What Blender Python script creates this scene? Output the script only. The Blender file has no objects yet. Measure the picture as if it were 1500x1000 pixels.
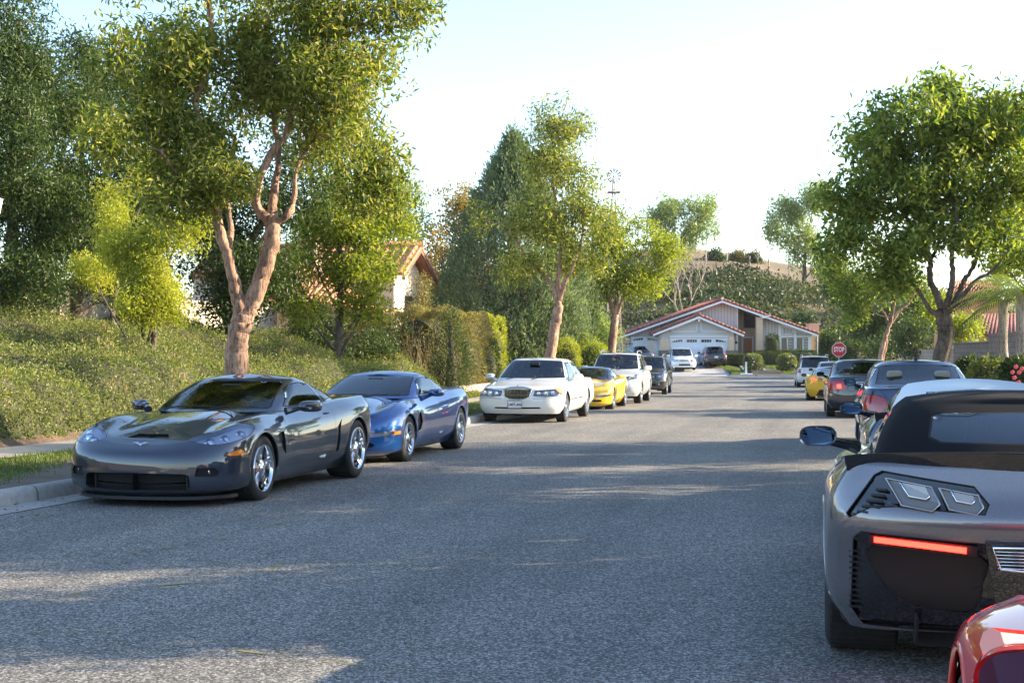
ONLY = None
import bpy, bmesh, math, random
import numpy as np
from mathutils import Vector, Matrix
R_ = math.radians
PI = math.pi
scene = bpy.context.scene
COL = scene.collection

# ------------------------------------------------------------------ camera, sky, sun
YAW = R_(14.0)                       # the camera looks 14 degrees left of the street's direction (+Y)
FV = Vector((-math.sin(YAW), math.cos(YAW), 0)); RV = Vector((math.cos(YAW), math.sin(YAW), 0))
CAM_H = 1.45
cam_d = bpy.data.cameras.new('camera'); cam = bpy.data.objects.new('camera', cam_d); COL.objects.link(cam)
cam.location = (0, 0, CAM_H); cam.rotation_euler = (R_(90), 0, YAW)
cam_d.sensor_width = 36; cam_d.lens = 48.0; cam_d.shift_y = 0.010
cam_d.clip_start = 0.05; cam_d.clip_end = 6000
scene.camera = cam

SUN_EL = R_(21); SUN_A = R_(10)      # sun to the right of the view, slightly ahead
sd = RV * math.cos(SUN_A) + FV * math.sin(SUN_A)
sun_dir = Vector((sd.x * math.cos(SUN_EL), sd.y * math.cos(SUN_EL), math.sin(SUN_EL)))
sl = bpy.data.lights.new('sun', 'SUN'); sun = bpy.data.objects.new('sun', sl); COL.objects.link(sun)
sl.energy = 4.6; sl.angle = R_(0.6); sl.color = (1.0, 0.84, 0.60)
sun.rotation_euler = sun_dir.to_track_quat('Z', 'Y').to_euler()
world = bpy.data.worlds.new('World'); scene.world = world; world.use_nodes = True
wn = world.node_tree.nodes; wl = world.node_tree.links
sky = wn.new('ShaderNodeTexSky'); sky.sky_type = 'NISHITA'; sky.sun_disc = False
sky.sun_elevation = SUN_EL; sky.sun_rotation = math.atan2(sun_dir.x, sun_dir.y)
sky.air_density = 1.0; sky.dust_density = 0.6; sky.ozone_density = 1.9
wl.new(sky.outputs['Color'], wn['Background'].inputs['Color']); wn['Background'].inputs['Strength'].default_value = 0.14
scene.view_settings.view_transform = 'Standard'; scene.view_settings.look = 'None'
scene.view_settings.exposure = 1.72; scene.view_settings.gamma = 1.0
scene.render.engine = 'CYCLES'
scene.cycles.max_bounces = 8; scene.cycles.transparent_max_bounces = 16
scene.cycles.glossy_bounces = 4; scene.cycles.diffuse_bounces = 3
# ------------------------------------------------------------------ small helpers
def at(px, py, d):
    """world point seen at photo pixel (1500x1000) at depth d metres"""
    p = FV * d + RV * ((px - 750.0) / 2000.0 * d)
    return Vector((p.x, p.y, CAM_H + (515.0 - py) / 2000.0 * d))
def curve_x(y):                      # the street bends gently to the left
    return -0.0005 * y * y if y > 0 else 0.0
SZ_KEYS = [(8, 0), (33, -.17), (46, -.28), (60, -.40), (77, -.52), (90, -.48), (104, -.40)]
def street_z(y):                     # and drops a little towards the junction
    return float(interp(SZ_KEYS, y))
def place(o, loc=(0, 0, 0), rz=0.0):
    o.location = loc; o.rotation_euler = (0, 0, rz)
def tag(o, label=None, cat=None, group=None, kind=None):
    if label: o['label'] = label
    if cat: o['category'] = cat
    if group: o['group'] = group
    if kind: o['kind'] = kind
    return o
def thing(name, label, cat, loc=(0, 0, 0), rz=0.0, group=None):
    o = bpy.data.objects.new(name, None); COL.objects.link(o); o.empty_display_size = 0.2
    place(o, loc, rz); tag(o, label, cat, group); return o
def link_mesh(name, me, mats, parent=None):
    o = bpy.data.objects.new(name, me); COL.objects.link(o)
    if mats is not None:
        for m in (mats if isinstance(mats, (list, tuple)) else [mats]): me.materials.append(m)
    if parent is not None: o.parent = parent
    return o
def bm_obj(name, bm, mats, parent=None, smooth=False, sharp=35):
    if smooth:
        bm.normal_update()
        for f in bm.faces: f.smooth = True
        for e in bm.edges:
            if len(e.link_faces) == 2:
                e.smooth = e.calc_face_angle(0) < R_(sharp)
    me = bpy.data.meshes.new(name); bm.to_mesh(me); bm.free()
    return link_mesh(name, me, mats, parent)
def np_obj(name, V, F, mats, parent=None, smooth=False, idx=None):
    """V (n,3), F (m,k) all faces k sided"""
    V = np.ascontiguousarray(V, dtype=np.float32); F = np.ascontiguousarray(F, dtype=np.int32)
    me = bpy.data.meshes.new(name); me.vertices.add(len(V)); me.vertices.foreach_set('co', V.ravel())
    m, k = F.shape
    me.loops.add(m * k); me.loops.foreach_set('vertex_index', F.ravel())
    me.polygons.add(m); me.polygons.foreach_set('loop_start', np.arange(0, m * k, k, dtype=np.int32))
    if idx is not None: me.polygons.foreach_set('material_index', np.ascontiguousarray(idx, dtype=np.int32))
    me.polygons.foreach_set('use_smooth', np.full(m, smooth, dtype=bool))
    me.update(calc_edges=True); return link_mesh(name, me, mats, parent)
def copy_tree(o, parent=None, keep_cat=True):
    c = o.copy(); COL.objects.link(c)
    if parent is not None: c.parent = parent
    for ch in list(o.children): copy_tree(ch, c)
    return c
# --- bmesh shape adders
def box(bm, lo, hi, M=None, mi=0, bev=0.0):
    x0, y0, z0 = lo; x1, y1, z1 = hi
    vs = [bm.verts.new(p) for p in ((x0,y0,z0),(x1,y0,z0),(x1,y1,z0),(x0,y1,z0),(x0,y0,z1),(x1,y0,z1),(x1,y1,z1),(x0,y1,z1))]
    fs = [bm.faces.new([vs[i] for i in q]) for q in ((0,3,2,1),(4,5,6,7),(0,1,5,4),(1,2,6,5),(2,3,7,6),(3,0,4,7))]
    for f in fs: f.material_index = mi
    if bev > 0:
        es = list({e for f in fs for e in f.edges})
        r = bmesh.ops.bevel(bm, geom=es, offset=bev, segments=2, affect='EDGES', profile=0.5)
        vs = list({v for f in r['faces'] for v in f.verts} | {v for v in vs if v.is_valid})
        for f in r['faces']: f.material_index = mi
    if M is not None:
        for v in vs: v.co = M @ v.co
    return vs
def prism(bm, pts, axis_vec, mi=0):
    """closed polygon (3d points) extruded by axis_vec"""
    a = [bm.verts.new(p) for p in pts]; b = [bm.verts.new(Vector(p) + Vector(axis_vec)) for p in pts]
    fs = [bm.faces.new(a[::-1]), bm.faces.new(b)]
    n = len(pts)
    for i in range(n): fs.append(bm.faces.new((a[i], a[(i+1) % n], b[(i+1) % n], b[i])))
    for f in fs: f.material_index = mi
    bmesh.ops.recalc_face_normals(bm, faces=fs)
    return a + b
def tube(bm, pts, rads, n=8, mi=0, cap=True):
    """swept tube through points"""
    pts = [Vector(p) for p in pts]
    if not isinstance(rads, (list, tuple)): rads = [rads] * len(pts)
    rings = []; prev = None
    for i, p in enumerate(pts):
        t = (pts[min(i+1, len(pts)-1)] - pts[max(i-1, 0)]).normalized()
        if prev is None:
            a = Vector((1, 0, 0)) if abs(t.x) < 0.8 else Vector((0, 1, 0)); u = t.cross(a).normalized()
        else: u = (prev - t * prev.dot(t)).normalized()
        prev = u; v = t.cross(u)
        rings.append([bm.verts.new(p + (u * math.cos(2*PI*k/n) + v * math.sin(2*PI*k/n)) * rads[i]) for k in range(n)])
    fs = []
    for a, b in zip(rings, rings[1:]):
        for k in range(n): fs.append(bm.faces.new((a[k], a[(k+1) % n], b[(k+1) % n], b[k])))
    if cap: fs += [bm.faces.new(rings[0][::-1]), bm.faces.new(rings[-1])]
    for f in fs: f.material_index = mi; f.smooth = True
    return fs
def lathe(bm, prof, n=32, M=None, mi=0, close=False):
    """profile [(r, h)] turned about local X axis (h along X)"""
    rings = []
    for r, h in prof:
        if r < 1e-5: v = bm.verts.new((h, 0, 0)); rings.append([v] * n)
        else: rings.append([bm.verts.new((h, r*math.cos(2*PI*k/n), r*math.sin(2*PI*k/n))) for k in range(n)])
    vs = []; fs = []
    pr = list(zip(rings, rings[1:]))
    if close: pr.append((rings[-1], rings[0]))
    for a, b in pr:
        for k in range(n):
            q = [a[k], a[(k+1) % n], b[(k+1) % n], b[k]]; q = [v for i, v in enumerate(q) if v not in q[:i]]
            if len(q) > 2: f = bm.faces.new(q); f.material_index = mi; f.smooth = True; fs.append(f)
    bmesh.ops.recalc_face_normals(bm, faces=fs)
    vs = list({v for r in rings for v in r})
    if M is not None:
        for v in vs: v.co = M @ v.co
    return vs
def catmull(pts, n=6, closed=False):
    P = [Vector(p) for p in pts]; m = len(P); out = []
    for i in range(m if closed else m - 1):
        p0 = P[(i-1) % m] if (closed or i > 0) else P[i]
        p1 = P[i]; p2 = P[(i+1) % m]
        p3 = P[(i+2) % m] if (closed or i + 2 < m) else P[(i+1) % m]
        for k in range(n):
            t = k / n
            out.append(0.5 * ((2*p1) + (p2-p0)*t + (2*p0-5*p1+4*p2-p3)*t*t + (3*p1-p0-3*p2+p3)*t**3))
    if not closed: out.append(P[-1])
    return out
def interp(keys, x):
    """smooth (monotone-ish cubic) interpolation of [(x, v)] keys sorted by x; x may be numpy"""
    K = sorted(keys); xs = np.array([k[0] for k in K], float); vs = np.array([k[1] for k in K], float)
    if len(K) == 1: return np.full_like(np.asarray(x, float), vs[0])
    h = np.diff(xs); s = np.diff(vs) / h
    m = np.zeros(len(K)); m[0] = s[0]; m[-1] = s[-1]
    for i in range(1, len(K) - 1):
        m[i] = 0 if s[i-1] * s[i] <= 0 else 2 * s[i-1] * s[i] / (s[i-1] + s[i])
    X = np.clip(np.asarray(x, float), xs[0], xs[-1]); i = np.clip(np.searchsorted(xs, X) - 1, 0, len(h) - 1)
    t = (X - xs[i]) / h[i]
    return ((2*t**3 - 3*t**2 + 1) * vs[i] + (t**3 - 2*t**2 + t) * h[i] * m[i]
            + (-2*t**3 + 3*t**2) * vs[i+1] + (t**3 - t**2) * h[i] * m[i+1])

# ------------------------------------------------------------------ materials
def new_mat(name):
    m = bpy.data.materials.new(name); m.use_nodes = True; nt = m.node_tree
    return m, nt, nt.nodes['Principled BSDF']
def N(nt, typ, **kw):
    n = nt.nodes.new(typ)
    for k, v in kw.items():
        if k.startswith('i_'): n.inputs[k[2:].replace('_', ' ')].default_value = v
        else: setattr(n, k, v)
    return n
def ramp(nt, fac, stops):
    r = nt.nodes.new('ShaderNodeValToRGB'); e = r.color_ramp.elements
    while len(e) > len(stops): e.remove(e[-1])
    while len(e) < len(stops): e.new(0.5)
    for q, (p, c) in zip(e, stops): q.position = p; q.color = (*c, 1) if len(c) == 3 else c
    nt.links.new(fac, r.inputs['Fac']); return r.outputs['Color']
def coords(nt, scale=(1, 1, 1)):
    tc = nt.nodes.new('ShaderNodeTexCoord'); mp = nt.nodes.new('ShaderNodeMapping'); mp.inputs['Scale'].default_value = scale
    nt.links.new(tc.outputs['Object'], mp.inputs['Vector']); return mp.outputs['Vector']
def mix(nt, fac, a, b, blend='MIX'):
    n = nt.nodes.new('ShaderNodeMix'); n.data_type = 'RGBA'; n.blend_type = blend
    for s, v in ((n.inputs[0], fac), (n.inputs[6], a), (n.inputs[7], b)):
        if isinstance(v, bpy.types.NodeSocket): nt.links.new(v, s)
        elif isinstance(v, (tuple, list)): s.default_value = (*v, 1) if len(v) == 3 else v
        else: s.default_value = v
    return n.outputs[2]
def bump(nt, b, h, strength=0.3, dist=0.01):
    n = N(nt, 'ShaderNodeBump'); n.inputs['Strength'].default_value = strength; n.inputs['Distance'].default_value = dist
    nt.links.new(h, n.inputs['Height']); nt.links.new(n.outputs['Normal'], b.inputs['Normal'])
def noise(nt, vec, scale, detail=4, rough=0.55, out='Fac'):
    n = N(nt, 'ShaderNodeTexNoise'); n.inputs['Scale'].default_value = scale; n.inputs['Detail'].default_value = detail
    n.inputs['Roughness'].default_value = rough; nt.links.new(vec, n.inputs['Vector']); return n.outputs[out]
MC = {}
def plain(name, col, rough=0.5, metal=0.0, coat=0.0, emit=None, estr=0.0, var=0.0, vscale=8.0, spec=0.5):
    if name in MC: return MC[name]
    m, nt, b = new_mat(name)
    b.inputs['Base Color'].default_value = (*col, 1); b.inputs['Roughness'].default_value = rough
    b.inputs['Metallic'].default_value = metal; b.inputs['Coat Weight'].default_value = coat
    b.inputs['Coat Roughness'].default_value = 0.03; b.inputs['Specular IOR Level'].default_value = spec
    if var > 0:
        v = coords(nt); f = noise(nt, v, vscale)
        c = ramp(nt, f, [(0.3, tuple(x * (1 - var) for x in col)), (0.7, tuple(min(1, x * (1 + var)) for x in col))])
        nt.links.new(c, b.inputs['Base Color'])
    if emit: b.inputs['Emission Color'].default_value = (*emit, 1); b.inputs['Emission Strength'].default_value = estr
    MC[name] = m; return m
def paint(name, col, metal=0.0, flake=0.0, rough=0.35, coat=1.0):
    """car paint: coloured base, fine metallic flake, clear coat and a breath of dust"""
    if name in MC: return MC[name]
    m, nt, b = new_mat(name); v = coords(nt)
    f = noise(nt, v, 900, 1, 0.5); d = noise(nt, v, 3.0, 6, 0.65)
    c = ramp(nt, f, [(0.35, tuple(x * (1 - flake) for x in col)), (0.65, tuple(min(1, x * (1 + flake)) for x in col))])
    dust = N(nt, 'ShaderNodeMath', operation='MULTIPLY'); nt.links.new(d, dust.inputs[0]); dust.inputs[1].default_value = 0.03
    nt.links.new(mix(nt, dust.outputs[0], c, (0.32, 0.29, 0.25)), b.inputs['Base Color'])
    b.inputs['Metallic'].default_value = metal; b.inputs['Roughness'].default_value = rough
    b.inputs['Coat Weight'].default_value = coat; b.inputs['Coat IOR'].default_value = 1.8; b.inputs['Specular IOR Level'].default_value = 0.08
    cr = N(nt, 'ShaderNodeMapRange'); cr.inputs['To Min'].default_value = 0.0; cr.inputs['To Max'].default_value = 0.045
    nt.links.new(d, cr.inputs['Value']); nt.links.new(cr.outputs[0], b.inputs['Coat Roughness'])
    MC[name] = m; return m
def glass(name, tint=(0.5, 0.55, 0.55), through=0.75, rough=0.0, base=0.06):
    """thin sheet glass: fresnel reflection over tinted see-through"""
    if name in MC: return MC[name]
    m = bpy.data.materials.new(name); m.use_nodes = True; nt = m.node_tree; nt.nodes.clear()
    out = N(nt, 'ShaderNodeOutputMaterial'); t = N(nt, 'ShaderNodeBsdfTransparent'); g = N(nt, 'ShaderNodeBsdfGlossy')
    g.inputs['Roughness'].default_value = rough; g.inputs['Color'].default_value = (0.95, 0.97, 1, 1)
    t.inputs['Color'].default_value = (*[c * through for c in tint], 1)
    lw = N(nt, 'ShaderNodeFresnel'); lw.inputs['IOR'].default_value = 1.5
    mr = N(nt, 'ShaderNodeMapRange'); mr.inputs['From Min'].default_value = 0.04; mr.inputs['To Min'].default_value = base
    nt.links.new(lw.outputs[0], mr.inputs['Value'])
    mx = N(nt, 'ShaderNodeMixShader'); nt.links.new(mr.outputs[0], mx.inputs[0])
    nt.links.new(t.outputs[0], mx.inputs[1]); nt.links.new(g.outputs[0], mx.inputs[2]); nt.links.new(mx.outputs[0], out.inputs['Surface'])
    MC[name] = m; return m
def leaf_mat(name, cols, trans=0.35, rough=0.5, clump=1.2):
    """foliage: every leaf takes its own shade, clumps drift between two greens"""
    if name in MC: return MC[name]
    m, nt, b = new_mat(name)
    g = N(nt, 'ShaderNodeNewGeometry'); v = coords(nt)
    n = len(cols)
    c = ramp(nt, g.outputs['Random Per Island'], [(i / max(1, n - 1), k) for i, k in enumerate(cols)])
    f = noise(nt, v, clump, 3); f2 = ramp(nt, f, [(0.35, (0.75, 0.8, 0.7)), (0.65, (1.2, 1.15, 1.05))])
    c2 = mix(nt, 1.0, c, f2, 'MULTIPLY')
    nt.links.new(c2, b.inputs['Base Color']); b.inputs['Roughness'].default_value = rough
    b.inputs['Specular IOR Level'].default_value = 0.35
    t = N(nt, 'ShaderNodeBsdfTranslucent'); c3 = mix(nt, 1.0, c2, (1.5, 1.55, 0.7), 'MULTIPLY'); nt.links.new(c3, t.inputs['Color'])
    mx = N(nt, 'ShaderNodeMixShader'); mx.inputs[0].default_value = trans
    nt.links.new(b.outputs[0], mx.inputs[1]); nt.links.new(t.outputs[0], mx.inputs[2])
    nt.links.new(mx.outputs[0], nt.nodes['Material Output'].inputs['Surface'])
    MC[name] = m; return m
def bark_mat(name, a, b_, scale=6.0):
    if name in MC: return MC[name]
    m, nt, b = new_mat(name); v = coords(nt, (1, 1, 0.35)); v2 = coords(nt, (1, 1, 0.16))
    f = noise(nt, v, scale, 8, 0.7); f2 = noise(nt, v2, scale * 6, 6, .7); f3 = noise(nt, v, scale * .35, 3)
    c = mix(nt, 1.0, ramp(nt, f, [(0.36, tuple(x * .75 for x in a)), (0.50, tuple((x + y) / 2 for x, y in zip(a, b_))), (0.64, b_)]), ramp(nt, f2, [(0.38, (.30, .27, .25)), (0.50, (1, 1, 1))]), 'MULTIPLY')
    c = mix(nt, 1.0, c, ramp(nt, f3, [(0.35, (.75, .72, .70)), (0.65, (1.12, 1.1, 1.08))]), 'MULTIPLY')
    nt.links.new(c, b.inputs['Base Color']); b.inputs['Roughness'].default_value = 0.85
    bump(nt, b, f2, 1.0, 0.05); MC[name] = m; return m
# ------------------------------------------------------------------ setting materials
def asphalt_mat():
    m, nt, b = new_mat('asphalt'); v = coords(nt)
    def cells(sc):
        w = N(nt, 'ShaderNodeTexVoronoi'); w.inputs['Scale'].default_value = sc; nt.links.new(v, w.inputs['Vector']); sp = N(nt, 'ShaderNodeSeparateColor'); nt.links.new(w.outputs['Color'], sp.inputs[0]); return sp.outputs[0], w.outputs['Distance']
    c1, d1 = cells(170); c2, d2 = cells(85); f3 = noise(nt, v, 0.35, 5, 0.6); f4 = noise(nt, v, 60, 3, .7)
    h = N(nt, 'ShaderNodeMath', operation='MULTIPLY_ADD'); nt.links.new(c1, h.inputs[0]); h.inputs[1].default_value = .55; nt.links.new(c2, h.inputs[2])
    h2 = N(nt, 'ShaderNodeMath', operation='MULTIPLY_ADD'); nt.links.new(f4, h2.inputs[0]); h2.inputs[1].default_value = .6; nt.links.new(h.outputs[0], h2.inputs[2]); h = N(nt, 'ShaderNodeMath', operation='MULTIPLY'); nt.links.new(h2.outputs[0], h.inputs[0]); h.inputs[1].default_value = .465
    c = ramp(nt, h.outputs[0], [(0.20, (0.040, 0.038, 0.035)), (0.42, (0.108, 0.102, 0.093)), (0.58, (0.19, 0.178, 0.162)), (0.80, (0.50, 0.465, 0.42))])
    p = ramp(nt, f3, [(0.3, (0.82, 0.82, 0.83)), (0.7, (1.12, 1.12, 1.10))])
    vs_ = coords(nt, (1.0, .07, 1.0)); lane = noise(nt, vs_, 1.1, 4, .6); spot = noise(nt, v, 1.9, 5, .7)
    p = mix(nt, 1.0, p, ramp(nt, lane, [(0.36, (.84, .84, .85)), (0.58, (1.10, 1.10, 1.09))]), 'MULTIPLY'); p = mix(nt, 1.0, p, ramp(nt, spot, [(0.26, (.60, .60, .61)), (0.36, (1, 1, 1))]), 'MULTIPLY')
    nt.links.new(mix(nt, 1.0, c, p, 'MULTIPLY'), b.inputs['Base Color'])
    b.inputs['Roughness'].default_value = 0.82; b.inputs['Specular IOR Level'].default_value = 0.3
    bump(nt, b, h.outputs[0], 0.7, 0.008); return m
def concrete_mat(name, col, joint=None, scale=14):
    m, nt, b = new_mat(name); v = coords(nt)
    f = noise(nt, v, scale, 6, 0.6); g = noise(nt, v, 0.8, 4, 0.6)
    c = ramp(nt, f, [(0.3, tuple(x * .8 for x in col)), (0.7, tuple(x * 1.12 for x in col))])
    c = mix(nt, 1.0, c, ramp(nt, g, [(0.3, (.78, .76, .73)), (0.65, (1.05, 1.04, 1.03))]), 'MULTIPLY')
    if joint:
        w = N(nt, 'ShaderNodeTexBrick'); nt.links.new(v, w.inputs['Vector']); w.inputs['Scale'].default_value = 1.0
        w.inputs['Brick Width'].default_value = joint[0]; w.inputs['Row Height'].default_value = joint[1]; w.inputs['Mortar Size'].default_value = joint[2]
        w.inputs['Color1'].default_value = (1, 1, 1, 1); w.inputs['Color2'].default_value = (.92, .92, .92, 1); w.inputs['Mortar'].default_value = (.45, .43, .4, 1); w.offset = joint[3]
        c = mix(nt, 1.0, c, w.outputs['Color'], 'MULTIPLY')
    nt.links.new(c, b.inputs['Base Color']); b.inputs['Roughness'].default_value = 0.85; bump(nt, b, f, 0.3, 0.01); return m
def ground_mat(name, a, b_, c_, s=1.2):
    m, nt, b = new_mat(name); v = coords(nt)
    f = noise(nt, v, s, 6, 0.65); g = noise(nt, v, 30, 4, 0.7)
    c = mix(nt, g, ramp(nt, f, [(0.35, a), (0.55, b_), (0.7, c_)]), ramp(nt, g, [(0.35, a), (0.7, c_)]))
    nt.links.new(c, b.inputs['Base Color']); b.inputs['Roughness'].default_value = 0.95; bump(nt, b, g, 0.6, 0.03); return m
def block_mat(name, c1, c2, mortar, bw, bh, ms=0.012):
    """masonry on a vertical face: courses follow height, bricks follow the distance along the wall"""
    m, nt, b = new_mat(name); tc = N(nt, 'ShaderNodeTexCoord'); sx = N(nt, 'ShaderNodeSeparateXYZ'); nt.links.new(tc.outputs['Object'], sx.inputs[0])
    ad = N(nt, 'ShaderNodeMath', operation='ADD'); nt.links.new(sx.outputs['X'], ad.inputs[0]); nt.links.new(sx.outputs['Y'], ad.inputs[1])
    cb = N(nt, 'ShaderNodeCombineXYZ'); nt.links.new(ad.outputs[0], cb.inputs[0]); nt.links.new(sx.outputs['Z'], cb.inputs[1])
    w = N(nt, 'ShaderNodeTexBrick'); nt.links.new(cb.outputs[0], w.inputs['Vector']); w.inputs['Scale'].default_value = 1.0
    w.inputs['Brick Width'].default_value = bw; w.inputs['Row Height'].default_value = bh; w.inputs['Mortar Size'].default_value = ms
    w.inputs['Color1'].default_value = (*c1, 1); w.inputs['Color2'].default_value = (*c2, 1); w.inputs['Mortar'].default_value = (*mortar, 1)
    f = noise(nt, tc.outputs['Object'], 2.0, 6, 0.6)
    nt.links.new(mix(nt, 1.0, w.outputs['Color'], ramp(nt, f, [(0.3, (.75, .75, .75)), (0.7, (1.1, 1.1, 1.1))]), 'MULTIPLY'), b.inputs['Base Color'])
    b.inputs['Roughness'].default_value = 0.9; bump(nt, b, w.outputs['Fac'], -0.4, 0.01); return m
M_ASPH = asphalt_mat()
M_CONC = concrete_mat('concrete', (0.38, 0.36, 0.33), (80, 3.0, .018, 0.0)); M_WALK = concrete_mat('walk_concrete', (0.42, 0.38, 0.32), (50, 1.5, .012, 0.0))
M_DIRT = ground_mat('verge_soil', (0.09, 0.065, 0.045), (0.16, 0.12, 0.085), (0.22, 0.17, 0.12), 2.5)
M_BARK = ground_mat('leaf_litter', (0.05, 0.035, 0.025), (0.14, 0.09, 0.06), (0.30, 0.20, 0.13), 4)
M_LAWN = ground_mat('lawn_soil', (0.03, 0.05, 0.012), (0.045, 0.075, 0.018), (0.07, 0.09, 0.03), 2)
M_HILL = ground_mat('dry_hill', (0.07, 0.06, 0.035), (0.20, 0.145, 0.085), (0.34, 0.25, 0.15), 0.25)

# ------------------------------------------------------------------ ground, road, kerbs
def bank_h(xr, y):
    """height of the planted bank left of the pavement (above the street)"""
    t = np.clip((-xr - 11.9) / 5.2, 0, 1)
    fall = np.clip((47.0 - y) / 8.0, 0, 1); fall = fall * fall * (3 - 2 * fall)
    return 0.13 + (0.25 + 1.5 * t) * np.where(xr < -11.9, 1, 0) * (0.08 + 0.92 * fall)
def grid_mesh(name, xs, ys, zf, mat, kind='structure', smooth=True, curved=True, parent=None):
    X, Y = np.meshgrid(xs, ys); Xw = X + (np.where(Y > 0, -0.0005 * Y * Y, 0) if curved else 0)
    Z = zf(X, Y); V = np.stack([Xw, Y, Z], -1).reshape(-1, 3); nx = len(xs); ny = len(ys)
    i, j = np.meshgrid(np.arange(nx - 1), np.arange(ny - 1)); a = (j * nx + i).ravel()
    o = np_obj(name, V, np.stack([a, a + 1, a + nx + 1, a + nx], 1), mat, parent, smooth)
    if kind: o['kind'] = kind
    return o
szv = np.vectorize(street_z)
YS = np.arange(-24, 90.1, 1.5)
grid_mesh('road', np.array([-7.38, -5, -3, -1, 1, 1.7]), np.arange(-24, 104, 1.5), lambda X, Y: szv(Y) + 0 * X, M_ASPH)
grid_mesh('gutter', np.array([-7.76, -7.36]), YS, lambda X, Y: szv(Y) + 0.006 + 0 * X, M_CONC)
grid_mesh('gutter', np.array([1.66, 2.12]), YS, lambda X, Y: szv(Y) + 0.006 + 0 * X, M_CONC)
def kerb(x0, x1):                     # battered face, rounded nose
    bm = bmesh.new(); s = 1 if x1 > x0 else -1; w = abs(x1 - x0)
    prof = [(0, -.05), (0.02, .08), (0.035, .125), (0.06, .145), (0.10, .15), (w, .15), (w, -.05)]
    rings = []
    for y in YS: rings.append([bm.verts.new((x0 + s * a + curve_x(y), y, street_z(y) + b)) for a, b in prof])
    for a, b in zip(rings, rings[1:]):
        for k in range(len(prof) - 1): bm.faces.new((a[k], a[k+1], b[k+1], b[k]))
    bm.faces.new(rings[0]); bm.faces.new(rings[-1]); bmesh.ops.recalc_face_normals(bm, faces=bm.faces[:])
    o = bm_obj('kerb', bm, M_CONC, None, True, 60); o['kind'] = 'structure'
kerb(-7.75, -7.91); kerb(2.10, 2.26)
rng = np.random.default_rng(7)
grid_mesh('verge', np.linspace(-10.3, -7.91, 9), YS, lambda X, Y: szv(Y) + 0.135 + 0.02 * np.sin(X * 3 + Y), M_DIRT)
grid_mesh('verge', np.linspace(2.26, 4.6, 9), YS, lambda X, Y: szv(Y) + 0.135 + 0.02 * np.sin(X * 3 + Y), M_DIRT)
grid_mesh('sidewalk', np.array([-11.55, -10.3]), YS, lambda X, Y: szv(Y) + 0.155 + 0 * X, M_WALK)
grid_mesh('sidewalk', np.array([4.6, 5.8]), YS, lambda X, Y: szv(Y) + 0.155 + 0 * X, M_WALK)
def left_z(X, Y):
    z = szv(Y) + bank_h(X, Y); far = np.clip((-X - 19) / 20, 0, 1)
    return z + np.clip(far * 2.0, 0, 2.0) * 0.6 - 0.02
grid_mesh('terrain', np.concatenate([np.arange(-90, -24, 6), np.arange(-24, -11.4, 0.5)]), np.concatenate([np.arange(-24, 88, 1.5)]), left_z, M_BARK)
grid_mesh('terrain', np.array([5.8, 6.4, 8, 12, 20, 40, 90]), np.arange(-24, 88.1, 1.5), lambda X, Y: szv(Y) + 0.14 + 0.03 * np.clip(X - 6, 0, 20), M_BARK)
bm = bmesh.new()
vs = [bm.verts.new(p) for p in ((-3000, -3000, -1.0), (3000, -3000, -1.0), (3000, 3000, -1.0), (-3000, 3000, -1.0))]; bm.faces.new(vs)
o = bm_obj('ground', bm, M_HILL); o['kind'] = 'structure'

# junction and far side are laid out square to the house: u to the right, D away
def ud(u, D, z): p = FV * D + RV * u; return (p.x, p.y, z)
def strip(name, pts, mat, kind='structure', parent=None):
    bm = bmesh.new(); vs = [bm.verts.new(ud(*p)) for p in pts]; f = bm.faces.new(vs); f.normal_update()
    if f.normal.z < 0: f.normal_flip()
    o = bm_obj(name, bm, mat, parent)
    if kind: o['kind'] = kind
    return o
strip('cross_street', [(-40, 87.5, -.49), (50, 87.5, -.49), (50, 103.6, -.41), (-40, 103.6, -.41)], M_ASPH)
strip('gutter', [(-40, 103.2, -.40), (50, 103.2, -.40), (50, 103.7, -.398), (-40, 103.7, -.398)], M_CONC)
def udbox(bm, u0, u1, D0, D1, z0, z1, mi=0, bev=0): 
    M = Matrix(((RV.x, FV.x, 0, 0), (RV.y, FV.y, 0, 0), (0, 0, 1, 0), (0, 0, 0, 1)))
    return box(bm, (u0, D0, z0), (u1, D1, z1), M, mi, bev)
bm = bmesh.new(); udbox(bm, -40, 9.2, 103.6, 103.8, -.6, -.27, 0, .02); udbox(bm, 16.6, 50, 103.6, 103.8, -.6, -.27, 0, .02)
o = bm_obj('kerb', bm, M_CONC); o['kind'] = 'structure'
M_DRIVE = concrete_mat('driveway_concrete', (0.40, 0.40, 0.40), (3.0, 3.0, .02, 0.0), 6)
strip('driveway', [(9.2, 103.6, -.395), (16.6, 103.6, -.395), (18.6, 116.9, .48), (9.6, 119.0, .48)], M_DRIVE)
strip('lawn', [(16.65, 103.8, -.28), (45, 103.8, -.28), (45, 109.5, .2), (17.2, 109.5, .1)], M_LAWN)
strip('lawn', [(17.2, 109.5, .1), (45, 109.5, .2), (45, 122, .52), (18.7, 122, .5)], M_LAWN)
strip('yard', [(-40, 103.8, -.28), (9.2, 103.8, -.28), (9.5, 125, .45), (-40, 125, .5)], M_BARK)
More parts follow.
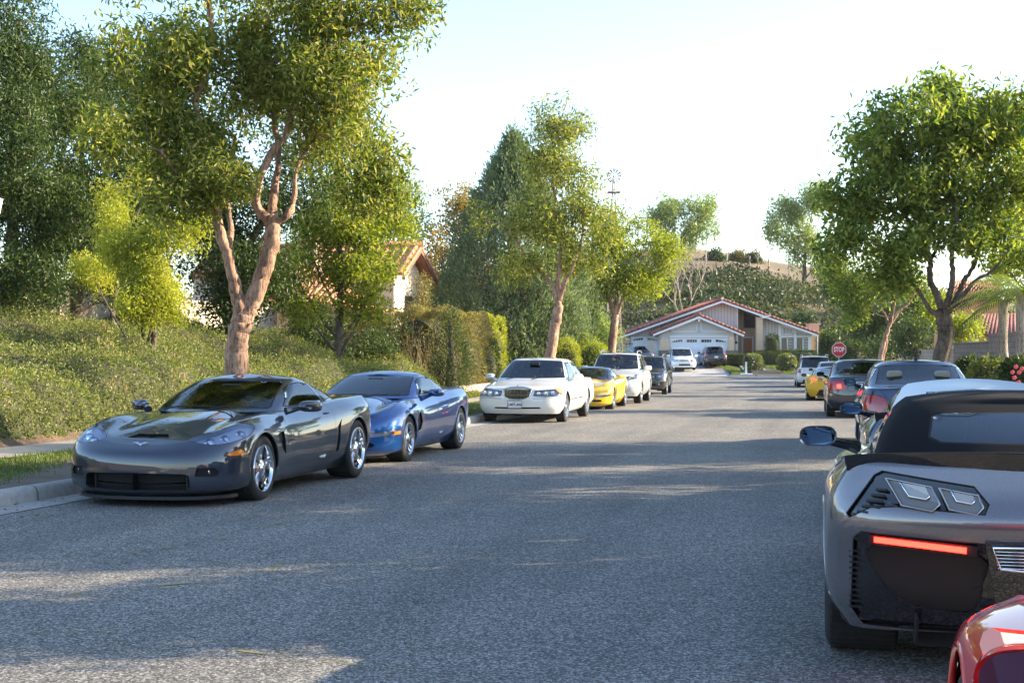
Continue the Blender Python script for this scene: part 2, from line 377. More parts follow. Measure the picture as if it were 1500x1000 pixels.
# hill behind the house
HX = np.arange(-110, 140, 4.0); HD = np.arange(120, 330, 4.0)
def hill_z(U, D):
    ridge = interp([(-110, 6), (-40, 9), (5, 14.0), (20, 15.4), (30, 14.6), (40, 13.0), (52, 11.0), (66, 8), (140, 5)], U)
    t = np.clip((D - 122) / 66.0, 0, 1); s = t * t * (3 - 2 * t) * .35 + t * .65
    back = np.clip((D - 192) / 120, 0, 1)
    return 0.3 + ridge * s - back * 10 + 0.35 * np.sin(U * .31 + D * .2) * np.sin(D * .17) * t
U, D = np.meshgrid(HX, HD); V = np.stack([FV.x * D + RV.x * U, FV.y * D + RV.y * U, hill_z(U, D)], -1).reshape(-1, 3)
nx = len(HX); i, j = np.meshgrid(np.arange(nx - 1), np.arange(len(HD) - 1)); a = (j * nx + i).ravel()
o = np_obj('hill', V, np.stack([a, a + 1, a + nx + 1, a + nx], 1), M_HILL, None, True); o['kind'] = 'structure'

# tar sealed cracks wandering over the asphalt
M_CRACK, nt, b = new_mat('crack_sealer'); v = coords(nt)
b.inputs['Base Color'].default_value = (0.30, 0.25, 0.08, 1); b.inputs['Roughness'].default_value = .8
al = ramp(nt, noise(nt, v, 3.0, 5, .75), [(0.47, (0, 0, 0)), (0.58, (.85, .85, .85))]); nt.links.new(al, b.inputs['Alpha'])
def ground_px(px, py):
    d = 2000 * CAM_H / (py - 515); p = FV * d + RV * ((px - 750) / 2000 * d); return Vector((p.x, p.y, 0.0))
for line in ([(-60, 928), (60, 926), (150, 926), (230, 936), (330, 950), (450, 966), (620, 985)], [(150, 818), (260, 798), (330, 786), (420, 762), (520, 757), (620, 758)],
             [(220, 858), (330, 848), (410, 826), (416, 812)], [(60, 880), (90, 878), (120, 866)]):
    pts = catmull([ground_px(*q) for q in line], 8); bm = bmesh.new(); prev = None
    for k, p in enumerate(pts):
        t = (pts[min(k+1, len(pts)-1)] - pts[max(k-1, 0)]).normalized(); nrm = Vector((-t.y, t.x, 0)); p = p + nrm * random.uniform(-.01, .01); w = random.uniform(.009, .018)
        a = bm.verts.new((p.x + nrm.x*w, p.y + nrm.y*w, .004)); c = bm.verts.new((p.x - nrm.x*w, p.y - nrm.y*w, .004))
        if prev: bm.faces.new((prev[0], prev[1], c, a))
        prev = (a, c)
    o = bm_obj('road_crack', bm, M_CRACK); o['kind'] = 'structure'

M_HAIR = plain('hairline_crack', (.02, .02, .02), .95)
for line in ([(470, 900), (560, 880), (640, 884), (720, 862), (800, 868), (900, 845)], [(40, 800), (140, 812), (210, 806), (330, 826)], [(760, 700), (820, 690), (900, 694), (980, 680), (1060, 684)], [(880, 960), (930, 930), (960, 900), (1020, 880)], [(560, 700), (640, 712), (700, 706)]):
    pts = catmull([ground_px(*q) for q in line], 10); bm = bmesh.new(); prev = None
    for k, p in enumerate(pts):
        p = p + Vector((random.uniform(-.03, .03), random.uniform(-.03, .03), 0)); w = random.uniform(.0015, .004); a = bm.verts.new((p.x, p.y + w, .004)); c = bm.verts.new((p.x, p.y - w, .004))
        if prev: bm.faces.new((prev[0], prev[1], c, a))
        prev = (a, c)
    o = bm_obj('road_crack', bm, M_HAIR); o['kind'] = 'structure'
# ------------------------------------------------------------------ house across the junction
M_STUC = plain('stucco_beige', (0.64, 0.49, 0.34), 0.9, var=.06, vscale=5); M_WHITE = plain('white_trim', (0.78, 0.78, 0.78), 0.6, var=.03)
M_TILE = None
def tile_mat(name, a, b_):
    m, nt, b = new_mat(name); v = coords(nt); f = noise(nt, v, 2.2, 4, .7)
    nt.links.new(ramp(nt, f, [(0.3, a), (0.7, b_)]), b.inputs['Base Color']); b.inputs['Roughness'].default_value = .85; return m
M_TILE = tile_mat('clay_tile', (0.17, 0.055, 0.045), (0.33, 0.125, 0.095)); M_TILE2 = tile_mat('terracotta_tile', (0.45, 0.16, 0.09), (0.65, 0.30, 0.18))
M_STONE = block_mat('ledge_stone', (0.22, 0.16, 0.12), (0.38, 0.30, 0.24), (0.10, 0.08, 0.07), .35, .12, .015)
def siding_mat():
    m, nt, b = new_mat('board_siding'); tc = N(nt, 'ShaderNodeTexCoord'); mp = N(nt, 'ShaderNodeMapping'); mp.inputs['Rotation'].default_value = (0, 0, -YAW)
    nt.links.new(tc.outputs['Object'], mp.inputs['Vector']); w = N(nt, 'ShaderNodeTexWave'); w.wave_type = 'BANDS'; w.bands_direction = 'X'; w.inputs['Scale'].default_value = 1.15
    nt.links.new(mp.outputs[0], w.inputs['Vector']); c = ramp(nt, w.outputs['Fac'], [(0.0, (.36, .32, .31)), (0.12, (.56, .51, .49)), (1, (.60, .55, .53))])
    nt.links.new(c, b.inputs['Base Color']); b.inputs['Roughness'].default_value = .8; bump(nt, b, w.outputs['Fac'], .2, .02); return m
M_SIDE = siding_mat(); M_WIN = plain('dark_glazing', (0.02, 0.025, 0.03), 0.05, spec=0.8)
M_GAR = plain('garage_door_white', (0.74, 0.78, 0.84), 0.55, var=.02); M_WOOD = plain('door_wood', (0.46, 0.16, 0.065), 0.5, var=.25, vscale=12)
def pv(px, py, D): return at(px, py, D)
def slab(bm, pts, D0, D1, mi=0):
    """a polygon given in picture pixels at depth D0, carried back to depth D1 (same real size)"""
    a = [at(x, y, D0) for x, y in pts]; prism(bm, a, FV * (D1 - D0), mi)
hs = thing('house', 'single storey house with red tile gable roofs and white garage doors across the junction', 'house', ud(18.0, 119, .48))
hs_inv = Matrix.Translation(-Vector(hs.location))
def hpart(name, bm, mats, parent=hs, smooth=False, label=None):
    for v in bm.verts: v.co = v.co - hs.location
    o = bm_obj(name, bm, mats, parent, smooth)
    if label: o['label'] = label
    return o
bm = bmesh.new()
slab(bm, [(914, 534), (914, 489), (968, 469), (968, 534)], 117.6, 129)                       # left wing
hpart('left_wall', bm, M_SIDE)
bm = bmesh.new(); slab(bm, [(969, 469), (1058, 441), (1080, 449), (1080, 489), (1080, 534), (969, 534)], 117.5, 129); hpart('main_wall', bm, M_SIDE)
bm = bmesh.new(); slab(bm, [(1081, 449), (1118, 463), (1118, 534), (1081, 534)], 120.2, 129); hpart('entry_wall', bm, M_STUC)
bm = bmesh.new(); slab(bm, [(1118, 463), (1187, 487), (1187, 534), (1118, 534)], 117.6, 129); hpart('bedroom_wall', bm, M_SIDE)
bm = bmesh.new(); slab(bm, [(1187, 489), (1196, 490), (1196, 534), (1187, 534)], 119.5, 129); hpart('side_wall', bm, M_STUC)
bm = bmesh.new(); slab(bm, [(969, 489), (1024, 466), (1075, 487), (1075, 534), (969, 534)], 114.8, 117.4); hpart('garage_wall', bm, plain('garage_siding', (.56, .55, .56), .8, var=.03))
bm = bmesh.new()
for x0, x1, D in ((912, 922, 117.3), (968, 981, 114.4), (1067, 1075.5, 114.4), (1108, 1117.5, 116.9)):
    bm = bmesh.new(); slab(bm, [(x0, 534), (x0, 497 if D < 115 else (495 if x0 < 950 else 464)), (x1, 497 if D < 115 else (495 if x0 < 950 else 466)), (x1, 534)], D, D + .5)
    hpart('pier', bm, M_STUC)
for x0, x1, D in ((966, 983, 114.2), (1065, 1081, 114.2), (1106, 1119.5, 116.7), (1187, 1199, 117.7)):
    bm = bmesh.new(); slab(bm, [(x0, 534), (x0, 513), (x1, 513), (x1, 534)], D, D + .9)
    hpart('stone_base', bm, M_STONE)
def gable_roof(apex, lft, rgt, D0, D1, tile_n, name):
    """pitched tile roof with ridge running back; barrel courses run down each slope"""
    bm = bmesh.new(); bw = bmesh.new()
    A = at(*apex, D0); up = Vector((0, 0, .10))
    for E in (at(*lft, D0), at(*rgt, D0)):
        d = (E - A); L = d.length; dn = d.normalized(); nrm = FV.cross(dn); nrm = nrm if nrm.z > 0 else -nrm
        prism(bw, [A - up*1.1, E - up*1.1, E - up*3.0, A - up*3.0], FV * 0.12)
        prism(bm, [A, E, E - nrm*.12, A - nrm*.12], FV * (D1 - D0))
        n = int(L / .36)
        for k in range(n):                                    # rake tiles: overlapping barrels along the front edge
            p = A + dn * (k * L / n) + nrm * (.03 + .012*math.sin(k*2.3)); q = A + dn * ((k + 1.12) * L / n) + nrm * (.0 + .012*math.sin(k*1.7))
            for off in (0.05,): tube(bm, [p + FV*off, q + FV*off], [.085, .115], 8)
        m = int((D1 - D0) / .45)
        for k in range(m):                                    # barrel rows on the slope
            w = FV * (.35 + k * .45); tube(bm, [A + w + nrm*.01, E + w + nrm*.01], .10, 6)
    tube(bm, [A + Vector((0, 0, .06)) - FV*.05, A + Vector((0, 0, .06)) + FV*(D1-D0)], .16, 8)
    o = hpart(name, bm, M_TILE); hpart('fascia', bw, M_WHITE, hs); return o
gable_roof((1058, 438), (905, 492), (1199, 488), 116.6, 130, 0, 'roof')
gable_roof((1024, 461), (957, 487), (1090, 488), 114.0, 117.6, 0, 'garage_roof')
# ridge finials, king posts and trims
bm = bmesh.new()
for x, y, D in ((1058, 437, 116.5),): slab(bm, [(x-1.5, y+2), (x-1.5, y-1.5), (x+1.5, y-1.5), (x+1.5, y+2)], D, D + .3)
slab(bm, [(1022.5, 467), (1025.5, 467), (1025.5, 471), (1022.5, 471)], 114.1, 114.7)
hpart('gable_trim', bm, M_WHITE)
bm = bmesh.new()
def frame(bm, pts, D, w, dep=.08):
    """outline of a polygon as white battens"""
    P = [at(x, y, D) for x, y in pts]
    for a, b in zip(P, P[1:] + P[:1]):
        d = (b - a).normalized(); s = d.cross(FV).normalized() * w / 2
        prism(bm, [a - s - d*w/2, b - s + d*w/2, b + s + d*w/2, a + s - d*w/2], FV * dep)
for pl in ([(984, 485.5), (984, 482), (1021, 466.5), (1021, 485.5)], [(1027, 485.5), (1027, 466.5), (1064, 481), (1064, 485.5)]): frame(bm, pl, 114.7, .09)
slab(bm, [(981, 494), (981, 491.5), (1067, 491.5), (1067, 494)], 114.66, 114.8)
slab(bm, [(1079.5, 534), (1079.5, 450), (1081, 450), (1081, 534)], 117.35, 117.5)
hpart('wall_trim', bm, M_WHITE)
for (x0, x1, y0, D, pan) in ((981.5, 1066.5, 495, 114.72, 8), (924, 966, 493, 117.5, 4)):
    bm = bmesh.new(); n = 4; yb = 533
    slab(bm, [(x0, yb), (x0, y0), (x1, y0), (x1, yb)], D, D + .06)
    for r in range(4):
        ya = y0 + 1 + (yb - y0) * r / 4.0; yc = y0 + (yb - y0) * (r + 1) / 4.0 - .6
        for c in range(pan):
            xa = x0 + (x1 - x0) * c / pan + 1.0; xb = x0 + (x1 - x0) * (c + 1) / pan - 1.0
            if r > 0: slab(bm, [(xa, yc), (xa, ya + .8), (xb, ya + .8), (xb, yc)], D - .03, D)
    g = hpart('garage_door', bm, M_GAR)
    k = 4 if pan == 8 else 2
    for c in range(k):
        xa = x0 + (x1 - x0) * c / k; w = (x1 - x0) / k; xm = xa + w / 2
        bw = bmesh.new(); f = (c % 2 == 0) if pan == 4 else c in (0, 1)
        L, Rr = xm - w * .34, xm + w * .34
        if c in (0, k - 1): pts = [(L, 501), (L, 500), (L + w*.3, 498), (Rr, 497), (Rr, 500.4)] if c == 0 else [(L, 500.6), (L, 497), (L + w*.38, 498), (Rr, 500.3), (Rr, 501)]
        else: pts = [(L, 501), (L, 497.3), (Rr, 497.3), (Rr, 501)]
        dy = 0 if pan == 8 else -2.5
        slab(bw, [(x, y + dy) for x, y in pts], D - .045, D - .01)
        wo = hpart('window', bw, M_WIN, g)
        bt = bmesh.new()
        for q in (.3, .55, .8): 
            xx = L + (Rr - L) * q; slab(bt, [(xx - .2, 501 + dy), (xx - .4, 498 + dy), (xx + .2, 498 + dy), (xx + .4, 501 + dy)], D - .06, D - .046)
        hpart('window_bars', bt, M_GAR, wo)
bm = bmesh.new(); slab(bm, [(1089, 481), (1089, 457), (1108, 464), (1108, 481)], 120.1, 120.19); hpart('entry_window', bm, M_WIN)
bm = bmesh.new(); frame(bm, [(1088, 481.5), (1088, 456), (1108.3, 463.5), (1108.3, 481.5)], 120.05, .12); hpart('window_frame', bm, plain('cream_trim', (.6, .52, .42), .7))
bm = bmesh.new(); slab(bm, [(1088.5, 529), (1088.5, 495), (1102, 495), (1102, 529)], 120.1, 120.19)
for yy in (498, 509, 519):
    for xx in (1090.3, 1096): slab(bm, [(xx, yy + 8), (xx, yy), (xx + 4.4, yy), (xx + 4.4, yy + 8)], 120.06, 120.1)
dr = hpart('front_door', bm, M_WOOD)
bm = bmesh.new(); lathe(bm, [(0, -.05), (.04, -.04), (.05, 0), (.03, .04)], 10, Matrix.Translation(at(1100.8, 512, 120.0))); hpart('door_knob', bm, plain('brass', (.6, .42, .15), .3, 1.0), dr, True)
bm = bmesh.new(); frame(bm, [(1087.6, 530), (1087.6, 494), (1102.9, 494), (1102.9, 530)], 120.03, .14); hpart('door_frame', bm, M_WHITE)
bm = bmesh.new(); frame(bm, [(1142.5, 519.5), (1142.5, 474), (1186, 489.5), (1186, 519.5)], 117.45, .26)
slab(bm, [(1141, 494), (1141, 491), (1187, 491), (1187, 494)], 117.42, 117.6); slab(bm, [(1163, 520), (1163, 481), (1167, 482.5), (1167, 520)], 117.43, 117.6)
frame(bm, [(1146.5, 489.5), (1146.5, 478), (1161, 482.5), (1161, 489.5)], 117.5, .08); frame(bm, [(1169, 489.5), (1169, 485), (1181, 488.4), (1181, 489.5)], 117.5, .08)
slab(bm, [(1140, 522), (1140, 519.5), (1188, 519.5), (1188, 522)], 117.3, 117.6)
hpart('window_trim', bm, M_WHITE)
for x0 in (1145.5, 1168.5):
    bm = bmesh.new(); slab(bm, [(x0, 518), (x0, 495.5), (x0 + 16, 495.5), (x0 + 16, 518)], 117.5, 117.56); w = hpart('window', bm, M_WIN)
    bm = bmesh.new(); slab(bm, [(x0 + 7.2, 518), (x0 + 7.2, 495.5), (x0 + 8.6, 495.5), (x0 + 8.6, 518)], 117.44, 117.5); hpart('window_frame', bm, M_WHITE, w)
    bm = bmesh.new()
    for q in range(9): slab(bm, [(x0 + 9, 497 + q*2.3), (x0 + 9, 496.2 + q*2.3), (x0 + 15.6, 496.2 + q*2.3), (x0 + 15.6, 497 + q*2.3)], 117.47, 117.5)
    hpart('blinds', bm, plain('blind_slats', (.55, .6, .58), .6), w)
bm = bmesh.new(); slab(bm, [(1185, 500), (1185, 473.5), (1200, 473.5), (1200, 500)], 123, 124.2); hpart('chimney', bm, plain('chimney_pink', (.55, .33, .25), .9, var=.1))
bm = bmesh.new()
for x in (1079.0, 1197.5):
    bm = bmesh.new(); tube(bm, [at(x, 489, 117.0), at(x, 532, 117.2)], .04, 6); hpart('downspout', bm, M_WHITE)
bm = bmesh.new(); slab(bm, [(1116, 466), (1116, 462), (1130, 462), (1122, 466)], 116.5, 117.6); hpart('beam_end', bm, M_WHITE)
bm = bmesh.new(); lathe(bm, [(0, -.12), (.09, -.1), (.11, 0), (.09, .1), (0, .12)], 10, Matrix.Translation(at(1078.5, 501.5, 116.9)) @ Matrix.Rotation(PI/2, 4, 'Y')); hpart('porch_lamp', bm, plain('dark_bronze', (.04, .03, .025), .4, .6), smooth=True)
# path and brick steps to the front door
o = tag(strip('garden_path', [(17.9, 105.2, -.05), (19.8, 105.2, -.05), (20.9, 119.5, .60), (19.6, 119.5, .60)], M_CONC))
bm = bmesh.new()
for k in range(3): udbox(bm, 18.4, 20.6, 104.1 + k*.38, 105.7, -.35, -.22 + k*.12, 0, .015)
tag(bm_obj('brick_steps', bm, M_STONE), 'low brick steps leading up from the street to the front path', 'steps')

# ------------------------------------------------------------------ houses on the left, partly hidden
def hilly(name, label, parts):
    pass
M_STUC2 = plain('stucco_cream', (0.62, 0.52, 0.42), .9, var=.05, vscale=3); M_ORANGE = plain('stucco_orange', (.62, .30, .14), .9, var=.06)
def tiled_slope(bm, A, B, C, Dd, rows=14):
    """roof plane with corners A,B (ridge) and C,Dd (eave, under B and A), barrels running ridge to eave"""
    A, B, C, Dd = map(Vector, (A, B, C, Dd)); n = (B - A).cross(Dd - A).normalized(); n = n if n.z > 0 else -n
    prism(bm, [A, B, C, Dd], -n * .12)
    for k in range(rows):
        t = (k + .5) / rows; p = A.lerp(B, t); q = Dd.lerp(C, t); tube(bm, [p + n*.02, q + n*.02], .09, 6)
o = at(577, 470, 56); hx, hy = o.x, o.y
h2 = thing('house', 'cream two storey house with terracotta gable half hidden behind the street trees', 'house', (hx - 4, hy + 2.2, 1.0))
def part_at(name, bm, mats, root, smooth=False):
    inv = root.location
    for v in bm.verts: v.co = v.co - Vector(inv)
    return bm_obj(name, bm, mats, root, smooth)
bm = bmesh.new(); za = 5.85; ze = 4.75
prism(bm, [(hx, hy, 0), (hx, hy + 3.8, 0), (hx, hy + 3.8, ze), (hx, hy + 1.9, za - .2), (hx, hy, ze)], (-9, 0, 0)); part_at('wall', bm, M_STUC2, h2)
bm = bmesh.new()
tiled_slope(bm, (hx - 9, hy + 1.9, za + .1), (hx + .6, hy + 1.9, za + .1), (hx + .6, hy - .5, ze - .1), (hx - 9, hy - .5, ze - .1), 24)
tiled_slope(bm, (hx + .6, hy + 1.9, za + .1), (hx - 9, hy + 1.9, za + .1), (hx - 9, hy + 4.3, ze - .1), (hx + .6, hy + 4.3, ze - .1), 24)
tube(bm, [(hx - 9, hy + 1.9, za + .15), (hx + .65, hy + 1.9, za + .15)], .14, 8); part_at('roof', bm, M_TILE2, h2)
bm = bmesh.new(); prism(bm, [(hx+.5, hy-.45, ze-.15), (hx+.5, hy+1.9, za+.02), (hx+.5, hy+1.9, za-.22), (hx+.5, hy-.45, ze-.38)], (.08, 0, 0)); prism(bm, [(hx+.5, hy+4.25, ze-.15), (hx+.5, hy+1.9, za+.02), (hx+.5, hy+1.9, za-.22), (hx+.5, hy+4.25, ze-.38)], (.08, 0, 0)); part_at('fascia', bm, plain('brown_trim', (.18, .10, .07), .7), h2)
bm = bmesh.new(); box(bm, (hx + .0, hy + 1.4, 2.6), (hx + .06, hy + 2.4, 3.8)); part_at('window', bm, M_WIN, h2)
bm = bmesh.new(); B = at(580, 464, 46)
h3 = thing('house', 'low wing with terracotta roof, pink chimney and orange wall behind the tall street tree', 'house', (B.x - 4, B.y, 1.0))
A = at(405, 366, 56)
tiled_slope(bm, A, B, at(522, 471, 44), at(385, 425, 48), 22); part_at('roof', bm, M_TILE2, h3)
bm = bmesh.new(); p = at(573, 470, 46.2); q = at(405, 420, 52)
prism(bm, [(p.x, p.y, 0), (p.x, p.y, p.z), (q.x, q.y, q.z - .3), (q.x, q.y, 0)], (-3, .5, 0)); part_at('wall', bm, M_ORANGE, h3)
bm = bmesh.new(); p = at(456, 400, 54); box(bm, (p.x - .42, p.y - .4, 3.2), (p.x + .3, p.y + .4, at(456, 352, 54).z)); box(bm, (p.x - .5, p.y - .47, at(456, 352, 54).z), (p.x + .38, p.y + .47, at(456, 349, 54).z + .05)); part_at('chimney', bm, plain('pink_stucco', (.62, .42, .36), .9, var=.05), h3)

# ------------------------------------------------------------------ garden walls
M_BLOCKL = block_mat('pale_block', (.56, .47, .36), (.62, .53, .42), (.40, .34, .27), .4, .2, .01)
M_BLOCKR = block_mat('brown_block', (.20, .155, .125), (.26, .20, .165), (.12, .095, .08), .4, .2, .012)
M_BLOCKP = block_mat('tan_block', (.40, .30, .24), (.46, .36, .29), (.28, .21, .17), .4, .2, .012)
bm = bmesh.new()
for k, (y0, y1, top) in enumerate(((18, 27, 3.35), (27, 33.5, 3.15), (33.5, 44, 2.9))):
    xm0 = -18.4 + curve_x(y0); xm1 = -18.4 + curve_x(y1)
    prism(bm, [(xm0, y0, 1), (xm1, y1, 1), (xm1, y1, top), (xm0, y0, top)], (-.2, 0, 0)); prism(bm, [(xm0 + .05, y0, top), (xm1 + .05, y1, top), (xm1 + .05, y1, top + .08), (xm0 + .05, y0, top + .08)], (-.3, 0, 0))
tag(bm_obj('garden_wall', bm, M_BLOCKL), 'pale block garden wall at the top of the planted bank', 'wall')
segs = [(5.9, 46, 56, 2.35, M_BLOCKR), (5.6, 56, 66, 2.15, M_BLOCKR), (5.3, 66, 78, 1.95, M_BLOCKP), (5.0, 78, 87, 1.75, M_BLOCKP)]
wlabels = ['brown block wall behind the rose bushes at the right edge', None]
for mat, lab in ((M_BLOCKR, 'tall dark brown block wall behind the palms at the right edge'), (M_BLOCKP, 'lower tan block wall stepping down behind the forked street tree')):
    bm = bmesh.new()
    for x, y0, y1, h, mm in segs:
        if mm is not mat: continue
        xa = 6.7 + curve_x(y0) ; xb = 6.7 + curve_x(y1); z0 = street_z(y0) - .3; t = street_z(y0) + h
        prism(bm, [(xa, y0, z0), (xb, y1, z0), (xb, y1, t), (xa, y0, t)], (.2, 0, 0)); prism(bm, [(xa - .04, y0, t), (xb - .04, y1, t), (xb - .04, y1, t + .07), (xa - .04, y0, t + .07)], (.28, 0, 0))
    tag(bm_obj('block_wall', bm, mat), lab, 'wall')
bm = bmesh.new(); prism(bm, [(-12.1 + curve_x(44), 44, -.3), (-12.1 + curve_x(57), 57, -.3), (-12.1 + curve_x(57), 57, .25), (-12.1 + curve_x(44), 44, .25)], (-.25, 0, 0))
tag(bm_obj('retaining_wall', bm, block_mat('low_brick', (.45, .34, .26), (.52, .42, .33), (.3, .24, .2), .3, .1, .01)), 'knee high brick retaining wall under the clipped hedge', 'wall')
# far right tiled roof seen over the wall
rr = at(1470, 480, 75)
h4 = thing('house', 'house with a dull red tile roof behind the palms on the right', 'house', (rr.x, rr.y, 0))
bm = bmesh.new(); tiled_slope(bm, at(1436, 462, 80), at(1560, 458, 80), at(1575, 492, 72), at(1425, 490, 72), 26); part_at('roof', bm, M_TILE, h4)
bm = bmesh.new(); a = at(1432, 490, 74); b_ = at(1570, 490, 74); prism(bm, [(a.x, a.y, -.5), (b_.x, b_.y, -.5), (b_.x, b_.y, b_.z), (a.x, a.y, a.z)], FV * 6); part_at('wall', bm, M_STUC2, h4)
h5 = thing('house', 'peach stucco house gable glimpsed between the limbs of the big right hand tree', 'house', ud(38, 98, 0))
bm = bmesh.new(); tiled_slope(bm, at(1400, 412, 104), at(1460, 412, 104), at(1468, 430, 97), at(1394, 430, 97), 20); part_at('roof', bm, M_TILE2, h5)
bm = bmesh.new(); a = at(1400, 428, 98); b_ = at(1462, 428, 98); prism(bm, [(a.x, a.y, -.5), (b_.x, b_.y, -.5), (b_.x, b_.y, b_.z), (a.x, a.y, a.z)], FV * 5); part_at('wall', bm, M_ORANGE, h5)
# ------------------------------------------------------------------ vegetation
def leaf_mesh(P, size, width, droop=0.3, seed=1, up=0.5, curl=0.25, nvec=None, jitter=1.0):
    """P (n,3) leaf base points -> V, F: each leaf a folded pointed quad"""
    r = np.random.default_rng(seed); n = len(P)
    d = r.normal(size=(n, 3)); d[:, 2] -= droop * 1.2
    if nvec is not None: d = d * jitter + nvec
    d /= np.linalg.norm(d, axis=1)[:, None] + 1e-9
    u = r.normal(size=(n, 3)) * (1 - up) + np.array([0, 0, 1.0]) * up * 1.5
    s = np.cross(d, u); s /= np.linalg.norm(s, axis=1)[:, None] + 1e-9
    nn = np.cross(s, d); L = size * r.uniform(.5, 1.35, n)[:, None]; W = width * r.uniform(.7, 1.2, n)[:, None]
    a = P; m = P + d * L * .5 + nn * L * curl * .4
    V = np.stack([a, m + s * W * .5 - nn * W * .15, P + d * L - nn * L * curl * .3, m - s * W * .5 - nn * W * .15], 1).reshape(-1, 3)
    return V, np.arange(n * 4).reshape(n, 4)
def blob_clusters(blobs, seed, sub=9, dens=1.0, spread=1.0):
    """blobs [(centre, (rx, ry, rz), n)] in world axes -> cluster centres spread over uneven sub-lobes"""
    r = np.random.default_rng(seed); out = []
    for c, rad, n in blobs:
        c = np.array(c); rad = np.array(rad); k = sub; dd = r.normal(size=(k, 3)); dd /= np.linalg.norm(dd, axis=1)[:, None]
        cc = dd * r.uniform(.42, .95, (k, 1)); rr = r.uniform(.20, .42, k) * spread
        cc = np.vstack([cc, [[0, 0, 0]]]); rr = np.append(rr, .42)
        w = rr ** 2; pick = r.choice(len(rr), int(n * dens), p=w / w.sum())
        v = r.normal(size=(len(pick), 3)); v /= np.linalg.norm(v, axis=1)[:, None]
        q = cc[pick] + v * (rr[pick][:, None] * r.uniform(.55, 1.0, (len(pick), 1)))
        out.append(c + q * rad)
    return np.vstack(out)
from mathutils import noise as mnoise
def rad0(r): return min(.014, r * .08)
def make_tree(name, label, base, limbs, blobs, leaf, mats, per=36, cr=.28, seed=1, group=None, cat='tree', twig=.012, sub=9, droop=.3,
              spread=1.0, twigs=True, stretch=(1, 1, 1), trunk_mat=None, up=.5, twig_to=None):
    base = Vector(base); t = thing(name, label, cat, base, 0, group); r = np.random.default_rng(seed)
    C = blob_clusters([(Vector(c) - base, rad, n) for c, rad, n in blobs], seed, sub, 1.0, spread)
    bm = bmesh.new(); nodes = []
    for pts, r0, r1 in limbs:
        P = catmull([Vector(p) - base for p in pts], 9 if r0 > .08 else 5); n = len(P)
        for k, p in enumerate(P):
            if 0 < k < n - 1: p += Vector(r.normal(size=3)) * rad0(r0)
        rad = [r0 + (r1 - r0) * (k / (n - 1)) ** .8 for k in range(n)]
        tube(bm, P, rad, 16 if r0 > .08 else 6)
        nodes += [(p, q) for p, q in zip(P[n // 3:], rad[n // 3:])]
    bm.normal_update()
    for v_ in bm.verts:                                      # knots and flutes
        q = v_.co; v_.co = q + v_.normal * (.022 * mnoise.noise(Vector((q.x*7, q.y*7, q.z*2.2))) + .010 * mnoise.noise(q * 17))
    if twigs and len(C):
        # every twig grows from the nearest wood already there, so branches fork instead of fanning out
        nn = len(nodes); NP = np.zeros((nn + 2 * len(C), 3)); NR = np.zeros(nn + 2 * len(C)); NP[:nn] = [p[:] for p, q in nodes]; NR[:nn] = [q for p, q in nodes]
        order = np.argsort([np.min(np.linalg.norm(NP[:nn] - c, axis=1)) for c in C])
        for k in order:
            c = C[k]; dd = np.linalg.norm(NP[:nn] - c, axis=1) + np.maximum(0, NP[:nn, 2] - c[2]) * 1.2; i = int(dd.argmin()); p = Vector(NP[i]); cv = Vector(c); L = (cv - p).length; rr = max(.005, min(NR[i] * .7, twig * (.7 + L * 1.1)))
            mid = p.lerp(cv, .5) + Vector(r.normal(size=3)) * .10 * L + Vector((0, 0, .10 * L)); tube(bm, [p, mid, cv], [rr, rr * .75, rr * .45], 4, cap=False)
            NP[nn] = mid; NR[nn] = rr * .75; NP[nn + 1] = cv; NR[nn + 1] = rr * .45; nn += 2
    bm_obj('trunk', bm, trunk_mat or M_BARKP, t)
    q = r.normal(size=(len(C) * per, 3)); q /= np.maximum(1, np.linalg.norm(q, axis=1) / 1.55)[:, None]; P = np.repeat(C, per, 0) + q * np.repeat(r.uniform(.7, 1.25, len(C)), per)[:, None] * cr * np.array(stretch)
    V, F = leaf_mesh(P, leaf[0], leaf[1], droop, seed, up); np_obj('crown', V, F, mats, t); return t
def pb(px, py, d, rpx, rpy, rd, n):
    """crown lobe written down from the photograph: centre pixel, depth, radii (pixels across/up, metres deep)"""
    return (at(px, py, d), (rpx * d / 2000, rd, rpy * d / 2000), n)
def gz(x, y): return street_z(y)
SHADE_TREES = [(4.9, 10.45, 1.0, .24, 71, "narrow street tree on the right verge nearest the camera, outside the view"), (4.9, 14.25, 1.0, .62, 74, "leafy street tree on the right verge outside the view"), (5.1, 18.9, 1.22, 1.0, 72, "taller leafy street tree on the right verge outside the view"), (5.6, 24.0, 1.05, 1.0, 75, "leafy street tree on the right verge just outside the right edge of the view")]
M_BARKP = bark_mat('pinkish_bark', (0.36, 0.20, 0.13), (0.70, 0.46, 0.33), 5)
M_BARKG = bark_mat('grey_bark', (0.09, 0.07, 0.055), (0.22, 0.17, 0.13), 6)
M_BARKW = bark_mat('pale_bark', (0.35, 0.29, 0.24), (0.55, 0.47, 0.40), 6)
L_STREET = leaf_mat('street_tree_leaf', [(.06, .095, .02), (.14, .185, .035), (.26, .28, .06), (.42, .37, .15)], .48)
L_BRIGHT = leaf_mat('bright_leaf', [(.14, .19, .02), (.24, .28, .035), (.36, .37, .07)], .5)
L_YELL = leaf_mat('yellow_green_leaf', [(.24, .27, .03), (.33, .35, .05), (.42, .42, .09)], .45)
L_DARK = leaf_mat('dark_evergreen_leaf', [(.02, .04, .012), (.045, .08, .022), (.11, .15, .04)], .28)
L_BLUE = leaf_mat('bluish_conifer_leaf', [(.10, .14, .095), (.17, .22, .145), (.25, .31, .20)], .35)
L_HEDGE = leaf_mat('bank_shrub_leaf', [(.075, .105, .03), (.14, .18, .052), (.23, .26, .085), (.33, .30, .14)], .33, clump=.6)
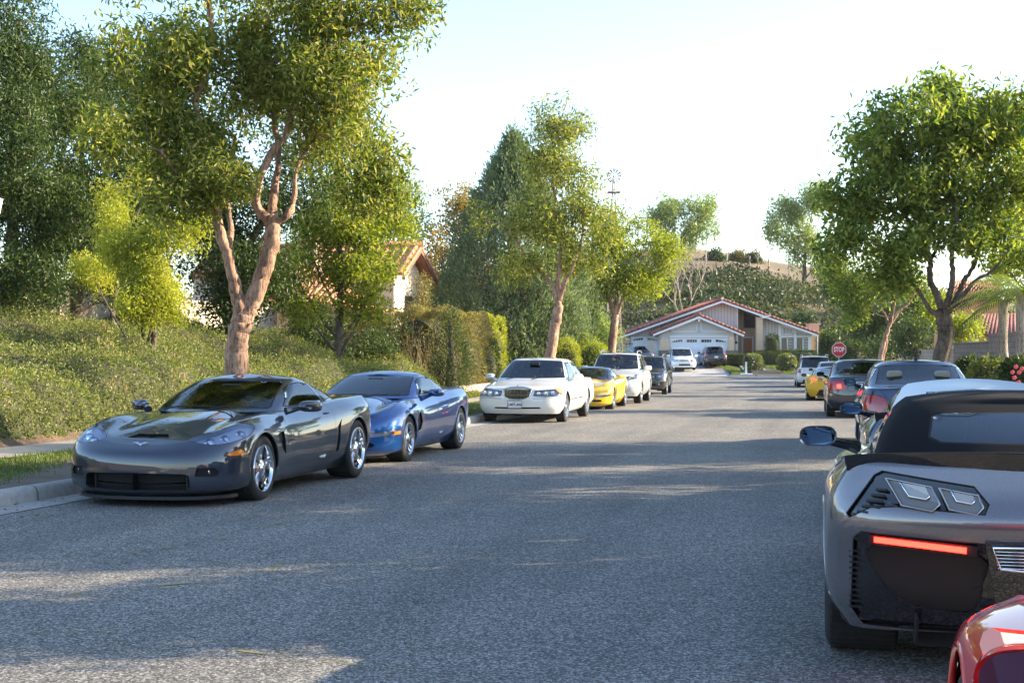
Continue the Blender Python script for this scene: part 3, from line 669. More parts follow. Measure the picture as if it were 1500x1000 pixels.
L_BROWN = leaf_mat('brown_hedge_leaf', [(.16, .13, .06), (.24, .18, .10), (.19, .21, .06), (.34, .24, .14)], .35)
L_AUT = leaf_mat('autumn_leaf', [(.22, .15, .04), (.30, .19, .06), (.20, .18, .05), (.35, .22, .10)], .45)
L_PEP = leaf_mat('feathery_leaf', [(.15, .21, .07), (.22, .28, .10), (.30, .34, .14)], .45)
L_RIGHT = leaf_mat('right_tree_leaf', [(.06, .105, .025), (.115, .175, .035), (.21, .26, .05), (.34, .35, .10)], .5)

# --- tall street tree, left foreground
B = Vector((-9.15, 18.7, 0.12))
def tp(px, py, d=20.3): return at(px, py, d)
limbs = [([B + Vector((0, 0, -.1)), B + Vector((0, 0, .25)), tp(344, 560), tp(347, 500), tp(358, 462)], .205, .155),
         ([tp(356, 470), tp(345, 425, 20.2), tp(332, 370, 20.1), tp(318, 320, 20.0), tp(316, 285, 20), tp(300, 230, 19.8), tp(285, 150, 19.8)], .115, .04),
         ([tp(332, 370, 20.1), tp(338, 335, 20.5), tp(333, 290, 20.8), tp(345, 200, 21)], .07, .03),
         ([tp(318, 305, 20), tp(290, 275, 19.6), tp(265, 262, 19.3), tp(235, 220, 19)], .045, .02),
         ([tp(356, 470), tp(374, 430), tp(390, 385), tp(400, 340), tp(396, 318)], .135, .11),
         ([tp(396, 325), tp(376, 300), tp(384, 250), tp(408, 210), tp(420, 195), tp(440, 120), tp(455, 40)], .085, .035),
         ([tp(398, 325), tp(402, 280, 20.6), tp(408, 230, 20.8), tp(400, 160, 21), tp(390, 70, 21)], .075, .03),
         ([tp(402, 330), tp(424, 312), tp(430, 290, 20.6), tp(436, 245, 20.6), tp(470, 190, 20.8), tp(520, 120, 20.8)], .055, .02),
         ([tp(455, 100), tp(500, 60), tp(560, 20), tp(600, -20)], .035, .012), ([tp(285, 150), tp(300, 110), tp(310, 60), tp(305, -20)], .06, .03), ([tp(295, 115), tp(262, 118), (tp(225, 110))], .03, .012),
         ([tp(440, 190, 20.6), tp(490, 205, 20.4), tp(530, 235, 20), tp(560, 270, 19.8)], .03, .01)]
blobs = [pb(330, 90, 20.8, 165, 90, 1.8, 170), pb(240, 120, 20, 110, 90, 1.5, 100), pb(450, 60, 20.5, 110, 75, 1.6, 110), pb(300, 200, 20, 62, 50, 1.0, 48),
         pb(290, 250, 19.6, 56, 38, .9, 42), pb(335, 272, 19.5, 44, 28, .7, 34), pb(490, 140, 20.4, 95, 60, 1.3, 85), pb(540, 225, 19.8, 50, 40, .8, 32), pb(545, 285, 19.7, 38, 30, .6, 26),
         pb(565, 35, 20.5, 60, 42, 1.0, 38), pb(612, 5, 20.4, 30, 14, .5, 9), pb(525, 110, 20.3, 60, 46, 1.0, 34), pb(210, 200, 19.4, 70, 60, 1.1, 46), pb(350, -20, 20.5, 210, 50, 2.0, 100), pb(245, 290, 19.2, 50, 36, .9, 28), pb(400, 140, 21.0, 70, 40, 1.0, 34), pb(460, 215, 20.8, 40, 26, .6, 16)]
make_tree('street_tree', 'tall forked street tree with pinkish bark behind the two nearest cars on the left', B, limbs, blobs, (.12, .042), L_STREET, 56, .20, 11, 'street trees along the kerbs', sub=10)
# --- second and third street trees on the left
def limbset(px, py, d, spec): return [([at(x, y, d + dz) for x, y, dz in pts], r0, r1) for pts, r0, r1 in spec]
b = Vector((-9.15 + curve_x(45), 45, street_z(45) + .12)); d = b.dot(FV)
limbs = [([b, at(806, 520, d), at(814, 470, d), at(819, 448, d)], .21, .16)] + limbset(0, 0, d, [
    ([(819, 450, 0), (812, 425, 0), (802, 408, .2), (786, 392, .3), (770, 375, .4), (745, 330, .5)], .10, .03), ([(819, 450, 0), (818, 415, 0), (820, 385, 0), (822, 330, 0), (810, 270, .2), (815, 200, .3), (830, 150, .3)], .11, .02),
    ([(820, 440, 0), (828, 410, -.2), (836, 398, -.3), (850, 360, -.3), (860, 300, -.3)], .09, .02), ([(822, 330, 0), (800, 290, .4), (785, 240, .5)], .05, .015)])
blobs = [pb(825, 195, d, 52, 52, 1.3, 70), pb(800, 260, d, 72, 50, 1.6, 105), pb(850, 300, d, 60, 48, 1.5, 72), pb(780, 330, d, 66, 48, 1.5, 95), pb(760, 390, d, 46, 36, 1.2, 52), pb(840, 365, d, 58, 40, 1.3, 60), pb(885, 330, d, 34, 56, 1.0, 30), pb(815, 170, d, 30, 34, .8, 22), pb(700, 330, d + .5, 30, 30, .8, 12)]
make_tree('street_tree', 'slender street tree with airy crown rising in front of the big conifer', b, limbs, blobs, (.17, .055), L_STREET, 36, .26, 21, 'street trees along the kerbs', sub=10)
b = Vector((-9.15 + curve_x(64), 64, street_z(64) + .12)); d = b.dot(FV)
limbs = [([b, at(896, 515, d), at(898, 490, d), at(901, 462, d)], .22, .18)] + limbset(0, 0, d, [
    ([(901, 465, 0), (893, 440, 0), (888, 425, .3), (878, 400, .4), (870, 370, .4)], .11, .03), ([(901, 465, 0), (903, 430, 0), (904, 400, 0), (905, 350, 0)], .10, .03),
    ([(902, 465, 0), (912, 440, 0), (924, 420, -.3), (935, 390, -.4), (950, 360, -.3)], .10, .03), ([(900, 472, 0), (890, 458, 0), (878, 452, .2), (860, 440, .5)], .05, .02)])
blobs = [pb(905, 350, d, 62, 34, 2.0, 90), pb(945, 360, d, 46, 34, 1.6, 60), pb(880, 395, d, 52, 36, 1.7, 75), pb(945, 405, d, 50, 34, 1.6, 70), pb(915, 420, d, 38, 28, 1.4, 40), pb(965, 385, d, 26, 38, 1.2, 30), pb(865, 420, d, 26, 30, 1.0, 26), pb(890, 320, d, 28, 26, 1.0, 22)]
make_tree('street_tree', 'low round street tree with bright yellow green crown left of the garage', b, limbs, blobs, (.22, .075), L_BRIGHT, 34, .32, 31, 'street trees along the kerbs')
# --- big street tree on the right, with a smaller one beyond
b = Vector((2.95 + curve_x(41.5), 41.5, street_z(41.5) + .12)); d = b.dot(FV)
limbs = [([b, at(1384, 500, d), at(1383, 470, d), at(1381, 455, d)], .25, .21)] + limbset(0, 0, d, [
    ([(1380, 465, 0), (1362, 452, 0), (1347, 428, 0), (1338, 412, 0), (1325, 370, .5), (1300, 330, .8)], .09, .02), ([(1381, 458, 0), (1374, 435, 0), (1362, 410, 0), (1362, 380, 0), (1345, 358, .3), (1320, 300, .5), (1300, 240, .5)], .13, .03),
    ([(1382, 455, 0), (1390, 435, -.3), (1396, 400, -.3), (1394, 370, -.3), (1400, 300, -.4), (1385, 200, -.3)], .12, .03), ([(1384, 458, 0), (1400, 440, .2), (1410, 415, .3), (1428, 385, .4), (1440, 340, .5), (1460, 260, .5)], .12, .03),
    ([(1386, 460, 0), (1405, 440, -.4), (1430, 410, -.5), (1455, 395, -.5), (1490, 350, -.6)], .10, .02), ([(1362, 385, 0), (1380, 330, .6), (1360, 250, .8), (1350, 170, .6)], .06, .02)])
blobs = [pb(1380, 190, d, 95, 56, 2.6, 120), pb(1300, 225, d, 70, 55, 2.2, 90), pb(1455, 185, d, 75, 55, 2.4, 90), pb(1268, 300, d, 62, 50, 2.0, 80), pb(1360, 290, d, 85, 52, 2.4, 110), pb(1450, 290, d, 70, 55, 2.3, 80), pb(1320, 355, d, 55, 34, 1.8, 54), pb(1500, 170, d, 50, 50, 1.8, 50),
         pb(1250, 350, d, 42, 34, 1.5, 48), pb(1420, 350, d, 50, 34, 1.6, 50), pb(1290, 180, d, 40, 30, 1.3, 30), pb(1385, 140, d, 48, 26, 1.6, 46), pb(1500, 250, d, 50, 60, 1.8, 60), pb(1310, 405, d, 40, 22, 1.0, 26), pb(1500, 360, d, 44, 40, 1.4, 36)]
big_right = make_tree('street_tree', 'big spreading street tree with dark crown and many limbs on the right verge', b, limbs, blobs, (.23, .095), L_RIGHT, 34, .30, 41, 'street trees along the kerbs', trunk_mat=M_BARKG)
b = Vector((2.95 + curve_x(66), 66, street_z(66) + .12)); d = b.dot(FV)
limbs = limbset(0, 0, d, [([(1286, 545, 0), (1290, 520, 0), (1298, 490, 0), (1305, 470, 0), (1310, 440, 0), (1300, 400, .3)], .14, .04), ([(1288, 540, .3), (1296, 510, .3), (1302, 480, .2), (1318, 455, 0), (1330, 445, 0), (1345, 420, -.2)], .12, .03),
    ([(1303, 478, 0), (1296, 460, .3), (1282, 440, .4), (1260, 420, .5)], .07, .02), ([(1306, 465, 0), (1290, 462, -.2), (1275, 455, -.2), (1255, 445, -.2)], .04, .015)])
blobs = [pb(1262, 420, d, 50, 34, 1.6, 70), pb(1320, 410, d, 46, 34, 1.5, 55), pb(1240, 450, d, 38, 24, 1.2, 36), pb(1225, 395, d, 34, 34, 1.4, 40), pb(1290, 375, d, 50, 30, 1.5, 40)]
make_tree('street_tree', 'forked street tree with sunlit leaning trunks beside the stop sign', b, limbs, blobs, (.22, .08), L_RIGHT, 30, .30, 51, 'street trees along the kerbs')
# --- unseen street trees on the right, crowns placed and shaped to shade the roadway
for k, (x, y, s, wd, seed, lab) in enumerate(SHADE_TREES):
    low = [(Vector((x, y + 1.3, 1.9)), (1.2, 1.0, 1.6), 150), (Vector((x, y, 2.4)), (1.2, .7, 1.2), 60)] if wd < .5 else []  # low foliage added to close sun gaps on the road
    if wd < .5: low.append((Vector((x, y + 2.15, 1.7)), (1.2, .8, 1.3), 110))
    if s > 1.1: low += [(Vector((x, y - 2.1, 2.0)), (1.2, .9, 1.6), 120), (Vector((x, y - 3.0, 2.2)), (1.2, .9, 1.7), 130)]
    b = Vector((x, y, .12)); q = lambda dx, dy, z: b + Vector((dx, dy, z))
    limbs = [([b, q(.05, 0, 1.2 * s), q(0, .1, 1.9 * s)], .2, .16), ([q(0, .1, 1.8*s), q(-.5, .3, 3.0*s), q(-1.1, .5, 4.6*s)], .12, .03), ([q(0, .1, 1.8*s), q(.5, -.3, 3.0*s), q(1.2, -.5, 4.6*s)], .12, .03), ([q(0, .1, 1.8*s), q(.1, .5, 3.6*s), q(.1, .7, 5.4*s)], .1, .03)]
    blobs = [(q(dx * wd, dy * wd, z * s), (rx, ry * wd, rz * s), int(n * (.6 + .9 * wd))) for dx, dy, z, rx, ry, rz, n in ((0, 0, 4.6, 2.1, 2.6, 1.7, 150), (.2, -1.4, 3.6, 1.6, 1.6, 1.3, 80), (-.2, 1.5, 3.7, 1.6, 1.6, 1.3, 80), (0, .4, 6.0, 1.5, 1.7, 1.1, 70), (0, 0, 3.1, 1.5, 1.8, .9, 60), (0, 0, 2.2, 1.4, 1.9, .8, 70), (0, 0, 1.3, 1.3, 2.0, .8, 60))]
    make_tree('street_tree', lab, b, limbs, blobs + low, (.22, .09), L_RIGHT, 24, .30, seed, 'street trees along the kerbs', trunk_mat=M_BARKG)

# --- background trees on the left
def bg_tree(label, base_px, d, blobs, leaf, mat, per, cr, seed, name='tree', trunk_mat=None, r0=.18, z0=None, **kw):
    p = at(base_px[0], base_px[1], d); xr = p.x - curve_x(p.y)
    p.z = (float(left_z(np.array([xr]), np.array([p.y]))[0]) if xr < 0 else street_z(p.y)) if z0 is None else z0
    cs = [Vector(c) for c, rad, n in blobs]; top = max(cs, key=lambda c: c.z)
    limbs = [([p, p.lerp(Vector((p.x, p.y, top.z)), .4) + Vector((.1, .1, 0)), (p.x*.5 + top.x*.5, p.y*.5 + top.y*.5, p.z*.3 + top.z*.7), top], r0, .03)]
    for c in cs:
        if c is top: continue
        s = Vector((p.x, p.y, max(p.z + .5, c.z - abs(c.x - p.x) - .8))); s.z = min(s.z, top.z); limbs.append(([s, s.lerp(c, .5) + Vector((0, 0, -.1)), c], r0 * .4, .02))
    return make_tree(name, label, p, limbs, blobs, leaf, mat, per, cr, seed, trunk_mat=trunk_mat or M_BARKG, **kw)
G1 = 'evergreens behind the planted bank'
bg_tree('dark feathery evergreen filling the left edge of the view', (10, 440), 30, [pb(20, 120, 30, 70, 120, 1.8, 190), pb(20, 290, 30, 75, 90, 1.8, 210), pb(50, 390, 30, 85, 60, 1.6, 170), pb(90, 320, 31, 60, 70, 1.5, 110), pb(0, 440, 29.5, 50, 36, 1.2, 70), pb(30, 190, 29.2, 60, 90, 1.2, 120), pb(75, 150, 31, 45, 110, 1.4, 120), pb(-60, 200, 30, 80, 150, 2, 110), pb(30, 30, 30, 45, 60, 1.2, 60)], (.13, .045), L_DARK, 46, .30, 61, group=G1)
bg_tree('second dark evergreen between the left edge and the tall forked tree', (110, 440), 33, [pb(125, 160, 33, 60, 90, 1.8, 160), pb(140, 270, 33, 70, 70, 1.8, 170), pb(110, 360, 33, 60, 55, 1.6, 130), pb(190, 390, 34, 60, 50, 1.5, 100), pb(215, 290, 33.5, 50, 60, 1.5, 90), pb(180, 200, 33, 60, 80, 1.6, 90), pb(130, 90, 33, 40, 40, 1.2, 30)], (.13, .05), L_DARK, 46, .30, 62, group=G1)
bg_tree('broad dark tree behind the fork of the tall street tree', (335, 470), 36, [pb(310, 390, 36, 60, 60, 1.8, 110), pb(390, 400, 36, 60, 60, 1.8, 110), pb(330, 300, 36, 70, 60, 1.8, 110), pb(420, 290, 36, 60, 60, 1.8, 90), pb(345, 450, 36, 60, 30, 1.4, 60), pb(440, 230, 36, 60, 50, 1.6, 50)], (.15, .06), L_DARK, 40, .32, 63, group=G1)
bg_tree('yellow green shrub draped over the pale block wall', (215, 470), 27, [pb(215, 350, 27, 62, 50, .8, 150), pb(235, 425, 27, 52, 60, .7, 170), pb(130, 395, 28.5, 52, 22, .7, 50), pb(265, 340, 27, 34, 40, .6, 45), pb(180, 330, 28, 50, 30, .7, 40), pb(205, 450, 26.5, 34, 30, .5, 50)], (.09, .034), L_YELL, 52, .17, 64, 'shrub', cat='shrub', r0=.07)
bg_tree('pale yellow green shrub glowing above the wall', (160, 480), 29.5, [pb(225, 250, 29, 36, 34, .7, 45), pb(170, 300, 30, 40, 40, .8, 30)], (.10, .04), L_YELL, 46, .2, 65, 'shrub', cat='shrub', r0=.07)
bg_tree('airy bright green tree in front of the terracotta roofs', (492, 560), 38, [pb(490, 300, 38, 68, 55, 1.6, 120), pb(545, 350, 38, 58, 50, 1.4, 95), pb(455, 370, 38, 42, 46, 1.3, 62), pb(510, 400, 38, 60, 34, 1.3, 70), pb(440, 440, 37, 40, 26, 1.0, 40), pb(500, 215, 38, 48, 50, 1.2, 50), pb(580, 300, 38, 34, 42, 1.0, 34), pb(560, 400, 38, 44, 30, 1.0, 44), pb(535, 445, 38, 46, 28, 1.0, 60), pb(430, 400, 37.5, 36, 30, 1.0, 36)], (.14, .06), L_BRIGHT, 36, .24, 66, r0=.12)
bg_tree('dark shrub mass at the foot of the airy bright tree', (510, 560), 40, [pb(450, 475, 40, 50, 42, 1.2, 70), pb(530, 520, 41, 44, 38, 1.2, 70), pb(480, 500, 40.5, 44, 40, 1.2, 60), pb(560, 500, 43, 34, 36, 1.2, 40)], (.12, .05), L_DARK, 44, .24, 67, 'shrub', cat='shrub', r0=.06)
bg_tree('autumn coloured tree behind the cream house gable', (665, 500), 66, [pb(665, 310, 66, 44, 40, 1.8, 60), pb(640, 370, 66, 36, 40, 1.6, 45), pb(690, 380, 66, 42, 52, 1.8, 70), pb(690, 300, 66, 30, 34, 1.4, 26), pb(630, 410, 64, 24, 34, 1.3, 26)], (.20, .09), L_AUT, 34, .34, 68, trunk_mat=M_BARKW, r0=.14)
for k, (px, py, dd, rx, ry, m, lab) in enumerate(((560, 300, 62, 60, 46, L_PEP, 'pale olive tree behind the two storey house'), (470, 320, 60, 60, 60, L_PEP, 'olive green tree behind the chimney'), (840, 455, 74, 34, 46, L_PEP, 'pale green tree left of the driveway gate'), (870, 470, 80, 34, 40, L_PEP, 'pale willowy tree in front of the driveway gate'))):
    bg_tree(lab, (px, 520), dd, [pb(px, py, dd, rx, ry, 1.8, 110), pb(px + rx*.4, py + ry*.7, dd, rx*.7, ry*.6, 1.5, 60)], (.2, .07), m, 34, .34, 70 + k, r0=.12, trunk_mat=M_BARKW)
# --- the big bluish conifer
def conifer(label, base, h, r, seed, mat, n=1500, leaf=(.20, .05), per=36):
    rr = np.random.default_rng(seed); t = thing('conifer', label, 'tree', base)
    bm = bmesh.new(); tube(bm, [(0, 0, 0), (0, 0, h*.5), (0, 0, h*.98)], [.26, .16, .02], 8)
    f = rr.uniform(0, 1, n) ** 1.25; z = .25 + f * (h - .3); ang = rr.uniform(0, 2*PI, n)
    prof = np.interp(f, [0, .08, .25, .45, .69, .9, 1], [.86, .98, 1.02, .93, .60, .22, .02]) * (1 + .10*np.sin(ang*5 + z*1.2) + .07*np.sin(ang*9 - z*2.3))
    rad = r * prof * rr.uniform(.72, 1.0, n); C = np.stack([rad*np.cos(ang), rad*np.sin(ang), z + .25], 1)
    for i in range(0, n, 5): tube(bm, [(0, 0, max(.2, z[i] - .3)), (C[i][0]*.5, C[i][1]*.5, z[i] - .05), tuple(C[i])], [.035, .02, .006], 4, cap=False)
    bm_obj('trunk', bm, M_BARKG, t)
    nv = np.stack([np.cos(ang), np.sin(ang), np.full(n, 1.5)], 1); nv /= np.linalg.norm(nv, axis=1)[:, None]
    P = np.repeat(C, per, 0) + rr.normal(size=(n*per, 3)) * np.array([.13, .13, .26]); V, F = leaf_mesh(P, leaf[0], leaf[1], -.2, seed, .3, nvec=np.repeat(nv, per, 0) * 1.2, jitter=.55)
    np_obj('crown', V, F, mat, t); return t
p = at(752, 545, 61.5); conifer('big bluish cone shaped conifer behind the slender street tree', (p.x, p.y, street_z(p.y)), at(752, 212, 61.5).z - street_z(p.y), 3.5, 81, L_BLUE, 2600, (.24, .06), 30)
p = at(845, 545, 66); conifer('shorter soft green conifer beside the big conifer', (p.x, p.y, street_z(p.y)), 4.6, 1.5, 82, leaf_mat('soft_conifer_leaf', [(.10, .15, .06), (.14, .19, .08)], .3), 420)
p = at(661, 560, 44.5); conifer('small dark conifer sapling in front of the clipped hedge', (p.x, p.y, street_z(p.y)), 2.75, .62, 83, L_DARK, 150, (.10, .03), 40)

# --- planted bank: one mass of low shrubs
def shrub_top(X, Y):
    """top of the ground cover over the bank; xr is measured from the street's axis"""
    t = np.clip((-X - 11.75) / .55, 0, 1) ** .5
    lump = .75*np.abs(np.sin(Y*.62 + .5*np.sin(X*.7) + .4))**.5 - .55 + .20*np.sin(X*1.6 + Y*.7) + .16*np.sin(Y*2.9 - X*1.1) + .09*np.sin(Y*6.1 + X*4.3)
    fall = np.clip((46.5 - Y) / 8.0, 0, 1); fall = fall*fall*(3 - 2*fall)
    face = 1.02 + .12*np.sin(Y*.8 + .6) + np.clip((-X - 12.3) / 4.6, 0, 1) * 1.15
    return szv(Y) + .15 + t * (face + lump * .6) * (.10 + .90 * fall)
xs = np.concatenate([np.linspace(-11.7, -12.4, 8), np.arange(-12.6, -18.4, -.3)]); 
grid_mesh('ground_cover_base', xs, np.arange(8, 48, .35), lambda X, Y: shrub_top(X, Y) - .12, plain('shrub_shade', (.05, .05, .025), .95, var=.3), None, True)
bpy.data.objects['ground_cover_base'].name = 'shrub_shade_core'; tag(bpy.data.objects['shrub_shade_core'], kind='structure')  # dark core under the leaves stands in for shade inside the shrubs
rr = np.random.default_rng(5); n = 290000
Y = 9 + 38.5 * rr.uniform(0, 1, n) ** 1.0; X = -11.72 - 6.7 * rr.uniform(0, 1, n) ** 1.35; nf = 75000
X[:nf] = -11.7 - .35 * rr.uniform(0, 1, nf) ** 1.5
zt = shrub_top(X, Y); zt[:nf] = szv(Y[:nf]) + .15 + (zt[:nf] - szv(Y[:nf]) - .15) * rr.uniform(.05, 1, nf)
P = np.stack([X - .0005*Y*Y, Y, zt + rr.normal(size=n) * .06 - .03 + .07*np.sin(X*9 + Y*4)*np.sin(Y*11 - X*5)], 1)
V, F = leaf_mesh(P, .062, .028, -.3, 6, .2, nvec=np.array([[.3, -.15, .35]]), jitter=.9)
np_obj('ground_cover', V, F, L_HEDGE)['kind'] = 'stuff'
k = rr.choice(np.arange(nf, n), 380); C_ = P[k]; C_ = C_[np.sin(C_[:, 0]*1.3 + C_[:, 1]*.8) + rr.normal(size=len(C_))*.5 > .2]; Q = np.repeat(C_, 26, 0) + rr.normal(size=(len(C_)*26, 3)) * np.array([.09, .09, .07]) + np.array([0, 0, .04])
V, F = leaf_mesh(Q, .12, .03, -1.4, 16, .2); np_obj('dry_sprigs', V, F, leaf_mat('dry_sprig_leaf', [(.20, .17, .07), (.34, .27, .14), (.17, .20, .06)], .3))['kind'] = 'stuff'
# clipped hedge by the retaining wall, and other box shaped hedges
def hedge(label, lo, hi, mat, n, leaf, rot=0.0, loc=None, core=(.05, .05, .02), seed=3, name='hedge', rnd=.25, cat='hedge'):
    """leaves over a rounded box; lo/hi are the half sizes (x, y) and height"""
    rr = np.random.default_rng(seed); hx, hy, hz = hi; t = thing(name, label, cat, loc, rot)
    q = rr.uniform(-1, 1, (n, 3)); ax = rr.choice(3, n, p=np.array([hy*hz, hx*hz, hx*hy*2]) / (hy*hz + hx*hz + hx*hy*2)); q[np.arange(n), ax] = np.sign(q[np.arange(n), ax]); q[:, 2] = np.where(ax == 2, 1, q[:, 2])
    nn = q / (np.abs(q).max(1)[:, None]); sp = nn / np.linalg.norm(nn, axis=1)[:, None]; q = nn * (1 - rnd) + sp * rnd * 1.25
    w = 1 + .07*np.sin(q[:, 0]*7 + q[:, 1]*5) + .05*np.sin(q[:, 2]*9 + q[:, 1]*11)
    P = np.stack([q[:, 0]*hx*w, q[:, 1]*hy*w, hz*.5 + q[:, 2]*hz*.5*w], 1) + rr.normal(size=(n, 3)) * .035
    V, F = leaf_mesh(P, leaf[0], leaf[1], 0, seed, .3, nvec=q * 1.0 + np.array([0, 0, .4]), jitter=.7); np_obj('foliage', V, F, mat, t)
    bm = bmesh.new(); bmesh.ops.create_icosphere(bm, subdivisions=3, radius=1)
    for v in bm.verts:
        c = v.co; m = max(abs(c.x), abs(c.y), abs(c.z)); k = (c / m) * (1 - rnd) + c * rnd * 1.2; v.co = Vector((k.x*hx*.88, k.y*hy*.88, hz*.5 + k.z*hz*.43))
    bm_obj('branches', bm, plain('hedge_core', core, .95, var=.4), t, True); return t
o = hedge('tall clipped hedge with brown green leaves behind the low brick wall', 0, (1.0, 4.6, 3.0), L_BROWN, 26000, (.12, .05), R_(2.8), (-13.55 + curve_x(49), 48.8, street_z(49) + .1))
o = hedge('bright yellow green hedge closing the end of the brown one', 0, (.9, 1.5, 3.0), L_YELL, 9000, (.12, .05), R_(2.8), (-13.5 + curve_x(55), 54.6, street_z(55) + .1), seed=4)
# reeds and grass stalks, yellow bush
def stalks(name, label, loc, n, h, spread, mat, seed, wid=.02, lean=.15, cat='plant'):
    rr = np.random.default_rng(seed); V = []; Fc = []
    for k in range(n):
        a, rd = rr.uniform(0, 2*PI), spread * rr.uniform(0, 1)**.5; p = np.array([rd*math.cos(a), rd*math.sin(a), 0]); hh = h*rr.uniform(.55, 1); l = rr.normal(size=3)*lean; s = rr.normal(size=2); s = s/np.linalg.norm(s)*wid
        prev = None
        for j in range(5):
            f = j/4; c = p + np.array([l[0]*f*f*hh + p[0]*f*.5, l[1]*f*f*hh + p[1]*f*.5, hh*f*(1 - .25*f*abs(l[2]))]); w = s*(1 - f*.8); i = len(V); V += [c + [w[0], w[1], 0], c - [w[0], w[1], 0]]
            if prev is not None: Fc.append([prev, prev+1, i+1, i])
            prev = i
    o = np_obj(name, np.array(V), np.array(Fc), mat); o.location = loc; tag(o, label, cat); return o
M_STRAW = leaf_mat('dry_stalk', [(.28, .21, .12), (.38, .29, .18)], .3)
p = at(625, 560, 46); stalks('dry_grass', 'clump of tall dry stalks left of the clipped hedge', (p.x, p.y, -.15), 160, 2.6, .8, M_STRAW, 3, .012)
p = at(598, 560, 44.5); stalks('reed', 'few thin pale canes rising beside the dark shrubs', (p.x, p.y, -.1), 7, 3.2, .3, M_STRAW, 9, .025, .03)
p = at(590, 500, 49); stalks('yellow_bush', 'fountain of bright yellow leaves in front of the cream house', (p.x, p.y, 0), 420, 3.1, .75, leaf_mat('yellow_blade', [(.35, .32, .03), (.45, .40, .06)], .5), 4, .03, .35, 'shrub')
p = at(570, 590, 40); stalks('flax_plant', 'grey green spiky plant at the end of the bank', (p.x, p.y, 0), 200, 1.2, .6, L_PEP, 5, .02, .5)
bg_tree('bronze leaved shrub below the cream house corner', (615, 560), 50, [pb(620, 440, 50, 26, 44, 1.0, 50), pb(600, 480, 50, 20, 30, .8, 30)], (.13, .05), L_BROWN, 34, .22, 77, 'shrub', cat='shrub', r0=.05)
for k, (px, py, dd, rx, ry, m, lab) in enumerate(((853, 508, 60, 14, 14, L_PEP, 'round topiary ball beside the third street tree'), (830, 518, 56, 16, 14, L_YELL, 'low yellow green bush left of the topiary ball'), (868, 520, 58, 18, 14, L_BRIGHT, 'loose bright bush right of the topiary ball'), (700, 530, 54, 26, 30, L_DARK, 'dark bush under the big conifer'))):
    p = at(px, py + ry, dd); g = street_z(p.y) + .1; top = at(px, py - ry, dd).z
    hedge(lab, 0, (rx*dd/2000, rx*dd/2000, top - g), m, 3500, (.10, .045), 0, (p.x, p.y, g), seed=90 + k, name='shrub', rnd=.85, cat='shrub')

# --- the far hillside
rr = np.random.default_rng(12)
U = rr.uniform(-50, 90, 7000); D = rr.uniform(124, 184, 7000)
keep = (np.sin(U*.33 + 1.5*np.sin(D*.15)) * .8 + np.sin(D*.75 + U*.10 + np.sin(U*.2))*1.0 + rr.normal(size=len(U))*.22 > -.45) & (D < 165 - np.abs(U - 20)*.10 + 3*np.sin(U*.5))
U, D = U[keep], D[keep]; C = np.stack([FV.x*D + RV.x*U, FV.y*D + RV.y*U, hill_z(U, D) + .5], 1)
C[:, 2] += rr.uniform(0, .5, len(C)); P = np.repeat(C, 44, 0) + rr.normal(size=(len(C)*44, 3)) * np.array([.95, .80, .45]); V, F = leaf_mesh(P, .50, .23, -.3, 13, .5)
np_obj('hillside_scrub', V, F, leaf_mat('scrub_leaf', [(.02, .042, .014), (.045, .072, .024), (.085, .11, .038), (.17, .165, .07)], .22, clump=.12))['kind'] = 'stuff'
def hill_pt(px, D): u = (px - 750)/2000*D; return Vector(ud(u, D, float(hill_z(np.array([u]), np.array([D]))[0])))
def hill_tree(label, px, D, top_py, blobs, leaf, mat, per, cr, seed, r0=.3, **kw):
    p = hill_pt(px, D); return bg_tree(label, (px, 0), D, blobs, leaf, mat, per, cr, seed, z0=p.z, r0=r0, **kw)
hill_tree('feathery pepper tree on the left of the ridge', 1000, 178, 290, [pb(995, 308, 178, 36, 22, 4, 46), pb(965, 322, 178, 26, 20, 3, 28), pb(1030, 325, 178, 24, 26, 3, 32), pb(1008, 345, 178, 34, 16, 3, 26), pb(1040, 300, 178, 12, 16, 2, 9), pb(975, 348, 178, 22, 14, 2, 14)], (.60, .15), L_PEP, 52, .62, 101, group='pepper trees on the ridge', trunk_mat=M_BARKG, stretch=(1, 1, 1.4), twig=.03)
hill_tree('feathery pepper tree on the right of the ridge', 1178, 165, 280, [pb(1150, 308, 165, 28, 24, 3, 40), pb(1192, 300, 165, 34, 28, 4, 56), pb(1136, 335, 165, 16, 26, 3, 22), pb(1180, 345, 165, 30, 24, 3, 36), pb(1205, 375, 165, 22, 24, 3, 26), pb(1165, 372, 165, 12, 18, 2, 12)], (.60, .15), L_PEP, 52, .60, 102, group='pepper trees on the ridge', trunk_mat=M_BARKG, stretch=(1, 1, 1.5), twig=.03)
for k, (px, D, rx, ry, lab) in enumerate(((1048, 176, 14, 9, 'dark rounded bush on the ridge beside the left pepper tree'), (1082, 180, 15, 9, 'greyish straggling bush in the middle of the ridge'), (1104, 180, 9, 10, 'upright dark bush in the middle of the ridge'), (1118, 134, 36, 22, 'large dark bush right behind the red roof'), (1170, 138, 34, 22, 'rounded dark green bush above the right end of the roof'), (985, 142, 30, 12, 'spreading bush behind the left roof slope'), (1020, 150, 24, 9, 'low bush on the slope above the garage gable'))):
    p = hill_pt(px, D); y0 = 515 - (p.z - CAM_H) * 2000 / D
    bg_tree(lab, (px, 0), D, [pb(px, y0 - ry*.7, D, rx, ry, rx*D/2000*.8, 26 if D > 150 else 60), pb(px - rx*.5, y0 - ry*.4, D, rx*.6, ry*.7, rx*D/3000, 14 if D > 150 else 30)], (.42, .18), L_BROWN if k == 1 else L_DARK, 40, .36, 110 + k, 'bush', z0=p.z - .2, r0=.08, cat='bush')
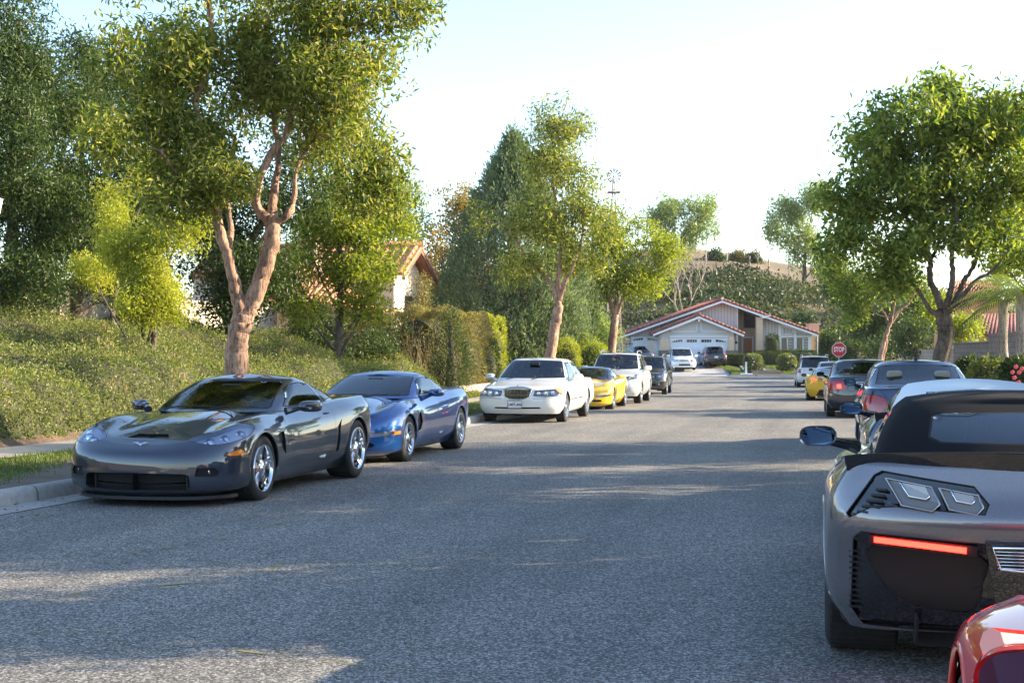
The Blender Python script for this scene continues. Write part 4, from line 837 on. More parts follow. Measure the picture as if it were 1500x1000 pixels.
# bare tree
def bare_tree(label, base, h, seed, mat, r0=.14):
    rr = random.Random(seed); bm = bmesh.new()
    def grow(p, d, L, r, lev):
        q = p + d * L; tube(bm, [p, p.lerp(q, .5) + Vector((rr.uniform(-1, 1), rr.uniform(-1, 1), 0)) * L * .05, q], [r, r*.85, r*.7], 6 if lev < 2 else 4, cap=False)
        if lev > 4: return
        for k in range(3 if lev < 3 else 2):
            a = rr.uniform(0, 2*PI); sp = rr.uniform(.45, .8); s = d.orthogonal().normalized(); s.rotate(Matrix.Rotation(a + k*2.1, 3, d)); nd = (d + s*sp + Vector((0, 0, .18))).normalized(); grow(q, nd, L * rr.uniform(.62, .85), r*.62, lev + 1)
    grow(Vector((0, 0, -.3)), Vector((0.02, 0, 1)), h*.36, r0, 0)
    o = thing('bare_tree', label, 'tree', base); bm_obj('trunk', bm, mat, o); return o
p = hill_pt(999, 128); bare_tree('leafless pale tree standing behind the left roof slope', (p.x, p.y, p.z), 8.6, 4, M_BARKW)
p = hill_pt(1110, 174); bare_tree('small leafless shrub tree on the ridge', (p.x, p.y, p.z), 3.6, 9, M_BARKW, .07)
# ridge fence posts
M_POST = plain('weathered_post', (.42, .36, .30), .9, var=.15)
for k, px in enumerate((1034, 1065, 1098, 1126, 1156, 1190)):
    D = 172; p = hill_pt(px, D); bm = bmesh.new(); tube(bm, [(0, 0, -.3), (0, 0, 1.5)], [.11, .10], 6); box(bm, (-.13, -.13, 1.5), (.13, .13, 1.56))
    o = bm_obj('fence_post', bm, M_POST); o.location = p; tag(o, 'weathered post in the row of posts along the ridge', 'fence post', 'fence posts along the ridge')

# --- right side greenery
bg_tree('green tree behind the forked street tree on the right', (1300, 500), 90, [pb(1235, 420, 88, 40, 46, 2, 80), pb(1300, 470, 88, 50, 34, 2, 80), pb(1260, 480, 88, 34, 30, 2, 50), pb(1350, 440, 88, 50, 40, 2, 70)], (.26, .11), L_DARK, 34, .4, 121, z0=-.3, r0=.16)
bg_tree('sunlit yellow green shrub behind the block wall', (1410, 500), 70, [pb(1405, 478, 70, 36, 20, 1.6, 60), pb(1375, 455, 70, 30, 28, 1.6, 40)], (.22, .1), L_BRIGHT, 36, .34, 122, 'shrub', cat='shrub', z0=-.3, r0=.08)
bg_tree('dark green tree low behind the pale end of the block wall', (1340, 510), 76, [pb(1335, 490, 76, 36, 24, 1.6, 60), pb(1290, 510, 80, 26, 22, 1.4, 40)], (.22, .1), L_DARK, 36, .34, 123, 'shrub', cat='shrub', z0=-.3, r0=.08)
bg_tree('tall sunlit tree at the right edge beyond the wall', (1520, 480), 58, [pb(1490, 200, 58, 40, 60, 2, 60), pb(1500, 300, 58, 46, 60, 2, 80), pb(1470, 380, 58, 34, 36, 1.6, 46), pb(1530, 380, 58, 50, 60, 2, 60)], (.2, .09), L_BRIGHT, 34, .34, 124, z0=-.2)
def palm(label, base, h, seed, r=.14, nf=22, fl=1.9):
    rr = random.Random(seed); t = thing('palm_tree', label, 'palm tree', base, 0, 'palms by the block wall'); bm = bmesh.new()
    P = [(0, 0, 0), (.03, .02, h*.3), (-.02, .03, h*.6), (0, 0, h)]; tube(bm, catmull(P, 8), [r*(1.15 - .25*k/24) * (1 + .06*(k % 2)) for k in range(25)], 10); bm_obj('trunk', bm, M_BARKW, t)
    V = []; F = []
    for k in range(nf):
        a = k*2.4 + rr.uniform(-.2, .2); el = rr.uniform(-.1, 1.2); L = fl*rr.uniform(.8, 1.1); d = Vector((math.cos(a), math.sin(a), 0)); s = Vector((-d.y, d.x, 0))
        for j in range(1, 26):
            f = j/25; p = Vector((0, 0, h)) + d*(L*f*math.cos(el*(1-f))) + Vector((0, 0, L*(math.sin(el)*f - .75*f*f)))
            for sg in (-1, 1):
                l = .42*math.sin(PI*min(1, f*.9 + .1))*fl/1.9; q = p + s*sg*l + d*l*.45 + Vector((0, 0, -l*.55)); w = d*.02
                i = len(V); V += [p - w, p + w, q + w*.3, q - w*.3]; F.append([i, i+1, i+2, i+3])
        i = len(V)
    np_obj('fronds', np.array([v[:] for v in V]), np.array(F), L_DARK if seed % 2 else L_PEP, t); return t
for px, d, hpy, seed, lab in ((1470, 40, 440, 1, 'queen palm with pale trunk standing left of the pink roses'), (1497, 37, 430, 2, 'queen palm with pale trunk cut by the right edge')):
    p = at(px, 540, d); g = street_z(p.y) + .1; palm(lab, (p.x, p.y, g), at(px, hpy, d).z - g, seed)
for k, (px, py, d, rx, ry, m, lab) in enumerate(((1450, 548, 40, 26, 14, L_HEDGE, 'grey green shrubs at the foot of the brown block wall'), (1490, 560, 34, 20, 26, L_DARK, 'dark rose bush under the right palm'), (1420, 545, 42, 18, 12, L_DARK, 'low dark shrub behind the grey sedan'), (1215, 505, 95, 10, 13, L_DARK, 'clipped column shrub left of the stop sign'), (1246, 520, 84, 20, 14, L_DARK, 'dark shrub just behind the stop sign'))):
    p = at(px, py + ry, d); g = street_z(p.y) + .1 if d < 60 else street_z(p.y); hedge(lab, 0, (rx*d/2000, rx*d/2000, max(.5, at(px, py - ry, d).z - g)), m, 3000, (.12 * max(1, d/60), .05 * max(1, d/60)), 0, (p.x, p.y, g), seed=130+k, name='shrub', rnd=.8, cat='shrub')
def flowers(name, label, pts, r, col, cat='flowers'):
    bm = bmesh.new(); c0 = Vector(pts[0])
    for p in pts:
        for q in range(5):
            a = q*1.257; bmesh.ops.create_icosphere(bm, subdivisions=1, radius=r*.6, matrix=Matrix.Translation(Vector(p) - c0 + Vector((math.cos(a)*r*.6, 0, math.sin(a)*r*.6))) @ Matrix.Diagonal((1, .5, 1, 1)))
    o = bm_obj(name, bm, plain('petal_' + name, col, .7)); o.location = c0; tag(o, label, cat); return o
r_ = random.Random(3)
for (px, py, d) in ((1488, 537, 33), (1493, 545, 33), (1486, 553, 33.4), (1497, 540, 33), (1483, 545, 33.5), (1492, 560, 33)):
    o = flowers('rose', '', [at(px, py, d)], .05, (.75, .12, .14), 'flower'); o['label'] = 'pink rose bloom on the dark bush under the right palm'; o['group'] = 'pink roses under the palm'

# --- front garden across the junction
def gg(px, D): u = (px - 750)/2000*D; return ud(u, D, float(np.interp(D, [103.8, 109.5, 119], [-.27, .15, .5])))
hedge('low boxy hedge in front of the stone pier beside the driveway', 0, (1.6, .5, .85), L_DARK, 4000, (.12, .05), YAW, gg(1084, 113.5), seed=140)
hedge('narrow clipped column shrub left of the bedroom windows', 0, (.48, .45, 2.4), L_DARK, 3000, (.12, .05), YAW, gg(1131, 115.4), seed=141, rnd=.5)
hedge('low rounded hedge under the bedroom windows', 0, (2.4, .7, 1.1), L_DARK, 5000, (.12, .05), YAW, gg(1152, 115.2), seed=142, rnd=.5)
hedge('low rounded hedge left of the one under the windows', 0, (1.3, .6, .95), L_DARK, 3000, (.12, .05), YAW, gg(1128, 114.3), seed=143, rnd=.6)
for px, D, lab, seed in ((1103, 106, 'white rose bush beside the mailbox', 144), (1152, 106.5, 'white rose bush right of the brick steps', 145)):
    o = hedge(lab, 0, (.62, .5, 1.15), L_HEDGE, 2600, (.13, .055), YAW, gg(px, D), seed=seed, name='rose_bush', rnd=.9, cat='rose bush'); bm = bmesh.new(); rq = random.Random(seed)
    for k in range(16):
        a = rq.uniform(0, 2*PI); bmesh.ops.create_icosphere(bm, subdivisions=1, radius=.065, matrix=Matrix.Translation((math.cos(a)*.62*rq.uniform(.3, 1), math.sin(a)*.5, rq.uniform(.5, 1.2))))
    b_ = bm_obj('blossom', bm, plain('white_petal', (.8, .8, .76), .6), o); b_['kind'] = 'stuff'
hedge('tall clipped column shrub at the right end of the house', 0, (.75, .7, 2.6), L_HEDGE, 3000, (.13, .055), YAW, gg(1211, 118), seed=146, rnd=.5)
# grass on the verges and the far lawn: blades
rr = np.random.default_rng(9); n = 60000; Y = 9 + 40*rr.uniform(0, 1, n)**1.4; X = -8.1 - 2.15*rr.uniform(0, 1, n)
k = (np.sin(X*1.7 + Y*.9) + rr.normal(size=n)*.6 + (-X - 8.6)*1.3 > .2); X, Y = X[k], Y[k]
P = np.stack([X - .0005*Y*Y, Y, szv(Y) + .13], 1); V, F = leaf_mesh(P, .075, .012, -2.5, 9, .1, jitter=.7)
L_GRASS = leaf_mat('grass_blade', [(.07, .12, .02), (.12, .17, .035), (.19, .20, .07)], .35); np_obj('verge_grass', V, F, L_GRASS)['kind'] = 'stuff'
n = 30000; U = rr.uniform(16.8, 30, n); D = rr.uniform(103.9, 114, n); k = ~((U > 17.9) & (U < 20.8)); U, D = U[k], D[k]
P = np.stack([FV.x*D + RV.x*U, FV.y*D + RV.y*U, np.interp(D, [103.8, 109.5, 122], [-.28, .12, .5])], 1); V, F = leaf_mesh(P, .14, .03, -2.5, 10, .1, jitter=.7); np_obj('lawn_grass', V, F, L_GRASS)['kind'] = 'stuff'
# fallen leaves in the gutter and on the road edge
rr = np.random.default_rng(19); n = 750; Y = 8 + 26*rr.uniform(0, 1, n); X = -7.7 + np.abs(rr.normal(size=n))*.35
P = np.stack([X - .0005*Y*Y, Y, szv(Y) + .014], 1); V, F = leaf_mesh(P, .07, .035, 0, 19, 0, nvec=np.array([[0, 0, 0]]), jitter=1.0); V[:, 2] = np.clip(V[:, 2], .0, .04) * .5 + .006
np_obj('fallen_leaves', V, F, leaf_mat('dead_leaf', [(.16, .08, .03), (.28, .17, .07)], .1))['kind'] = 'stuff'
# ------------------------------------------------------------------ cars: shells lofted from feature lines, then cut along true panel lines
def corner(u, p): return (1 - (1 - np.clip(u, 0, 1)) ** p) ** (1 / p)
def shell(spec, nc=64, nf=7):
    """right half (x >= 0) of a shell. spec: W [(l, half width)], rows [(xf, xr, inset keys, z keys)] bottom to shoulder,
    top (xf, xr, z keys), Lf/Lr corner length, pf/pr roundness, bump(l, x)"""
    s = np.linspace(-1, 1, nc); G = []
    for k, (xf, xr, ins, zk) in enumerate(spec['rows']):
        l = (xf + xr) / 2 + (xf - xr) / 2 * np.sin(PI / 2 * s)
        w = interp(spec['W'], l) - (interp(ins, l) if isinstance(ins, list) else ins)
        Lf = spec['Lf'][k] if isinstance(spec['Lf'], list) else spec['Lf']; Lr = spec['Lr'][k] if isinstance(spec['Lr'], list) else spec['Lr']
        x = w * corner((xf - l) / Lf, spec['pf']) * corner((l - xr) / Lr, spec['pr'])
        G.append(np.stack([x, l, interp(zk, l) if isinstance(zk, list) else np.full_like(l, zk)], 1))
    # refine between rows with a Catmull-Rom pass
    R = np.array(G); sub = spec.get('sub', 4); out = []
    for i in range(len(R) - 1):
        p0 = R[max(i-1, 0)]; p1 = R[i]; p2 = R[i+1]; p3 = R[min(i+2, len(R)-1)]
        for q in range(sub):
            t = q / sub; out.append(0.5 * ((2*p1) + (p2-p0)*t + (2*p0-5*p1+4*p2-p3)*t*t + (3*p1-p0-3*p2+p3)*t**3))
    out.append(R[-1]); S = R[-1]; xf, xr, zk = spec['top']; lC = (xf + xr) / 2 + (xf - xr) / 2 * np.sin(PI / 2 * s); zC = interp(zk, lC); tp = spec.get('tp', 2.0)
    for j in range(1, nf + 1):
        f = (j / nf); x = S[:, 0] * (1 - f); l = S[:, 1] * (1 - f) + lC * f; z = S[:, 2] + (zC - S[:, 2]) * (1 - (1 - f) ** tp)
        if spec.get('bump'): z = z + spec['bump'](l, x)
        out.append(np.stack([x, l, z], 1))
    out = np.array(out); out[:, 0, 0] = 0; out[:, -1, 0] = 0; out[:, :, 0] = np.maximum(out[:, :, 0], 0)
    bm = bmesh.new(); V = [[bm.verts.new(tuple(p)) for p in row] for row in out]
    for i in range(len(V) - 1):
        for j in range(nc - 1):
            try: bm.faces.new((V[i][j], V[i][j+1], V[i+1][j+1], V[i+1][j]))
            except ValueError: pass
    bmesh.ops.remove_doubles(bm, verts=bm.verts[:], dist=0.0015)
    bmesh.ops.dissolve_degenerate(bm, edges=bm.edges[:], dist=0.0005)
    bm.normal_update()
    up = sum(f.normal.z * f.calc_area() for f in bm.faces if f.calc_center_median().z > spec['rows'][-1][3][0][1] * .7) if False else None
    bmesh.ops.recalc_face_normals(bm, faces=bm.faces[:]); bm.normal_update()
    side = sum(f.normal.x * f.calc_area() for f in bm.faces)
    if side < 0: bmesh.ops.reverse_faces(bm, faces=bm.faces[:])
    bm.faces.layers.int.new('tag'); bm.normal_update(); return bm
PROJ = {'side': (1, 2, Vector((1, 0, 0))), 'front': (0, 2, Vector((0, 1, 0))), 'rear': (0, 2, Vector((0, -1, 0))), 'top': (0, 1, Vector((0, 0, 1)))}
def cut(bm, poly, proj, tagv, t=0.12, lim=None, smooth=0, only=None):
    """split the shell along a polygon drawn in side/front/rear/top view and tag the faces inside"""
    a, b, n = PROJ[proj]; lay = bm.faces.layers.int['tag']
    if smooth: poly = [(p[0], p[1]) for p in catmull([(x, y, 0) for x, y in poly], smooth, True)]
    P = [(float(x), float(y)) for x, y in poly]
    def ok(f):
        if f.normal.dot(n) < t: return False
        if only is not None and f[lay] not in only: return False
        if lim is not None:
            c = f.calc_center_median()
            if not (lim[0] <= c[lim[2]] <= lim[1]): return False
        return True
    bx0 = min(p[0] for p in P) - .02; bx1 = max(p[0] for p in P) + .02; by0 = min(p[1] for p in P) - .02; by1 = max(p[1] for p in P) + .02
    def near(f):
        xs = [v.co[a] for v in f.verts]; ys = [v.co[b] for v in f.verts]
        return max(xs) > bx0 and min(xs) < bx1 and max(ys) > by0 and min(ys) < by1
    cand = {f for f in bm.faces if ok(f) and near(f)}
    for (x0, y0), (x1, y1) in zip(P, P[1:] + P[:1]):
        nx, ny = y1 - y0, x0 - x1; ln = math.hypot(nx, ny)
        if ln < 1e-6: continue
        nx /= ln; ny /= ln; sel = []
        lo = (min(x0, x1), min(y0, y1)); hi = (max(x0, x1), max(y0, y1))
        for f in cand:
            ds = [(v.co[a] - x0) * nx + (v.co[b] - y0) * ny for v in f.verts]
            if min(ds) > -1e-5 or max(ds) < 1e-5: continue
            xs = [v.co[a] for v in f.verts]; ys = [v.co[b] for v in f.verts]
            if max(xs) < lo[0] or min(xs) > hi[0] or max(ys) < lo[1] or min(ys) > hi[1]: continue
            sel.append(f)
        if not sel: continue
        co = Vector((0, 0, 0)); co[a] = x0; co[b] = y0; no = Vector((0, 0, 0)); no[a] = nx; no[b] = ny
        es = {e for f in sel for e in f.edges}; vs = {v for f in sel for v in f.verts}
        r = bmesh.ops.bisect_plane(bm, geom=list(vs) + list(es) + sel, dist=2e-5, plane_co=co, plane_no=no)
        cand |= {g for g in r['geom'] if isinstance(g, bmesh.types.BMFace)}; cand = {f for f in cand if f.is_valid}
    def inside(x, y):
        c = False
        for (x0, y0), (x1, y1) in zip(P, P[1:] + P[:1]):
            if (y0 > y) != (y1 > y) and x < (x1 - x0) * (y - y0) / (y1 - y0) + x0: c = not c
        return c
    hit = []
    for f in bm.faces:
        if not ok(f): continue
        c = f.calc_center_median()
        if inside(c[a], c[b]): f[lay] = tagv; hit.append(f)
    return hit
def gap(bm, tagv, w=.004, tag=1):
    """a thin dark shut line round a tagged region"""
    lay = bm.faces.layers.int['tag']; fs = [f for f in bm.faces if f[lay] == tagv]
    if not fs: return
    r = bmesh.ops.inset_region(bm, faces=fs, thickness=w, depth=0, use_even_offset=False, use_boundary=False)
    for f in r['faces']: f[lay] = tag
def extract(bm, tags, name, mat, parent, mode='sym', cup=0.0, cup_mat=None, off=0.0, side_only=None):
    """faces with these tags -> object(s). mode sym: both halves in one mesh; pair: one object per side"""
    lay = bm.faces.layers.int['tag']; fs = [f for f in bm.faces if f[lay] in tags]
    if not fs: return []
    vs = list({v for f in fs for v in f.verts}); ix = {v: i for i, v in enumerate(vs)}
    co = []; no = []
    for v in vs:
        nn = v.normal.copy(); c = v.co.copy()
        if c.x < 1e-4: nn.x = 0; nn.normalize(); c.x = 0
        co.append(c + nn * off); no.append(nn)
    F = [[ix[v] for v in f.verts] for f in fs]; out = []
    def mk(co, no, F):
        me = bpy.data.meshes.new(name); me.from_pydata([c[:] for c in co], [], F); me.polygons.foreach_set('use_smooth', [True] * len(F)); me.update()
        me.normals_split_custom_set_from_vertices([n[:] for n in no]); return link_mesh(name, me, mat, parent)
    mco = [Vector((-c.x, c.y, c.z)) for c in co]; mno = [Vector((-c.x, c.y, c.z)) for c in no]; mF = [f[::-1] for f in F]
    if mode == 'sym':
        n = len(co); mp = {}; C = list(co); NN = list(no)
        for i, c in enumerate(mco):
            if abs(c.x) < 1e-6: mp[i] = i
            else: mp[i] = len(C); C.append(c); NN.append(mno[i])
        out = [mk(C, NN, F + [[mp[i] for i in f] for f in mF])]
    else:
        if side_only != 'left': out.append(mk(co, no, F))
        if side_only != 'right': out.append(mk(mco, mno, mF))
    return out
def cup_part(bm, tags, name, mat, parents, depth, direction, shrink=.0, lens=.0):
    """a recess behind a tagged region: its floor plus walls, one object per side"""
    lay = bm.faces.layers.int['tag']; fs = [f for f in bm.faces if f[lay] in tags]
    res = []
    for sgn, par in zip((1, -1), parents):
        b2 = bmesh.new(); mp = {}
        for f in fs:
            for v in f.verts:
                if v not in mp: mp[v] = b2.verts.new((v.co.x * sgn, v.co.y, v.co.z))
            try: b2.faces.new([mp[v] for v in (f.verts if sgn > 0 else reversed(f.verts))])
            except ValueError: pass
        r = bmesh.ops.extrude_face_region(b2, geom=b2.faces[:]); d = Vector(direction); d.x *= sgn
        nv = [g for g in r['geom'] if isinstance(g, bmesh.types.BMVert)]
        for v in nv: v.co += d * depth
        old = [f for f in b2.faces if all(v not in nv for v in f.verts)]; bmesh.ops.delete(b2, geom=old, context='FACES_ONLY')
        res.append(bm_obj(name, b2, mat, par, True, 50))
    return res
def arch(bm, l0, z0, r, tagv, x_min=.3):
    pts = [(l0 + r * math.cos(a), z0 + r * math.sin(a)) for a in np.linspace(-.5, PI + .5, 34)]
    lim = (x_min, 9, 0); return cut(bm, pts, 'side', tagv, t=-.5, lim=lim)
def arch_lip(bm, tagv, l0, z0, r, name, mat, parent, rad=.014):
    lay = bm.faces.layers.int['tag']; vs = {v for e in bm.edges if len({f[lay] == tagv for f in e.link_faces}) == 2 for v in e.verts}
    V = [v.co.copy() for v in vs if abs(math.hypot(v.co.y - l0, v.co.z - z0) - r) < .01 and v.co.x > .3]
    V.sort(key=lambda c: math.atan2(c.z - z0, c.y - l0) if c.z - z0 > -.3 * r or c.y > l0 else math.atan2(c.z - z0, c.y - l0) + 2*PI)
    P = []
    for c in V:
        if not P or (c - P[-1]).length > .02: P.append(c)
    if len(P) < 4: return
    for sg in (1, -1):
        b2 = bmesh.new(); tube(b2, [(c.x * sg - sg * .006, c.y, c.z) for c in P], rad, 6); bm_obj(name, b2, mat, parent)
M_TYRE = plain('tyre_rubber', (.022, .021, .020), .85, var=.2, vscale=30); M_BLACK = plain('black_plastic', (.02, .02, .022), .55); M_DARK = plain('deep_black', (.006, .006, .007), .8)
M_GLOSSB = plain('gloss_black', (.012, .012, .014), .08, coat=1.0); M_CHROME = plain('chrome', (.82, .83, .85), .07, 1.0); M_ALU = plain('silver_alloy', (.55, .56, .58), .28, 1.0); M_GREYW = plain('grey_alloy', (.28, .29, .31), .32, .9)
M_DISC = plain('brake_disc', (.35, .34, .33), .35, 1.0); M_REDC = plain('red_caliper', (.55, .02, .02), .35, coat=.6); M_GAP = plain('shut_line', (.008, .008, .009), .9)
M_GLASS = glass('window_glass', (.55, .62, .58), .75); M_GLASSD = glass('dark_window_glass', (.18, .19, .2), .6); M_LENS = glass('lamp_lens', (.95, .96, 1), .93, base=.05)
M_AMBER = plain('amber_lens', (.85, .22, .02), .12, coat=1.0); M_REDL = plain('red_lens', (.42, .012, .015), .10, coat=1.0); M_LAMPB = plain('lamp_bowl', (.62, .66, .74), .3, .1); M_LAMPD = plain('dark_lamp_bowl', (.10, .10, .11), .3, .5)
M_SEAT = plain('seat_trim', (.05, .05, .055), .7, var=.15); M_SEATL = plain('light_seat_trim', (.32, .29, .25), .7, var=.1); M_MIRG = plain('mirror_glass', (.13, .18, .25), .01, 1.0)
M_LIT = plain('lit_brake_lamp', (.8, .03, .02), .3, emit=(1, .014, .008), estr=6.5)
def wheel(parent, x, l, r, w, rr, style='split5', mat=None, sgn=1, caliper=None, wn=40):
    """wheel hub + brake disc, with tyre and rim as its own pieces; outer face at |x|"""
    M = Matrix.Translation((x * sgn, l, r)) @ (Matrix.Identity(4) if sgn > 0 else Matrix.Rotation(PI, 4, 'Z'))
    bm = bmesh.new(); lathe(bm, [(0, -.05), (.07, -.05), (.075, -.09), (rr * .78, -.09), (rr * .78, -.115), (.07, -.115)], 28); lathe(bm, [(rr * .93, -w + .02), (rr * .5, -w + .03), (0, -w + .03)], 28)
    h = bm_obj('wheel', bm, M_DISC, parent, True); h.matrix_local = M
    bm = bmesh.new(); hw = w / 2; c = -hw
    lathe(bm, [(rr, -.012), (rr + .012, -.002), (rr + (r - rr) * .45, .006), (r - .03, -.004), (r - .012, -.014), (r - .003, -.03), (r, -.06), (r, -w + .06), (r - .003, -w + .03), (r - .014, -w + .012), (r - .04, -w), (rr + .01, -w + .0), (rr, -w + .02)], wn)
    nb = 44
    for k in range(nb):                    # shoulder tread blocks
        a = 2*PI*k/nb; Mx = Matrix.Rotation(a, 4, 'X'); box(bm, (-w + .02, -.008, r - .006), (-.02, .006, r + .0015), Mx)
    bm_obj('tyre', bm, M_TYRE, h, True, 50)
    mat = mat or M_ALU; bm = bmesh.new()
    lathe(bm, [(rr + .006, -.004), (rr + .002, .004), (rr - .010, .004), (rr - .018, -.006), (rr - .024, -.03), (rr - .030, -w * .55), (rr - .01, -w + .03), (rr + .004, -w + .02)], wn)
    def spoke(a0, a1, r0, r1, w0, w1, x0, x1, th=.03):
        pts = []
        for q in range(5):
            f = q / 4; rad = r0 + (r1 - r0) * f; an = a0 + (a1 - a0) * f; ww = w0 + (w1 - w0) * f; xx = x0 + (x1 - x0) * f - .016 * math.sin(f * PI)
            cdir = Vector((0, math.cos(an), math.sin(an))); t = Vector((0, -math.sin(an), math.cos(an))); c0 = cdir * rad + Vector((xx, 0, 0))
            pts.append([bm.verts.new(c0 + t * ww + Vector((-th * .45, 0, 0))), bm.verts.new(c0 + t * ww * .62), bm.verts.new(c0 - t * ww * .62), bm.verts.new(c0 - t * ww + Vector((-th * .45, 0, 0))), bm.verts.new(c0 - t * ww * .7 + Vector((-th, 0, 0))), bm.verts.new(c0 + t * ww * .7 + Vector((-th, 0, 0)))])
        for A, B in zip(pts, pts[1:]):
            for k in range(6): bm.faces.new((A[k], A[(k+1) % 6], B[(k+1) % 6], B[k]))
    if style == 'split5':
        for k in range(5):
            a = PI/2 + 2*PI*k/5
            for s in (-1, 1): spoke(a + s * .16, a + s * .10, .055, rr - .012, .024, .020, -.022, -.006)
    elif style == 'five':
        for k in range(5): a = PI/2 + 2*PI*k/5 + .2; spoke(a, a, .04, rr - .01, .035, .045, -.015, -.008)
    elif style == 'ten':
        for k in range(10): a = 2*PI*k/10; spoke(a, a, .05, rr - .01, .016, .018, -.012, -.006)
    elif style == 'twin5':
        for k in range(5):
            a = PI/2 + 2*PI*k/5
            for s in (-1, 1): spoke(a + s * .25, a + s * .17, .06, rr - .012, .016, .016, -.025, -.01)
    elif style == 'many':
        for k in range(16): a = 2*PI*k/16; spoke(a, a, .06, rr - .01, .012, .016, -.006, -.006)
    lathe(bm, [(0, .0), (.028, .0), (.032, -.006), (.06, -.012), (.078, -.022), (.08, -.05)], 20)
    for k in range(5):
        a = 2*PI*k/5 + .3; lathe(bm, [(0, .002), (.010, 0), (.011, -.02)], 6, Matrix.Translation((-.012, .052 * math.cos(a), .052 * math.sin(a))))
    bmesh.ops.recalc_face_normals(bm, faces=bm.faces[:]); bm_obj('rim', bm, mat, h, True, 30)
    if caliper:
        bm = bmesh.new(); box(bm, (-.13, -rr * .98 + .05, -.10), (-.062, -rr * .52, .10), Matrix.Rotation(.3, 4, 'X'), 0, .015); bm_obj('brake_caliper', bm, caliper, h, True)
    return h
def blob_mesh(pts, sub=2):
    """rounded solid from a coarse box-like cage of 8 corners"""
    bm = bmesh.new(); vs = [bm.verts.new(p) for p in pts]
    for q in ((0,3,2,1),(4,5,6,7),(0,1,5,4),(1,2,6,5),(2,3,7,6),(3,0,4,7)): bm.faces.new([vs[i] for i in q])
    bmesh.ops.subdivide_edges(bm, edges=bm.edges[:], cuts=3, use_grid_fill=True)
    for _ in range(3): bmesh.ops.smooth_vert(bm, verts=bm.verts[:], factor=.5, use_axis_x=True, use_axis_y=True, use_axis_z=True)
    bmesh.ops.recalc_face_normals(bm, faces=bm.faces[:]); return bm
def rbox(lo, hi, r=.03, M=None):
    bm = bmesh.new(); box(bm, lo, hi, M, 0, 0); bmesh.ops.bevel(bm, geom=bm.edges[:], offset=r, segments=4, affect='EDGES', profile=.5); return bm
def door_mirror(parent, x, l, z, w, h, d, mat, stalk, glass_out=-1, sides=(1, -1), stalk_mat=None):
    """side mirror: swept stalk, rounded shell, rear facing glass"""
    for s in sides:
        bm = bmesh.new(); n = 36; rings = []
        for k in range(9):                                  # shell: superellipse sections from glass (rear) to nose (front)
            f = k / 8; sc = (1 - f ** 2.6) ** .5 * .96 + .04; yy = -d * .35 + d * f; ring = []
            for j in range(n):
                a = 2*PI*j/n; ca, sa = math.cos(a), math.sin(a); e = 2/3.0
                ring.append(bm.verts.new((s * (x + w/2 + math.copysign(abs(ca)**e, ca) * w/2 * sc * (1 if ca*1 > 0 else 1.0) - f*.02), l + yy - .03*ca, z + math.copysign(abs(sa)**e, sa) * h/2 * sc)))
            rings.append(ring)
        for A, B in zip(rings, rings[1:]):
            for j in range(n): bm.faces.new((A[j], A[(j+1) % n], B[(j+1) % n], B[j]))
        bm.faces.new(rings[-1]); r = bmesh.ops.extrude_edge_only(bm, edges=[e for e in bm.edges if len(e.link_faces) == 1])
        for v in [g for g in r['geom'] if isinstance(g, bmesh.types.BMVert)]: c = Vector((s*(x + w/2), v.co.y, z)); v.co = c + (v.co - c) * .9; v.co.y += .012
        bmesh.ops.recalc_face_normals(bm, faces=bm.faces[:]); m = bm_obj('door_mirror', bm, mat, parent, True, 62)
        bm = bmesh.new(); g = []
        for j in range(n):
            a = 2*PI*j/n; ca, sa = math.cos(a), math.sin(a); e = 2/3.0
            g.append(bm.verts.new((s * (x + w/2 + math.copysign(abs(ca)**e, ca) * w/2 * .9), l - d*.35 + .022 - .03*ca*.9 + .10*(w/2*ca*.9), z + math.copysign(abs(sa)**e, sa) * h/2 * .9)))
        f = bm.faces.new(g); f.normal_update()
        if f.normal.y > 0: f.normal_flip()
        bm_obj('mirror_glass', bm, M_MIRG, m)
        bm = bmesh.new(); (a, b, c) = stalk; tube(bm, [(s*a[0], a[1], a[2]), (s*b[0], b[1], b[2]), (s*c[0], c[1], c[2])], [.045, .035, .03], 8)
        for v in bm.verts: v.co.z = v.co.z if True else 0
        bm_obj('mirror_arm', bm, stalk_mat or mat, m, True)
